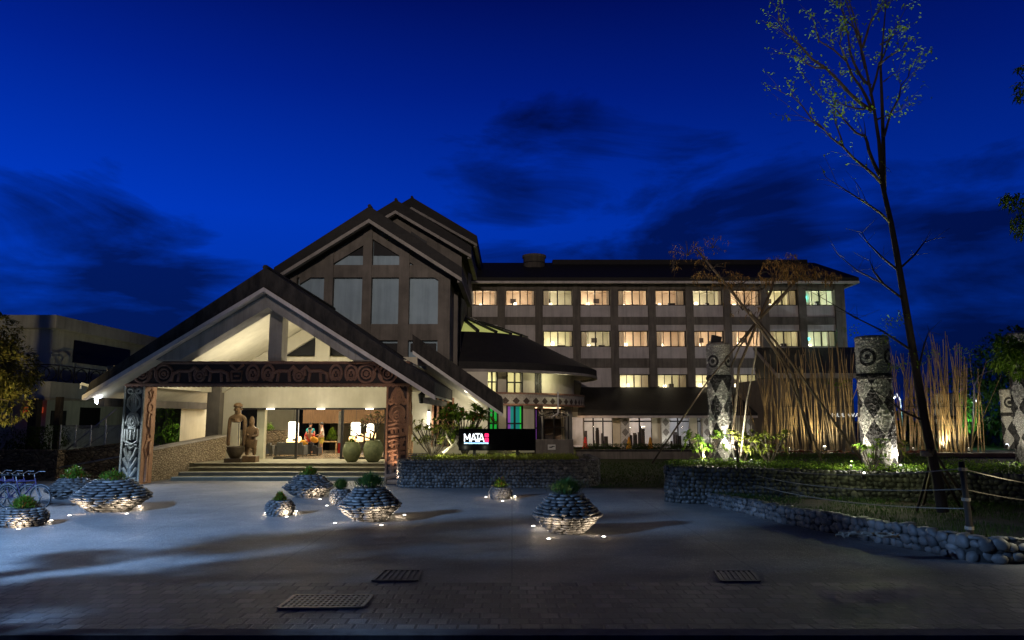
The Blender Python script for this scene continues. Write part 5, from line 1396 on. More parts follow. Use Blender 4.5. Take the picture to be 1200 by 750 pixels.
stone_wall('river_stone_wall', [tuple(p) for p in lp], [.34,.36,.38,.42,.42,.42,.42,.42,.42,.42], [.14,.155,.17,.185,.20,.21,.215,.22,.22,.22], M['river_stone'], 'low curving wall of large rounded river stones along the plaza', .32, sq=.78)
so = MB(); pts = [(p.x+.1, p.y+.12, .27) for p in lp] + [(19,18.3,.27),(13.8,19.75,.27),(9.6,21.25,.27),(6.0,22.6,.27)]
so.prism(pts, (0,0,.04)); so.build('bed_soil', M['soil'], kind='structure')
def inpoly(x, y, P):
    r = False; j = len(P)-1
    for i in range(len(P)):
        if (P[i][1] > y) != (P[j][1] > y) and x < (P[j][0]-P[i][0])*(y-P[i][1])/(P[j][1]-P[i][1])+P[i][0]: r = not r
        j = i
    return r
bedp = [(p[0], p[1]) for p in pts]
def rg2():
    while 1:
        x, y = random.uniform(5.5, 14), random.uniform(12, 23)
        if inpoly(x, y, bedp) and noise.noise(Vector((x*.8, y*.8, 5))) > -.15+random.uniform(-.3,.2): return x, y, .31
ground_cover('bed_grass', rg2, 9000, .3, M['leaf_dark'], 'sparse dark grass and weeds in the lower right bed', 'grass', .14, .012, blade=True)
def rg3():
    while 1:
        x, y = random.uniform(4.9, 16), 18.5+random.random()**1.5*12
        if y > 22.95-(x-5.0)*.36 and y > 19.9-(x-13.8)*.3 and y < 24.2+(x-5.2)*1.33: 
            hh = .10+.12*max(0, noise.noise(Vector((x*.9, y*.9, 1)))+.4)
            return x, y, 1.0+hh*random.random()
def rg4():
    while 1:
        x, y = random.uniform(4.9, 16), random.uniform(18.5, 25)
        e_ = 22.95-(x-5.0)*.36
        if y > e_ and y < e_+1.6 and y < 24.2+(x-5.2)*1.33: return x, y, 1.0+random.random()*.16
cov = [rg3() for i in range(9000)] + [rg4() for i in range(5000)]
random.shuffle(cov); itc = iter(cov)
ground_cover('hedge_cover', lambda: next(itc), 14000, 1.02, M['leaf'], 'low bright green ground cover over the raised right planter', 'ground cover', .12, .05, .1)

# mosaic totems
def totem(px0, px1, topy, by, Y, label, eye=True, tilt=0, n=1, light=(.50,.48,.42)):
    c0 = at((px0+px1)/2, 470, Y); r = (px1-px0)/2/F*Y*.93; z1 = at(px0, topy, Y).z; z0 = max(.95, at(px0, by, Y).z) - .1
    e = empty('mosaic_totem', (c0.x, Y, z0), label, 'totem pillar', 'mosaic totem pillars')
    H = z1-z0; mat = diamonds('diamond_mosaic', 'cyl', 2*PI*r/5, .98, light=light, eye=(H-.62, min(.42,r*.72), 2*PI*r/4), band=H-1.28, rr=r, u0=2*PI*r/10*1.0, size=.48, mosaic=24)
    b = MB(); nn, mm = 110, int(H/.04); vs = []; fs = []
    for i in range(mm+1):
        for k in range(nn):
            a = 2*PI*k/nn; z = H*i/mm
            q = Vector((math.cos(a)*r*9, math.sin(a)*r*9, z*9)); rr = r*(1-.03*z/H) + .02*noise.noise(q*2.2) + .018*noise.cell(q*2.6)
            if H*.0 < z and abs(z-(H-1.2)) < .06: rr += .03
            vs.append((c0.x+rr*math.cos(a), Y+rr*math.sin(a), z0+z))
    for i in range(mm):
        for k in range(nn): fs.append((i*nn+k, i*nn+(k+1)%nn, (i+1)*nn+(k+1)%nn, (i+1)*nn+k))
    fs.append(tuple(mm*nn+k for k in range(nn))); b.add(vs, fs)
    b.build('mosaic_shaft', mat, e)
    b = MB(); b.lathe([(r*.97,-.02),(r*.93,.04),(r*.6,.06),(0,.07)], (c0.x,Y,z1), 28); b.build('cap', M['concrete_dark'], e)
    return Vector((c0.x, Y, z0)), r, z1
random.seed(41)
t1, r1, h1 = totem(829, 858, 404, 540, 26.0, 'slim mosaic totem with black diamonds and a floodlight on top')
t2, r2, h2 = totem(1006, 1046, 396, 545, 22.2, 'thick mosaic totem with swirling eyes beside the tall tree')
t3, r3, h3 = totem(1187, 1222, 392, 545, 24.0, 'mosaic totem cut off by the right edge behind leaves')
t4, r4, h4 = totem(1173, 1198, 457, 524, 36.0, 'short pale diamond totem beyond the bamboo at the far right')
t5, r5, h5 = totem(1095, 1121, 462, 524, 38.0, 'distant totem glimpsed through the right bamboo canes')
fb = empty('totem_floodlight', (t1.x, 26, h1), 'black floodlight tilted on top of the slim totem', 'floodlight')
q0 = at(838, 398, 26.0)
b = MB(); b.beam((q0.x-.18,25.9,q0.z-.05),(q0.x+.16,25.9,q0.z-.12), .14, .42); b.build('lamp_housing', M['black'], fb)
b = MB(); b.tube([(q0.x,26,h1),(q0.x,26,q0.z-.1)], .04, 6); b.box(q0.x-.25,q0.x+.25,25.95,26.05,h1+.08,h1+.12); b.build('bracket', M['black'], fb)
def spotfix(px, py, Y, z, aim, power, label, color=(1,.93,.78), spot=75, glow=.028, dy=-.0, cat='garden light', lens=None):
    p = at(px, py, Y); p.z = z
    e = empty('garden_spotlight', p, label, cat, 'garden spotlights')
    d = (Vector(aim)-p).normalized()
    b = MB(); b.tube([p+Vector((0,0,-.12)), p], .025, 6); b.tube([p-d*.10, p+d*.06], [.05,.07], 10); b.build('housing', M['black'], e)
    b = MB(); b.stone(p+d*.07, (glow,glow,glow), jit=0); b.build('lens', lens or M['bulb'], e, True)
    lamp('spot_lamp', lamp_data('SPOT', power, color, .05, spot, .6), p+d*.14, e, aim)
    lamp('added_spill_light', lamp_data('POINT', min(60, power*.14), color, .06), p+Vector((0,-.25,.42)), e)  # point light added beside each fixture to brighten the nearby ground cover
    return e
spotfix(823, 541, 25.0, 1.15, (t1.x-.15,26,3.4), 900, 'uplight in the leaves at the left foot of the slim totem')
spotfix(862, 541, 25.2, 1.15, (t1.x+.2,26,3.2), 900, 'uplight at the right foot of the slim totem')
spotfix(1056, 545, 21.8, 1.15, (t2.x+.2,22.2,3.6), 900, 'uplight at the right foot of the thick swirling-eye totem')
spotfix(996, 545, 21.6, 1.15, (t2.x-.1,22.2,3.8), 600, 'uplight at the left foot of the thick swirling-eye totem')
spotfix(1180, 523, 33.5, 1.35, (t4.x,36,2.2), 300, 'dazzling star-bright spotlight at the foot of the short far totem', glow=.07, lens=M['bulb_cool'])
spotfix(1182, 545, 23.0, 1.15, (t3.x,24,3.5), 200, 'uplight at the foot of the totem on the right edge')
spotfix(966, 519, 33.0, 1.25, (at(966,519,34.5).x,34.6,4.0), 620, 'warm uplight at the foot of the left bamboo screen', (1,.9,.58), 120, .06)
spotfix(925, 523, 33.0, 1.2, (at(925,519,34.5).x,34.6,4.0), 240, 'low warm uplight at the left end of the bamboo screen', (1,.9,.58), 110, .03)
spotfix(1105, 522, 34.5, 1.25, (at(1108,519,36).x,37,3.5), 700, 'warm uplight glowing behind the right bamboo canes', (1,.92,.62), 120, .05)
spotfix(1135, 524, 33.0, 1.2, (at(1140,519,34.5).x,34.6,4.5), 560, 'warm uplight below the fanning right bamboo canes', (1,.88,.55), 110, .03)
spotfix(1070, 524, 33.0, 1.2, (at(1070,519,34.5).x,34.6,4.0), 140, 'dim warm uplight below the middle bamboo canes', (1,.8,.5), 110, .03)
spotfix(880, 541, 24.5, 1.15, (at(880,520,24.8).x+.3,25,2.2), 120, 'uplight beneath the frangipani right of the slim totem', (.95,1,.75), 130, .03)
# planter plants around the totems
frangipani('frangipani', (at(826,541,25.3).x,25.3,1.0), 1.15, .85, 7, 'leafy frangipani at the left foot of the slim totem', 'leaf', .3, .085)
frangipani('frangipani', (at(872,541,25.4).x,25.4,1.0), 1.1, .7, 7, 'frangipani close to the right side of the slim totem', 'leaf_yellow', .28, .08)
frangipani('frangipani', (at(902,541,25.0).x,25.0,1.0), 1.15, .75, 8, 'bright frangipani standing right of two others by the slim totem', 'leaf_yellow', .28, .08)
frangipani('frangipani', (at(1022,547,21.2).x,21.2,1.0), .95, .45, 5, 'young frangipani in front of the thick swirling-eye totem', 'leaf', .24, .06)
frangipani('frangipani', (at(1050,545,22.9).x,22.9,1.0), .8, .35, 3, 'long-leaved frangipani peeping past the thick totem', 'leaf_yellow', .34, .07)

# bamboo screens
def bamboo_screen(pxs, tops, by, Y, n, label, fan=0, seed=1, depth=1.6):
    random.seed(seed); x0, x1 = at(pxs[0], by, Y).x, at(pxs[1], by, Y).x
    e = empty('bamboo_screen', ((x0+x1)/2, Y, .9), label, 'bamboo screen', 'screens of upright bamboo canes')
    for i in range(n):
        t = (i+random.random())/n; x = x0+(x1-x0)*t; y = Y+random.random()*depth
        px = pxs[0]+(pxs[1]-pxs[0])*t
        k = t*(len(tops)-1); j = min(len(tops)-2, int(k)); ty = tops[j]+(tops[j+1]-tops[j])*(k-j)
        z1 = at(px, ty, y).z - abs(random.gauss(0, .75))
        lean = random.gauss(0, .22) + fan*(t-.35)*1.2
        r = random.uniform(.015, .036); z0 = .9; H = z1-z0
        xt = x+lean*H*.5; pts = []; m = 5
        for q in range(m+1):
            s_ = q/m; pts.append((x+(xt-x)*s_**1.2+.10*math.sin(s_*2.6+i), y+random.gauss(0,.01)+s_*random.gauss(0,.03), z0+H*s_))
        b = MB(); b.tube(pts, [r*(1-.55*q/m) for q in range(m+1)], 6, False)
        for q in range(1, int(H/.45)):
            s_ = q*.45/H; kk = s_*m; jj = min(m-1, int(kk)); p = Vector(pts[jj]).lerp(Vector(pts[jj+1]), kk-jj); rr = r*(1-.55*s_)
            b.tube([p-Vector((0,0,.012)), p+Vector((0,0,.012))], rr*1.22, 6, False)
        b.build('bamboo_cane', M['bamboo'], e)
    return e
bamboo_screen((897,1011), (440,395,420,400,408,392,396), 522, 34, 82, 'brown bamboo canes standing before the annex, left of the thick totem', .04, 51)
bamboo_screen((1040,1094), (405,412,398,420,402), 521, 34, 46, 'reddish bamboo canes between the thick totem and the tall tree', .03, 52)
bamboo_screen((1094,1158), (425,400,388,386,400,430), 521, 34, 52, 'tall golden bamboo canes fanning out right of the tall tree', .16, 53)
bamboo_screen((862,880), (425,440,450), 522, 33, 16, 'small bundle of bamboo canes behind the crossed poles', .05, 54)
# ============================================================ BAMBOO CLUMPS WITH PROPPING POLES
random.seed(61)
def px3(x, y, Y): return at(x, y, Y)
AP = at(886.5, 378, 25.0)
props = [((838,440),(776,528),25.8,23.8,'pole'),]
def prop(label, pts, r=.045, mat='pole'):
    e = empty('prop_pole', pts[-1], label, 'prop pole', 'poles propping the bamboo clumps')
    b = MB(); b.tube(pts, [r*.9]*(len(pts)-1)+[r], 8); b.build('pole', M[mat], e, True)
    b = MB(); p = Vector(pts[0]).lerp(Vector(pts[1]), .1); b.tube([p-Vector((0,0,.05)), p+Vector((0,0,.05))], r*1.25, 8); b.build('tie', M['rope'], e)
def foot(px, py, Y, z=1.0): p = at(px, py, Y); return Vector((p.x, Y, max(z, p.z) if py < 600 else z))
prop('thin prop pole slanting down left past the slim totem towards the lawn', [at(892,370,25.0), at(830,446,25.4), at(764,543,26.2)], .032)
prop('thick prop pole slanting down right to the ground cover', [at(876,362,25.0), at(915,408,24.8), at(960,470,24.4), at(1012,542,24.0)], .045)
prop('prop pole slanting right, just left of the thickest one', [at(880,368,25.2), at(915,422,24.9), at(942,484,24.6), at(963,541,24.3)], .036)
prop('prop pole running down behind the slim totem', [at(892,368,24.9), at(866,408,25.6), at(846,455,26.6), at(836,520,27.2)], .036)
prop('pale bent prop pole hanging straight down from the crossing', [at(889,372,25.1), at(885,420,25.2), at(875,470,25.3), at(868,535,25.3)], .03, 'bark_pale')
def bamboo_clump(label, culms, tufts, n, Y):
    e = empty('bamboo_plant', culms[0][-1], label, 'bamboo', 'leafy bamboo plants behind the planter')
    b = MB()
    for c in culms: b.tube(c, [.03]+[.05]*(len(c)-1), 7)
    lf = MB(); tw = MB()
    for (x, y, rx, ry, k, droop) in tufts:
        for i in range(k):
            a = random.random()*2*PI; q = math.sqrt(random.random())
            px, py = x+rx*q*math.cos(a), y+ry*q*math.sin(a)
            if noise.noise(Vector((px*.09, py*.12, x))) < -.12: continue
            p = at(px, py, Y+random.uniform(-.8,.8))
            for j in range(3):
                lf.leaf(p, (random.uniform(-1,1), random.uniform(-1,1), random.uniform(-1.2,.3)), random.uniform(.10,.2), .028, droop)
        c = culms[0][0]
        for i in range(9):
            a = random.random()*2*PI; p = at(x+rx*.85*math.cos(a), y+ry*.85*math.sin(a), Y); m_ = Vector(c).lerp(p, .5)+Vector((0,0,.15)); tw.tube([at(x, y+ry*.4, Y), at(x+rx*.4*math.cos(a), y+ry*.3*math.sin(a)-1, Y), p], [.012,.008,.004], 4, False)
    b.build('culm', M['pole'], e, True); tw.build('twig', M['bark'], e); lf.build('foliage', M['bamboo_leaf'], e)
bamboo_clump('sparse bamboo with wispy brown leaves above the left part of the roof', [[at(838,318,25.5), at(856,340,25.3), at(887,379,25.0), at(930,440,24.9), at(950,520,24.8)], [at(816,292,25.7), at(838,318,25.5), at(857,341,25.3)]],
  [(806,294,22,14,45,.2),(835,286,20,12,35,.2),(832,312,20,14,55,.3),(842,326,34,11,150,.3),(868,330,18,9,60,.3),(790,312,6,14,10,.3),(870,355,24,22,35,.5)], 1, 25.4)
bamboo_clump('denser bamboo with drooping brown leaf plumes above the right part of the roof', [[at(908,322,25.2), at(904,340,25.1), at(890,372,25.0), at(866,430,25.3), at(858,520,25.6)], [at(922,340,25.3), at(905,358,25.2), at(890,373,25.0)], [at(945,318,25.3), at(928,334,25.3), at(910,356,25.1)]],
  [(905,318,18,14,110,.5),(926,308,14,12,90,.5),(934,318,22,14,190,.5),(950,322,24,11,150,.4),(970,325,16,8,60,.4),(908,306,10,8,35,.3),(893,335,12,12,35,.4)], 1, 25.2)
lamp('clump_light', lamp_data('SPOT', 260, (1,.82,.5), .1, 60), (8.0, 22.8, 1.3), bpy.data.objects['garden_spotlight'], (9.0, 25.2, 8.2))

# ============================================================ TALL BARE TREE
YTR = 17.2
tree = empty('tall_young_tree', (gr(1103,598,.3).x, YTR, .3), 'tall slender leaning young tree with sparse leaves in front of the bamboo', 'tree')
def Z1(x, y, d=0): return at(880+x/2.5, y/2.5, YTR+d)        # coordinates of the enlarged crop
def Z2(x, y, d=0): return at(960+x/2.68, 280+y/2.68, YTR+d)
b = MB()
trunk = [at(1105,600,YTR), at(1098,560,YTR), at(1090,525,YTR), at(1083,490,YTR), at(1073,430,YTR), at(1066,388,YTR), at(1058,340,YTR), at(1049.5,290,YTR), at(1044,260,YTR), at(1034,216,YTR), at(1030,165,YTR), at(1023,120,YTR), at(1012,66,YTR), at(1000,30,YTR), at(985,-20,YTR)]
b.tube(trunk, [.13,.115,.105,.10,.092,.085,.078,.07,.062,.052,.043,.034,.025,.016,.01], 10)
b.tube([Z1(390,560), Z1(388,430,.2), Z1(384,300,.3), Z1(380,200,.4), Z1(388,100,.5), Z1(398,-20,.6)], [.06,.05,.04,.03,.02,.012], 8)
b.build('trunk', M['bark'], tree, True)
BR = [[(385,540),(340,495),(270,430),(215,380),(145,340)],[(215,380),(150,310),(90,270)],[(378,515),(345,440),(335,400),(290,370),(245,315),(180,255)],[(335,400),(330,350)],
 [(355,325),(290,275),(220,200),(150,140),(95,90),(80,30)],[(350,310),(325,260),(280,180),(200,120),(185,60)],[(410,655),(345,600),(290,565),(220,520)],[(345,600),(325,560)],
 [(335,200),(320,110),(280,60),(230,0)],[(350,280),(375,190),(400,130),(450,30)],[(390,400),(410,330),(440,250),(470,195)],[(390,420),(395,490)],[(360,310),(330,320),(280,310),(240,290)],
 [(320,110),(300,40),(290,-20)],[(375,190),(430,150),(470,150)],[(388,240),(430,210)],[(380,130),(420,100),(445,85)],[(280,180),(260,130),(265,90)],[(220,200),(170,190),(135,170)],[(350,250),(320,220),(290,150),(275,60),(260,-10)],[(370,350),(395,340),(440,320)],[(327,140),(345,80),(370,40),(390,-10)],[(270,430),(255,380),(245,345)]]
b = MB(); lf = MB(); tips = []
for br in BR:
    dd = random.uniform(-1.2, 1.2); n = len(br)
    pts = [Z1(x, y, dd*i/(n-1)) for i, (x, y) in enumerate(br)]
    fine = []
    for i in range(n-1):
        fine.append(pts[i]); fine.append(pts[i].lerp(pts[i+1], .5)+Vector((random.gauss(0,.03), random.gauss(0,.05), random.gauss(0,.03))))
    fine.append(pts[-1]); r0 = .0075*n+.003
    b.tube(fine, [r0*(1-.8*i/(len(fine)-1)) for i in range(len(fine))], 6)
    for i in range(2, len(fine)):
        for k in range(2):
            d_ = (fine[i]-fine[i-1]).normalized()+Vector((random.uniform(-.8,.8), random.uniform(-.8,.8), random.uniform(-.3,.9)))
            q = fine[i]+d_*random.uniform(.2,.55); b.tube([fine[i], fine[i].lerp(q,.5)+Vector((0,0,.03)), q], [.006,.005,.003], 4, False)
            tips.append((fine[i], q))
for base_, pts_ in (((265,190), [(200,140),(120,100),(60,50)]), ((290,350), [(200,290),(120,250),(0,180)]), ((250,100), [(200,60),(150,10),(135,-20)]), ((249,97), [(300,50),(330,10),(360,0)]), ((325,570), [(260,540),(210,500),(180,480)]), ((305,440), [(330,330),(345,290)]), ((120,250),[(90,235)]), ((200,140),[(170,100),(160,70)])):
    pts = [Z2(*base_)] + [Z2(x, y, .3*i) for i, (x, y) in enumerate(pts_)]
    b.tube(pts, [.03*(1-.8*i/(len(pts)-1)) for i in range(len(pts))], 6)
    for i in range(1, len(pts)):
        for k in range(3):
            q = pts[i]+Vector((random.uniform(-.4,.4), random.uniform(-.4,.4), random.uniform(-.1,.4))); b.tube([pts[i], q], [.006,.003], 4, False)
b.build('branch', M['bark'], tree)
for a_, q in tips:
    pyy = 375-F*((q.z-CAMZ)/q.y-.135); pxx = 600+F*q.x/q.y
    dens = 1 if pyy < 125 else (.3 if pyy < 190 else .05)
    if noise.noise(q*1.1) > .15 and dens < 1: dens *= .3
    for k in range(int(9*dens+random.random())):
        p = a_.lerp(q, random.uniform(.2,1.2))+Vector((random.gauss(0,.05),random.gauss(0,.05),random.gauss(0,.05))); lf.leaf(p, (random.uniform(-1,1), random.uniform(-1,1), random.uniform(-.8,.8)), random.uniform(.06,.12), .05, .2)
for cl in [(1000,388,14,7),(1055,372,8,8),(1040,395,10,8),(1090,415,16,5),(1050,430,12,5),(985,450,15,4),(1130,410,16,7),(1040,380,8,12),(1075,425,14,6)]:
    for k in range(38):
        p = at(cl[0]+random.gauss(0,cl[2]*.5), cl[1]+random.gauss(0,cl[3]*.5), YTR+random.uniform(-.4,.4)); lf.leaf(p, (random.uniform(-1,1), random.uniform(-1,1), random.uniform(-.8,.8)), random.uniform(.05,.09), .04, .2)
lf.build('foliage', M['leaf_lime'], tree)
spotfix(1012, 548, 19.5, 1.1, tuple(at(1018, 60, YTR)), 4600, 'added uplight in the ground cover brightening the tall tree crown', (.85,1,.45), 34)  # uplight added to make the crown leaves show bright
# stakes round the trunk
for i, (f_, t_, lab) in enumerate([((1074,600),(1094,526),'leftmost stake'),((1082,592),(1096,528),'stake just right of the leftmost one'),((1127,597),(1088,526),'stake leaning from the right foot'),((1143,602),(1090,524),'farthest right stake')]):
    a_, c_ = at(t_[0], t_[1], YTR+(.2 if i % 2 else -.2)), gr(f_[0], f_[1], .3)
    e = empty('tree_stake', c_, lab+' propping the tall young tree', 'tree stake', 'stakes round the tall tree')
    b = MB(); b.tube([c_, a_], .035, 7); b.build('stake', M['pole'], e, True)
tt = at(1090, 531, YTR-.15); b = MB()
for k in range(4): b.lathe([(.125,k*.03),(.14,k*.03+.015),(.125,k*.03+.03)], (tt.x, YTR, tt.z-.08), 14, capb=False, capt=False)
o = b.build('trunk_binding', M['rope'], loc=(tt.x, YTR, tt.z)); tag(o, 'rope binding that ties the stakes to the tall tree trunk', 'rope')

# rope fence
pA = (gr(868, 577, .3)); pB = gr(1138, 630, .35)
hA = at(867, 518, pA.y).z; hB = at(1133, 541, pB.y).z
for p_, h_, r_, lab in ((pA, hA, .045, 'thin dark rope-fence post at the corner of the lower bed'), (pB, hB, .06, 'thick dark bluish rope-fence post in the near right bed')):
    e = empty('fence_post', (p_.x, p_.y, .2), lab, 'post', 'rope fence posts')
    b = MB(); b.tube([(p_.x,p_.y,.2),(p_.x-.02,p_.y,.8),(p_.x-.07,p_.y,h_)], [r_*1.1,r_,r_*.9], 8); b.build('post', M['bark'], e, True)
    b = MB(); 
    for q in (.92,.6,.3): b.tube([(p_.x-.06*q,p_.y,h_*q-.03),(p_.x-.06*q,p_.y,h_*q+.03)], r_*1.35, 8, False)
    b.each('rope_knot', M['rope'], e)
def rope(a, c, sag, label, r=.011):
    a, c = Vector(a), Vector(c); pts = [a.lerp(c, i/24)+Vector((0,0,-sag*4*(i/24)*(1-i/24))) for i in range(25)]
    b = MB(); b.tube(pts, r, 6); tag(b.build('barrier_rope', M['rope'], loc=a), label, 'rope', 'ropes of the fence')
pBx = Vector((pB.x-.06, pB.y, 0)); pAx = Vector((pA.x-.04, pA.y, 0))
rope(pAx+Vector((0,0,at(868,543,pA.y).z)), pBx+Vector((0,0,at(1133,549,pB.y).z)), .22, 'uppermost rope strung between the two fence posts')
rope(pAx+Vector((0,0,at(868,552,pA.y).z)), pBx+Vector((0,0,at(1133,573,pB.y).z)), .22, 'middle rope strung between the two fence posts')
rope(pAx+Vector((0,0,at(868,563,pA.y).z)), pBx+Vector((0,0,at(1133,596,pB.y).z)), .2, 'lowest rope strung between the two fence posts')
rope(pBx+Vector((0,0,at(1133,549,pB.y).z)), pBx+Vector((4.6,1.5,1.1)), .15, 'upper rope running right from the near fence post')
rope(pBx+Vector((0,0,at(1133,573,pB.y).z)), pBx+Vector((4.6,1.5,.85)), .15, 'lower rope running right from the near fence post')
rope(pAx+Vector((0,0,at(868,543,pA.y).z)), (at(800,541,24.2).x,24.2,1.15), .06, 'short rope running back from the thin post to the raised planter')
random.seed(77)
cp = gr(1030, 634, .42); b = MB()
for k in range(9):
    y0 = random.uniform(-.1,.5); pts = [(cp.x-.5+t*.9+random.gauss(0,.03), cp.y+.25+y0*.5+random.gauss(0,.04), .47+random.random()*.06-.06*abs(t-.4)) for t in [i/8*(1+.2*math.sin(k)) for i in range(9)]]; b.tube(pts, .02, 5)
tag(b.build('rope_pile', M['rope'], loc=(cp.x,cp.y,.42)), 'tangled pile of old rope lying on the river-stone wall', 'rope pile')

# ============================================================ COVERS IN THE PAVING
def cover(name, corners, z, bars, label, mat='steel', diag=False):
    P = [gr(x, y, z) for x, y in corners]; e = empty(name, P[0], label, 'drain cover')
    b = MB()
    for i in range(4): b.beam(P[i], P[(i+1)%4], .05, .02)
    b.build('frame', M[mat], e)
    b = MB(); w_ = .034 if diag else .05
    for i in range(1, bars):
        t = i/bars; b.beam(P[3].lerp(P[2], t), P[0].lerp(P[1], t), w_, .012) if diag else b.beam(P[0].lerp(P[3], t), P[1].lerp(P[2], t), w_, .012)
    if diag:
        for i in range(1, 15):
            t = i/15; b.beam(P[0].lerp(P[3], t), P[1].lerp(P[2], t), w_, .009)
    b.build('grate', M[mat], e)
    b = MB(); b.add([p+Vector((0,0,-.008)) for p in P], [(0,1,2,3)]); b.build('pit_shade', M['black'], e)  # black sheet stands in for the shade under the grate
M['cover_iron'] = simple('dull_cast_iron', (.10,.085,.075), (.05,.045,.04), 8, .6, .5, 30)
M['rust'] = simple('worn_bronze_metal', (.55,.42,.24), (.35,.28,.17), 8, .5, .4, 40, .01, metal=.0)
cover('drain_cover', [(326,712.5),(346,697.5),(436,697.5),(424,711.5)], .016, 6, 'large bronze lattice drain cover set in the dark pavers', 'rust', True)
cover('slot_drain', [(437,680.5),(450,668.5),(493.5,668.5),(488,680.5)], .014, 7, 'slotted drain cover in the plaza near the bronze grate', 'cover_iron')
cover('slot_drain', [(846,681),(838,669),(880,669),(890,681)], .014, 7, 'slotted drain cover at the right of the plaza edge', 'cover_iron')

# ============================================================ STATUES, POTS AND LOBBY FURNISHINGS
def skin_fig(name, joints, edges, mat, parent=None, root=0, sub=2, off=None):
    me = bpy.data.meshes.new(name); off = off or (WL.get(parent.name, Vector()) if parent else Vector())
    me.from_pydata([Vector(j[:3])-off for j in joints], edges, []); me.materials.append(mat)
    o = bpy.data.objects.new(name, me); col.objects.link(o)
    m = o.modifiers.new('Skin', 'SKIN'); m.use_smooth_shade = True
    if not me.skin_vertices: 
        bm = bmesh.new(); bm.from_mesh(me); bm.verts.layers.skin.verify(); bm.to_mesh(me); bm.free()
    for i, v in enumerate(me.skin_vertices[0].data):
        r = joints[i][3]; v.radius = (r, r) if not isinstance(r, tuple) else r; v.use_root = (i == root)
    s_ = o.modifiers.new('Sub', 'SUBSURF'); s_.levels = sub; s_.render_levels = sub
    if parent: o.parent = parent; KIDS.setdefault(parent.name, []).append(o); WL[o.name] = WL.get(parent.name, Vector())
    return o
YS = 33.7
s1p = at(276, 541, YS); s1p.z = .6
H1 = at(276,472,YS).z-.6
stt = empty('carved_statue', s1p, 'taller carved wooden figure whose long arms frame a gap above a bowl', 'statue', 'carved statues on the platform')
X, Y = s1p.x, YS
k = H1/2.6
b = MB(); b.box(X-.42, X+.32, Y-.3, Y+.3, .6, .6+.17*k); b.build('plinth', M['statue_dark'], stt)
b = MB(); b.lathe([(.2*k,.17*k),(.28*k,.3*k),(.38*k,.5*k),(.36*k,.62*k),(.40*k,.68*k),(.30*k,.70*k),(.27*k,.6*k),(0,.45*k)], (X-.03,Y,.6), 20); b.build('bowl', M['statue_dark'], stt, True)
J = [(X,Y,.6+1.75*k,(.30*k,.17*k)),(X,Y,.6+1.98*k,(.30*k,.17*k)),(X,Y,.6+2.1*k,.10*k),(X,Y-.02,.6+2.28*k,(.17*k,.18*k)),(X,Y-.02,.6+2.45*k,(.16*k,.17*k)),
     (X-.32*k,Y,.6+1.95*k,.10*k),(X-.36*k,Y,.6+1.4*k,.09*k),(X-.36*k,Y,.6+.7*k,.085*k),(X+.32*k,Y,.6+1.95*k,.10*k),(X+.34*k,Y,.6+1.4*k,.09*k),(X+.32*k,Y,.6+.7*k,.085*k),
     (X-.12*k,Y-.14,.6+1.82*k,.10*k),(X+.14*k,Y-.14,.6+1.82*k,.10*k)]
skin_fig('figure', J, [(0,1),(1,2),(2,3),(3,4),(1,5),(5,6),(6,7),(1,8),(8,9),(9,10),(0,11),(0,12)], M['statue'], stt)
b = MB()
for sx_ in (-1,1): b.stone((X+sx_*.06*k,Y-.19*k,.6+2.33*k), (.022*k,.02*k,.016*k), jit=0); b.stone((X+sx_*.17*k,Y,.6+2.3*k), (.03*k,.04*k,.06*k), jit=0)
b.stone((X,Y-.2*k,.6+2.27*k), (.02*k,.03*k,.045*k), jit=0); b.stone((X,Y-.185*k,.6+2.19*k), (.05*k,.02*k,.012*k), jit=0)
b.lathe([(.19*k,0),(.20*k,.06*k),(.17*k,.14*k),(.08*k,.2*k)], (X,Y,.6+2.4*k), 16); b.build('face_and_headdress', M['statue'], stt, True)
s2p = at(293, 541, YS+.2); H2 = at(293,485,YS).z-.6; k = H2/2.1; X, Y = s2p.x, YS+.2
st2 = empty('carved_statue', (X,Y,.6), 'shorter carved wooden figure with folded arms and tall headdress', 'statue', 'carved statues on the platform')
b = MB(); b.box(X-.28, X+.33, Y-.25, Y+.25, .6, .6+.26*k); b.build('plinth', M['statue'], st2)
J = [(X,Y,.6+.98*k,(.2*k,.16*k)),(X,Y,.6+1.2*k,(.18*k,.14*k)),(X,Y,.6+1.42*k,(.24*k,.15*k)),(X,Y,.6+1.55*k,.09*k),(X,Y,.6+1.7*k,(.13*k,.14*k)),(X,Y,.6+1.85*k,.12*k),(X,Y,.6+2.02*k,.06*k),
     (X-.25*k,Y,.6+1.42*k,.08*k),(X-.3*k,Y-.05,.6+1.15*k,.075*k),(X-.05*k,Y-.2,.6+1.2*k,.06*k),(X+.25*k,Y,.6+1.42*k,.08*k),(X+.3*k,Y-.05,.6+1.15*k,.075*k),(X+.08*k,Y-.2,.6+1.1*k,.06*k),
     (X-.13*k,Y,.6+.85*k,.13*k),(X-.16*k,Y,.6+.55*k,.10*k),(X-.16*k,Y,.6+.28*k,.08*k),(X+.13*k,Y,.6+.85*k,.13*k),(X+.17*k,Y,.6+.55*k,.10*k),(X+.17*k,Y,.6+.28*k,.08*k)]
skin_fig('figure', J, [(0,1),(1,2),(2,3),(3,4),(4,5),(5,6),(2,7),(7,8),(8,9),(2,10),(10,11),(11,12),(0,13),(13,14),(14,15),(0,16),(16,17),(17,18)], M['statue'], st2)
b = MB()
for sx_ in (-1,1): b.stone((X+sx_*.05*k,Y-.14*k,.6+1.74*k), (.018*k,.018*k,.014*k), jit=0)
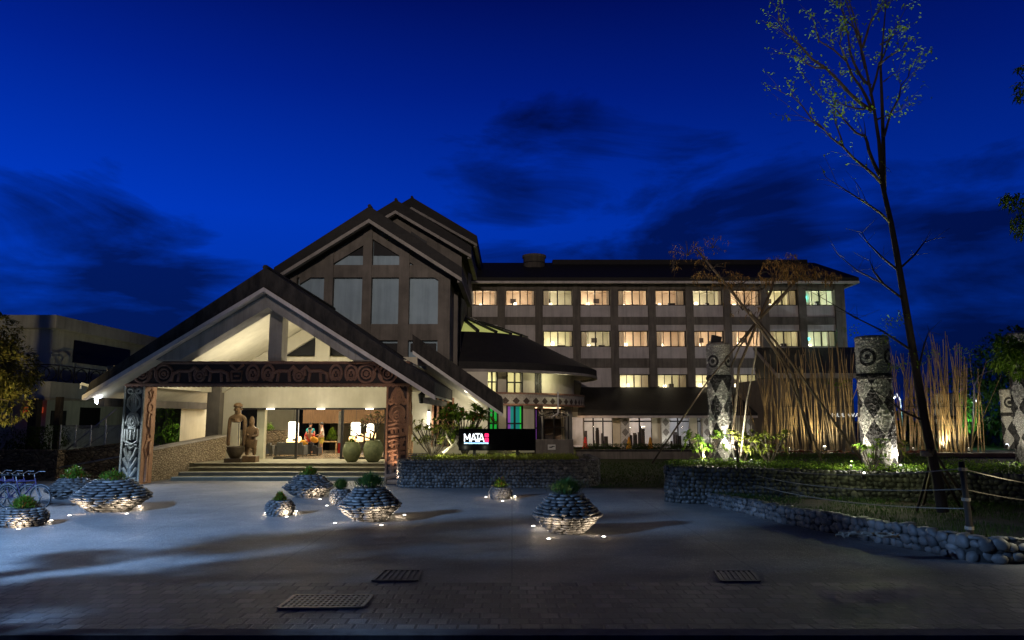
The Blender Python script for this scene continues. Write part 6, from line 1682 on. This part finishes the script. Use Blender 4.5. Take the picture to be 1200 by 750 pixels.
b.stone((X,Y-.155*k,.6+1.7*k), (.018*k,.03*k,.04*k), jit=0); b.build('face', M['statue'], st2, True); b = MB(); b.lathe([(.22*k,0),(.26*k,.1*k),(.28*k,.35*k)], (X,Y,.6+.62*k), 14, R(160), R(380)); b.build('skirt', M['statue'], st2, True)

def big_pot(px, by, wpx, hpy, label, seed):
    p = at(px, by, 34.0); r = wpx/2/F*34; h = at(px,hpy,34).z-.6
    e = empty('round_pot', (p.x,34,.6), label, 'pot', 'big pots by the lobby door')
    b = MB(); prof = [(.50,0),(.62,.06),(.86,.25),(1,.5),(.98,.66),(.85,.86),(.72,.96),(.74,1.0),(.66,1.0),(.64,.94),(0,.9)]
    b.lathe([(a*r, z*h) for a, z in prof], (p.x,34,.6), 32); b.build('pot_body', M['pot'], e, True)
    return Vector((p.x,34,.6+h*.95)), r
c1, rp1 = big_pot(412, 540.5, 21, 518, 'smaller mossy round pot on the left, by the lobby glass', 1)
c2, rp2 = big_pot(437, 540, 23, 516, 'larger mossy pot holding the bonsai, left of the brown carved post', 2)
bush('potted_shrub', c1, rp1*.8, .25, 160, [M['leaf']], 'low green plant in the smaller mossy pot', 'plant', .1, .05)
e = empty('bonsai_tree', c2, 'bare twisting bonsai branches in the larger mossy pot', 'bonsai')
b = MB(); lf = MB()
def twig(p, d, L, r, depth):
    q = p+d*L; m_ = p.lerp(q,.5)+Vector((random.gauss(0,.05),0,random.gauss(0,.05))); b.tube([p, m_, q], [r, r*.8, r*.6], 6)
    if depth == 0:
        for k in range(5): lf.leaf(q, (random.uniform(-1,1),random.uniform(-1,1),random.uniform(-.3,1)), .10, .05)
        return
    for k in range(2 if depth < 3 else 3):
        twig(q, (d+Vector((random.uniform(-1,1), random.uniform(-.4,.4), random.uniform(-.35,.6)))).normalized(), L*random.uniform(.6,.85), r*.62, depth-1)
random.seed(5)
twig(c2+Vector((0,0,-.1)), Vector((.1,0,1)).normalized(), .5, .08, 4); twig(c2, Vector((-1,0,.5)).normalized(), .5, .05, 3)
b.build('branch', M['bark'], e, True); lf.build('foliage', M['leaf_dark'], e)

def sofa(px0, px1, by, ty, Y, label, mat='fabric_grey'):
    x0, x1 = at(px0,by,Y).x, at(px1,by,Y).x; z0 = .61; z1 = at(px0,ty,Y).z
    e = empty('lobby_sofa', ((x0+x1)/2,Y,z0), label, 'sofa', 'sofas in the lobby'); h = z1-z0
    def rbox(nm, *a):
        b = MB(); b.box(*a); o = b.build(nm, M[mat], e); m = o.modifiers.new('Bevel','BEVEL'); m.width = .03; m.segments = 2
    rbox('backrest', x0+.12, x1-.12, Y, Y+.22, z0+.08, z1); rbox('seat', x0+.12, x1-.12, Y+.22, Y+.85, z0+.08, z0+h*.55)
    rbox('armrest', x0, x0+.12, Y, Y+.85, z0+.06, z0+h*.8); rbox('armrest', x1-.12, x1, Y, Y+.85, z0+.06, z0+h*.8)
    b = MB()
    for x in (x0+.06,x1-.06):
        for y in (Y+.06,Y+.8): b.cbox((x,y,z0+.035), .05,.05,.07)
    b.build('leg', M['black'], e)
sofa(309, 319, 533, 519, 39.2, 'small grey armchair behind the pale inner column'); sofa(321, 356, 533, 518.5, 38.6, 'long grey sofa behind the left lobby glass'); sofa(358, 373, 532.5, 522, 39.5, 'low dark sofa in the lobby where the person in red sits', 'fabric_dark')
def lantern(px, py, Y, r, h, label, n=3):
    c = at(px, py, Y); e = empty('paper_lantern', c, label, 'lantern', 'paper lanterns in the lobby')
    b = MB(); b.tube([c+Vector((0,0,h/2)), (c.x,Y,4.1)], .012, 5); b.build('cord', M['black'], e)
    b = MB(); b.lathe([(r*.75,-h/2),(r,-h/2+.06),(r,h/2-.06),(r*.75,h/2)], c, 16); b.build('shade', M['lantern_hot'], e, True)
    b = MB()
    for i in range(n):
        a = 2.2*i+.4; b.lathe([(r*.5,-.2),(r*.62,-.15),(r*.62,.15),(r*.5,.2)], c+Vector((r*1.0*math.cos(a), r*.8*math.sin(a), -h/2-.1-.12*i)), 12)
    b.build('small_shade', M['lantern'], e, True)
    lamp('lantern_lamp', lamp_data('POINT', 35, (1,.75,.45), .2), c+Vector((0,-r-.15,0)), e)
lantern(344, 504, 40, .27, .9, 'cluster of glowing paper lanterns behind the left lobby glass')
lantern(417, 503, 40, .26, .75, 'glowing paper lanterns seen above the smaller mossy pot')
lantern(434, 502, 41.5, .2, .5, 'glowing paper lanterns seen behind the bonsai', 2)
fl2 = empty('standing_banner', tuple(at(398,532,37.2)), 'tall white and red banner on a pole beside the lobby glass', 'banner')
fa, fb_ = at(395.5,533,37.2), at(400.5,482,37.2)
b = MB(); 
def flagpart(z0, z1, m, nm):
    b = MB()
    for i in range(6):
        x0 = fa.x+(fb_.x-fa.x)*i/6; x1 = fa.x+(fb_.x-fa.x)*(i+1)/6; b.quad((x0,37.2+(i%2)*.05,z0),(x1,37.2+((i+1)%2)*.05,z0),(x1,37.2+((i+1)%2)*.05,z1),(x0,37.2+(i%2)*.05,z1))
    b.build(nm, m, fl2)
flagpart(.85, 1.35, M['red_cloth'], 'red_cloth'); flagpart(1.352, fb_.z, M['shirt_white'], 'white_cloth'); b.tube([(fb_.x+.03,37.25,.61),(fb_.x+.03,37.25,fb_.z+.1)], .02, 6); b.lathe([(.15,.0),(.15,.03),(0,.05)], (fb_.x+.03,37.25,.61), 12); b.build('pole', M['black'], fl2)
tb = empty('lobby_table', tuple(at(386,520,41.8)), 'pale timber table beside the person in white', 'table'); a0, a1 = at(377,517,41.8), at(396,517,41.8)
b = MB(); b.box(a0.x, a1.x, 41.6, 42.3, a0.z-.05, a0.z); b.build('tabletop', M['table'], tb)
for x in (a0.x+.06, a1.x-.06):
    b = MB(); b.box(x-.03,x+.03,41.65,41.71,.61,a0.z-.051); b.build('leg', M['table'], tb)
pt_ = at(389,516,42.5); bush('indoor_plant', Vector((pt_.x,42.6,a0.z)), .45, .8, 340, [M['leaf']], 'leafy indoor plant above the timber table', 'plant', .2, .06)
pl_2 = at(316,502,40.6); bush('indoor_plant', Vector((pl_2.x,40.6,1.9)), .35, .5, 160, [M['leaf']], 'small bright plant behind the left lobby glass', 'plant', .15, .05)

# people in the lobby
def person(label, X, Y, z, k, pose, top, bottom, face=(-1,0), longpants=False):
    e = empty('person', (X,Y,z), label, 'person'); c = Vector((X,Y,z))
    fx, fy_ = face; rx_, ry_ = -fy_, fx
    def P(s_, f_, h_): return (X+(rx_*s_+fx*f_)*k, Y+(ry_*s_+fy_*f_)*k, z+h_*k)
    if pose == 'stand':
        J = {'hip':(0,0,.93,.125),'wst':(0,0,1.1,.11),'chs':(0,0,1.32,(.15,.11)),'nck':(0,.0,1.46,.055),'chn':(0,.02,1.54,.07),'hd':(0,.03,1.64,.085),'ht':(0,.01,1.72,.06),
             'ls':(-.18,0,1.40,.055),'le':(-.23,.02,1.13,.042),'lw':(-.2,.15,.93,.032),'lh':(-.19,.2,.86,.035),'rs':(.18,0,1.40,.055),'re':(.24,.06,1.14,.042),'rw':(.17,.28,1.05,.032),'rh':(.15,.36,1.05,.035),
             'lk':(-.1,.04,.5,.062),'la':(-.11,-.02,.1,.042),'lf':(-.11,.14,.035,.035),'rk':(.1,.02,.5,.062),'ra':(.12,-.04,.1,.042),'rf':(.12,.12,.035,.035),'lt':(-.09,0,.86,.095),'rt':(.09,0,.86,.095)}
    else:
        J = {'hip':(0,0,.46,.13),'wst':(0,.05,.62,.12),'chs':(0,.12,.86,(.15,.12)),'nck':(0,.16,.99,.055),'chn':(0,.2,1.06,.07),'hd':(0,.22,1.15,.085),'ht':(0,.2,1.23,.06),
             'ls':(-.18,.12,.93,.055),'le':(-.22,.25,.7,.042),'lw':(-.12,.42,.62,.032),'lh':(-.1,.48,.6,.035),'rs':(.18,.12,.93,.055),'re':(.22,.25,.7,.042),'rw':(.12,.42,.62,.032),'rh':(.1,.48,.6,.035),
             'lk':(-.13,.45,.47,.065),'la':(-.13,.47,.1,.042),'lf':(-.13,.6,.035,.035),'rk':(.13,.45,.47,.065),'ra':(.14,.45,.1,.042),'rf':(.14,.58,.035,.035),'lt':(-.1,.1,.45,.095),'rt':(.1,.1,.45,.095)}
    names = list(J); idx = {n: i for i, n in enumerate(names)}
    def scl(r): return r*k if not isinstance(r, tuple) else (r[0]*k, r[1]*k)
    jj = [(*P(*J[n][:3]), scl(J[n][3])) for n in names]
    E = [('hip','wst'),('wst','chs'),('chs','nck'),('nck','chn'),('chn','hd'),('hd','ht'),('chs','ls'),('ls','le'),('le','lw'),('lw','lh'),('chs','rs'),('rs','re'),('re','rw'),('rw','rh'),('hip','lt'),('lt','lk'),('lk','la'),('la','lf'),('hip','rt'),('rt','rk'),('rk','ra'),('ra','rf')]
    skin_fig('body', jj, [(idx[a], idx[b_]) for a, b_ in E], M['skin'], e)
    def cloth(nm, keys, edges, mat, grow):
        kk = [(*P(*J[n][:3]), (scl(J[n][3]) if not isinstance(J[n][3], tuple) else scl(J[n][3])[0])*grow) for n in keys]
        if nm == 'shirt' :
            for i, n in enumerate(keys):
                if n in ('le','re'): a = Vector(P(*J['ls' if n == 'le' else 'rs'][:3])); c_ = Vector(kk[i][:3]); m_ = a.lerp(c_, .6); kk[i] = (*m_, kk[i][3]*1.2)
        if nm == 'shorts' and not longpants:
            for i, n in enumerate(keys):
                if n in ('lk','rk'): a = Vector(P(*J['lt' if n == 'lk' else 'rt'][:3])); c_ = Vector(kk[i][:3]); m_ = a.lerp(c_, .8); kk[i] = (*m_, kk[i][3]*1.35)
        skin_fig(nm, kk, edges, mat, e)
    cloth('shirt', ['hip','wst','chs','ls','le','rs','re'], [(0,1),(1,2),(2,3),(3,4),(2,5),(5,6)], top, 1.16)
    ks = ['hip','lt','lk','rt','rk'] + (['la','ra'] if longpants else [])
    cloth('shorts' if not longpants else 'trousers', ks, [(0,1),(1,2),(0,3),(3,4)] + ([(2,5),(4,6)] if longpants else []), bottom, 1.14)
    b = MB(); h = Vector(P(*J['hd'][:3])); b.stone(h+Vector((-fx*.02*k,-fy_*.02*k,.035*k)), (.098*k,.098*k,.098*k), jit=.05); b.build('hair', M['hair'], e, True)
    b = MB(); f3 = Vector((fx,fy_,0)); r3 = Vector((rx_,ry_,0))
    for s_ in (-1,1): b.stone(h+f3*.085*k+r3*.03*s_*k, (.01*k,.01*k,.008*k), jit=0)
    b.build('eye', M['hair'], e); b = MB(); b.stone(h+f3*.095*k-Vector((0,0,.025*k)), (.014*k,.016*k,.02*k), jit=0)
    for s_ in (-1,1): b.stone(h+r3*.088*s_*k-Vector((0,0,.01*k)), (.014*k,.02*k,.03*k), jit=0)
    b.build('nose_and_ears', M['skin'], e, True)
pp = at(376.5, 532, 40.4)
person('standing person in white shirt and patterned yellow shorts, facing left in the lobby', pp.x, 40.4, .61, 1.0, 'stand', M['shirt_white'], M['shorts_yellow'], (-.95,-.3))
pp = at(364, 530, 40.2)
person('seated person in a red top on the low dark sofa', pp.x, 39.95, .70, 1.12, 'sit', M['red_cloth'], M['dark_cloth'], (.2,-.98), True)
pp = at(361.5, 520, 41.6)
person('person in teal standing behind the one in red', pp.x, 41.9, .61, .98, 'stand', M['teal_cloth'], M['dark_cloth'], (.3,-.95), True)
cs = [((352,523),'teal_cloth','teal cushion left end of the heap on the sofa'),((356,519.5),'orange_cloth','orange cushion in the lobby heap'),((368,515),'orange_cloth','orange parcel beside the person in red')]
for (x, y), m_, lab in cs:
    p = at(x, y, 39.45); b = MB(); b.stone(p, (.24,.12,.17), Euler((0,.3,0)), .1); tag(b.build('cushion', M[m_], loc=p, smooth=True), lab, 'cushion')

# ============================================================ BICYCLES
def bicycle(x, y, rz, label):
    e = empty('bicycle', (0,0,0), label, 'bicycle', 'bicycles parked by the rubble wall')
    def whl(cx):
        b = MB(); b.tube([(cx+.33*math.cos(R(a)),0,.34+.33*math.sin(R(a))) for a in range(0,361,15)], .018, 6, False); wh = b.build('wheel', M['tyre'], e)
        b = MB(); b.tube([(cx+.305*math.cos(R(a)),0,.34+.305*math.sin(R(a))) for a in range(0,361,15)], .009, 5, False)
        for a in range(0,360,24): b.tube([(cx,0,.34),(cx+.3*math.cos(R(a)),0,.34+.3*math.sin(R(a)))], .003, 3, False)
        b.tube([(cx,-.04,.34),(cx,.04,.34)], .025, 8); b.build('rim', M['steel'], wh)
        b = MB(); b.tube([(cx+.365*math.cos(R(a)),0,.34+.365*math.sin(R(a))) for a in range(40,190,15)], .014, 5, False); b.build('mudguard', M['steel'], e)
    whl(0); whl(-1.05)
    b = MB(); bb = (-.62,0,.30); stt_ = (-.78,0,.78); hd = (-.2,0,.82)
    for p, q, r in ((stt_,bb,.017),(stt_,hd,.018),((-.19,0,.74),bb,.02),(bb,(-1.05,0,.34),.011),((-.75,0,.70),(-1.05,0,.34),.011),((-.2,0,.90),(-.15,0,.70),.02)): b.tube([p, q], r, 7)
    b.build('frame', M['purple_paint'], e)
    b = MB(); b.tube([(-.16,0,.70),(-.10,.05,.55),(0,.05,.34)], .012, 6); b.tube([(-.16,0,.70),(-.10,-.05,.55),(0,-.05,.34)], .012, 6); b.build('fork', M['steel'], e)
    b = MB(); b.tube([(-.2,0,.88),(-.22,0,1.0)], .014, 6); b.tube([(-.12,-.29,1.03),(-.24,-.2,1.05),(-.22,0,1.0),(-.24,.2,1.05),(-.12,.29,1.03)], .012, 6); b.build('handlebar', M['steel'], e)
    b = MB(); b.tube([(-.78,0,.78),(-.81,0,.93)], .013, 6); sd = b.build('seat_post', M['steel'], e)
    b = MB(); b.stone((-.80,0,.965), (.14,.07,.03), jit=.05); b.stone((-.68,0,.965), (.09,.025,.02), jit=.05); b.build('saddle', M['tyre'], e, True)
    b = MB(); b.lathe([(.09,-.004),(.09,.004)], (0,0,0), 16); b.v = [(v[0]-.62, v[2]+.05, v[1]+.30) for v in b.v]; b.tube([(-.62,.05,.30),(-.55,.07,.15)], .01, 5); b.tube([(-.62,-.05,.30),(-.69,-.07,.45)], .01, 5); b.build('crank', M['steel'], e)
    e.location = (x, y, 0); e.rotation_euler = (R(4), 0, rz)
M['purple_paint'] = simple('dark_violet_paint', (.05,.035,.09), (.03,.025,.06), 4, .35, 0, metal=.3)
w0 = gr(47, 597)
for i, lab in enumerate(('bicycle nearest the stone bowls with its whole front wheel showing','second bicycle in the parked row, counted from the front wheel nearest the bowls','third bicycle in the parked row, half hidden','bicycle at the far left end of the parked row')):
    bicycle(w0.x-i*.42, w0.y+.0+i*.16, R(-8+3*i), lab)

# ============================================================ LEFT TREE, HEDGES, BACKGROUND GREENERY
def leafy_tree(name, label, trunk_pts, clumps, n, mat, ll=.14, lw=.07, tr=.16, group=None, cat='tree', hole=-.18, hs=1.7):
    e = empty(name, trunk_pts[0], label, cat, group)
    b = MB(); b.tube(trunk_pts, [tr*(1-.5*i/(len(trunk_pts)-1)) for i in range(len(trunk_pts))], 8)
    for c, r in clumps: b.tube([trunk_pts[-1], Vector(trunk_pts[-1]).lerp(Vector(c), .5)+Vector((0,0,.1)), c], [tr*.4, tr*.22, tr*.08], 5)
    b.build('trunk', M['bark'], e, True)
    lf = MB(); tot = sum(r[0]*r[1]*r[2] if isinstance(r, tuple) else r**3 for c, r in clumps)
    for c, r in clumps:
        rr = r if isinstance(r, tuple) else (r, r, r)
        m = int(n*(rr[0]*rr[1]*rr[2])/tot)
        for i in range(m):
            while 1:
                v = Vector((random.uniform(-1,1), random.uniform(-1,1), random.uniform(-1,1)))
                if v.length < 1: break
            v = v.normalized()*(v.length**.45)
            p = Vector(c)+Vector((v.x*rr[0], v.y*rr[1], v.z*rr[2]))
            if noise.noise(p*hs) < hole: continue
            lf.leaf(p, v+Vector((random.uniform(-.7,.7), random.uniform(-.7,.7), random.uniform(-.8,.4))), ll*random.uniform(.7,1.3), lw, .2)
    lf.build('crown', M[mat], e)
    return e
random.seed(91)
YL = 27.0
tc_ = lambda x, y, d=0: tuple(at(x, y, YL+d))
leafy_tree('garden_tree', 'rounded tree with golden-lit leaves at the left edge', [tuple(gr(-22,572)), tc_(-20,520), tc_(-15,470)],
  [(tc_(2,430),1.15),(tc_(22,440,.3),.75),(tc_(-5,395),.85),(tc_(10,470,-.3),.8),(tc_(-25,440),1.3),(tc_(3,385),.5)], 8500, 'leaf_amber', .18, .09)
tl_ = empty('tree_spotlight', (-15.5, 24.0, 0), 'low amber spotlight shining up into the left-edge tree', 'garden light')
b = MB(); b.lathe([(.08,0),(.09,.12),(.07,.14)], (-17.5,23.0,0), 10); b.build('housing', M['black'], tl_)
lamp('tree_lamp', lamp_data('SPOT', 2300, (1,.80,.38), .08, 70), (-17.5, 23.0, .3), tl_, (-18.9, 27, 4.2))
random.seed(92)
for i, (px, py, Y, rx, rz, lab, mt) in enumerate([(8,515,33,1.1,.55,'dark hedge before the cyan window','leaf_dark'),(34,516,33,1.1,.6,'middle dark hedge above the rubble wall','leaf_dark'),(58,513,33.2,.9,.55,'hedge at the right end above the rubble wall','leaf_dark')]):
    c = at(px, py, Y); leafy_tree('hedge_shrub', lab, [(c.x,Y,1.0),(c.x,Y,c.z-.2)], [((c.x,Y,c.z),(rx,.5,rz)),((c.x+.5,Y,c.z+.1),(rx*.5,.4,rz*.8))], 900, mt, .13, .06, .05, 'hedge shrubs above the rubble wall', 'shrub')
for i, (px, py, Y, rx, rz, lab) in enumerate([(192,495,44,.8,1.3,'green shrub seen through the left side of the porch'),(208,508,43,1.0,.5,'low shrub behind the sloping wing wall'),(236,505,46,.7,.6,'shrub beside the rear column of the porch')]):
    c = at(px, py, Y); leafy_tree('garden_shrub', lab, [(c.x,Y,.6),(c.x,Y,c.z-.2)], [((c.x,Y,c.z),(rx,.6,rz))], 700, 'leaf', .16, .07, .05, None, 'shrub')
lamp('shrub_lamp', lamp_data('POINT', 70, (.9,1,.7), .1), (at(200,500,42).x, 42, 2.6), bpy.data.objects['wing_wall'])
b = MB()
for i, px in enumerate((195, 223, 240)): x = at(px,490,48).x; b.box(x-.09,x+.09,48,48.2,.5,3.4)
b.box(at(183,490,48).x, at(250,490,48).x, 47.8, 52, 3.4, 3.6)
cpk = empty('carport', (-20,48,.5), 'dark open shelter with thin posts seen through the left of the porch', 'shelter'); b.build('frame', M['concrete_dark'], cpk)
b = MB(); b.box(at(180,490,50).x, at(256,490,50).x, 52, 52.2, .2, 3.4); b.build('back_wall', M['concrete_dark'], cpk)

# far right: dark trees, street lamp
random.seed(93)
far = [(1150,470,62,7,4.5,'dark tree far behind the fanning bamboo'),(1190,430,58,5,4.5,'dark tree beyond the far right totems'),(1085,490,70,6,3,'low dark tree behind the middle bamboo canes'),(1230,450,60,6,6,'dark tree mostly beyond the right edge')]
for px, py, Y, rx, rz, lab in far:
    c = at(px, py, Y); leafy_tree('distant_tree', lab, [(c.x,Y,0),(c.x,Y,c.z-rz*.5)], [((c.x,Y,c.z),(rx*.6,rx*.5,rz*.7)),((c.x+rx*.4,Y,c.z-.8),(rx*.4,rx*.4,rz*.5)),((c.x-rx*.4,Y+1,c.z-1),(rx*.4,rx*.4,rz*.5)),((c.x,Y,c.z-rz*.7),(rx*.8,rx*.5,rz*.5))], 3400, 'leaf_dark', .5, .26, .3, 'dark trees beyond the bamboo', 'tree')
def street_lamp(px, py, Y, label, power, dx=0.0, glow=.16, color=(.8,.9,1), armh=0):
    c = at(px, py, Y); e = empty('street_lamp', (c.x+dx,Y,0), label, 'street lamp')
    b = MB(); b.tube([(c.x+dx,Y,0),(c.x+dx,Y,c.z-.1+armh),(c.x+dx*.5,Y,c.z+.35+armh),(c.x,Y,c.z+.1)], [.08,.06,.045,.04], 8); b.build('pole', M['steel'], e, True)
    b = MB(); b.cbox((c.x,Y,c.z+.08), .5,.25,.12); b.build('lamp_head', M['steel'], e)
    b = MB(); b.stone((c.x,Y,c.z), (glow,glow,glow*.6), jit=0); b.build('lamp_glass', M['bulb_cool'], e, True)
    lamp('street_light', lamp_data('POINT', power, color, .2), (c.x,Y-.2,c.z-.35), e)
street_lamp(1110, 467, 52, 'bright street lamp shining between the right bamboo canes', 900, .6, .2)
street_lamp(1047, 466, 56, 'faint street lamp just right of the thick totem', 120, .5, .1)
street_lamp(1137, 468, 60, 'small street lamp seen among the fanning canes', 120, .5, .09)
al = empty('arched_lamp_pole', tuple(at(1142,520,40)), 'thin pale lamp pole with a curved arm at the far right', 'lamp pole')
b = MB(); b.tube([at(1138,522,40), at(1141,480,40), at(1142,452,40), at(1147,441,40), at(1156,436,40), at(1165,434,40)], [.05,.045,.04,.035,.03,.03], 8); b.build('pole', M['steel'], al, True); b = MB(); b.cbox(at(1167,434.5,40), .3,.15,.08); b.build('lamp_head', M['steel'], al)
c = at(1128,486,56); tq = leafy_tree('lit_tree', 'teal-lit tree far behind the fanning canes', [(c.x,56,0),(c.x,56,c.z-.5)], [((c.x,56,c.z),(1.2,1,1.4))], 900, 'leaf', .3, .14, .1)
lamp('teal_lamp', lamp_data('POINT', 300, (.2,1,.75), .2), (c.x-.3,54,c.z-.5), tq)

# near tree on the right whose branch tips hang into the picture
random.seed(94)
YE = 15.0
ef = lambda x, y, d=0: at(x, y, YE+d)
e = empty('overhanging_tree', (ef(1290,560).x, YE, 0), 'tree outside the right edge whose leafy branch tips hang in', 'tree')
b = MB(); tp = [Vector((ef(1290,560).x,YE,0)), ef(1285,450), ef(1275,300), ef(1270,150), ef(1265,40)]; b.tube(tp, [.16,.14,.11,.08,.04], 8)
brs = [((1275,300),(1230,262),(1185,240)), ((1272,200),(1230,130),(1192,84)), ((1272,200),(1240,130),(1190,115)), ((1285,450),(1230,405),(1172,410)), ((1285,450),(1235,430),(1170,425)), ((1275,300),(1240,285),(1192,262)), ((1285,450),(1230,390),(1185,388)), ((1285,430),(1230,370),(1195,400))]
lf = MB()
for br in brs:
    p = [ef(x, y) for x, y in br]; b.tube(p, [.04,.02,.008], 6)
for cx_, cy_, rx, ry, n in [(1197,80,7,3,30),(1196,108,6,14,60),(1187,235,14,10,130),(1194,262,8,18,110),(1180,405,16,14,330),(1195,420,18,22,480),(1170,425,9,8,120),(1215,250,20,30,200),(1220,100,20,40,200),(1230,400,30,40,500)]:
    for k in range(n):
        a = random.random()*2*PI; q = math.sqrt(random.random()); p = ef(cx_+rx*q*math.cos(a), cy_+ry*q*math.sin(a), random.uniform(-.6,.6)); lf.leaf(p, (random.uniform(-1,.4), random.uniform(-1,1), random.uniform(-1,.2)), random.uniform(.10,.18), .055, .2)
b.build('trunk', M['bark'], e, True); lf.build('foliage', M['leaf'], e)
spotfix(1215, 640, 13.6, .45, (10.3, 15.0, 5.5), 190, 'added uplight in the near bed brightening the overhanging branches', (1,.95,.7), 80)  # spotlight added to brighten the hanging leaves

# low walls and hedge in front of the wing, boulders at the bamboo foot
random.seed(95)
lw_ = empty('garden_bench_wall', (9,44,.3), 'low dark garden wall running in front of the restaurant wing', 'low wall')
b = MB(); x0, x1 = at(676,527,44).x, at(905,527,44).x; b.box(x0, x1, 44, 44.5, .1, .62); b.build('wall_body', M['concrete_dark'], lw_); b = MB(); b.box(x0-.05, x1, 43.95, 44.55, .622, .72); b.build('coping', M['fascia'], lw_)
ob = empty('entrance_ramp_wall', (1.5,39,.3), 'low dark wall with a small pale notice behind the sign planter', 'low wall')
b = MB(); b.box(at(628,520,39).x, at(672,520,39).x, 39, 39.4, .1, at(640,515,39).z); b.build('wall_body', M['concrete_dark'], ob)
q0, q1 = at(642,527,38.96), at(651,521,38.96); b = MB(); b.box(q0.x,q1.x,38.95,38.99,q0.z,q1.z); nt_ = b.build('notice_board', M['white'], ob); b = MB(); b.box(q0.x+.08,q1.x-.16,38.94,38.948,q0.z+.1,q0.z+.16); b.box(q0.x+.2,q1.x-.05,38.94,38.948,q1.z-.12,q1.z-.07); b.build('notice_marks', M['black'], nt_)
x0, x1 = at(684,520,52).x, at(915,520,52).x
b = MB()
for i in range(5200):
    x = random.uniform(x0, x1); b.leaf((x, random.uniform(51.7,52.3), .35+random.random()*.42), (random.uniform(-1,1), random.uniform(-1,1), random.uniform(0,1)), .14, .07, .2)
tag(b.build('clipped_hedge', M['leaf_dark']), 'long clipped hedge along the foot of the restaurant wing', 'hedge', kind='stuff')
for px, lab, m_ in ((686,'red parasol cone at the left doors of the wing','red_cloth'),(737,'yellow cone between the left doors and the second pillar','orange_cloth'),(762,'yellow and orange cone beside the third doors','orange_cloth')):
    c = at(px, 516, 53.6); b = MB(); b.lathe([(.24,0),(.2,.1),(.07,.75),(.03,.85)], (c.x,53.6,.4), 10); tag(b.build('garden_cone', M[m_], loc=(c.x,53.6,.4), smooth=True), lab, 'cone')
for i, (px, lab) in enumerate(((905,'leftmost'),(935,'second'),(980,'third'),(1075,'rightmost'))):
    c = at(px, 524, 31.5); b = MB()
    for k in range(6): b.stone((c.x+random.uniform(-.5,.5), 31.5+random.uniform(-.2,.2), 1.12+random.uniform(-.02,.05)), (random.uniform(.15,.3),.15,.09), Euler((0,0,random.random()*3)), .15)
    tag(b.build('orange_rock_heap', simple('orange_stone', (.35,.09,.03), (.2,.06,.02), 4, .8, .4), loc=(c.x,31.5,1.05), smooth=True), lab+' heap of orange-red stones below the bamboo canes', 'rock heap', 'orange stone heaps')
bb = MB(); bb.box(at(893,530,30).x, at(1290,530,30).x, 30, 30.3, .95, at(900,531,30).z); tag(bb.build('planter_edging', M['wood_dark'], loc=(at(893,530,30).x,30,.95)), 'long dark timber edging below the bamboo canes', 'edging')

# ============================================================ STREET LAMP AND ROADSIDE TREES BESIDE THE CAMERA (outside the frame)
sl = empty('roadside_lamp', (-17.5, 8.0, 0), 'tall cool street lamp beside the plaza, outside the left edge', 'street lamp')
b = MB(); b.tube([(-17.5,8,0),(-17.5,8,7.6),(-16.8,8,8.1),(-15.8,8,8.15)], [.1,.07,.06,.05], 8); b.build('pole', M['steel'], sl)
b = MB(); b.cbox((-15.6,8,8.12), .7,.3,.14); b.build('lamp_head', M['steel'], sl)
lamp('street_light', lamp_data('SPOT', 37000, (.26,.50,1), .2, 144, .12), (-15.5, 8, 7.95), sl, (-14.9, 8.1, 0))
random.seed(96)
leafy_tree('roadside_tree', 'leafy roadside tree outside the left edge that shades the foreground', [(-11.2,8.4,0),(-11.2,8.4,2.5)], [((-11.4,9.6,5.5),(1.4,1.3,.9)),((-11.0,7.6,5.9),(1.5,1.3,.9)),((-11.2,9.4,3.9),(1.2,1.2,.55)),((-11.2,6.0,4.6),(1.5,1.1,1.2)),((-11.4,7.9,4.6),(1.1,.8,.5)),((-11.4,8.2,3.2),(1.0,1.4,.5)),((-11.6,10.8,4.8),(1,.5,.5))], 14000, 'leaf_dark', .3, .17, .15, hole=.02, hs=1.1)

rl = empty('added_floodlight', (-3.0, -10.0, 0), 'unseen warm floodlight added on a tall pole behind the viewer', 'floodlight')  # unseen floodlight added to light the hotel and tower fronts
b = MB(); b.tube([(-3,-10,-.14),(-3,-10,14.9)], [.14,.08], 8); b.build('pole', M['steel'], rl); b = MB(); b.cbox((-3,-10.3,15.2), .7,.3,.4); b.build('lamp_head', M['steel'], rl)
lamp('flood_lamp', lamp_data('SPOT', 34000, (1,.84,.74), .25, 48, .95), (-3, -10, 15.2), rl, (2.5, 55, 15.5))
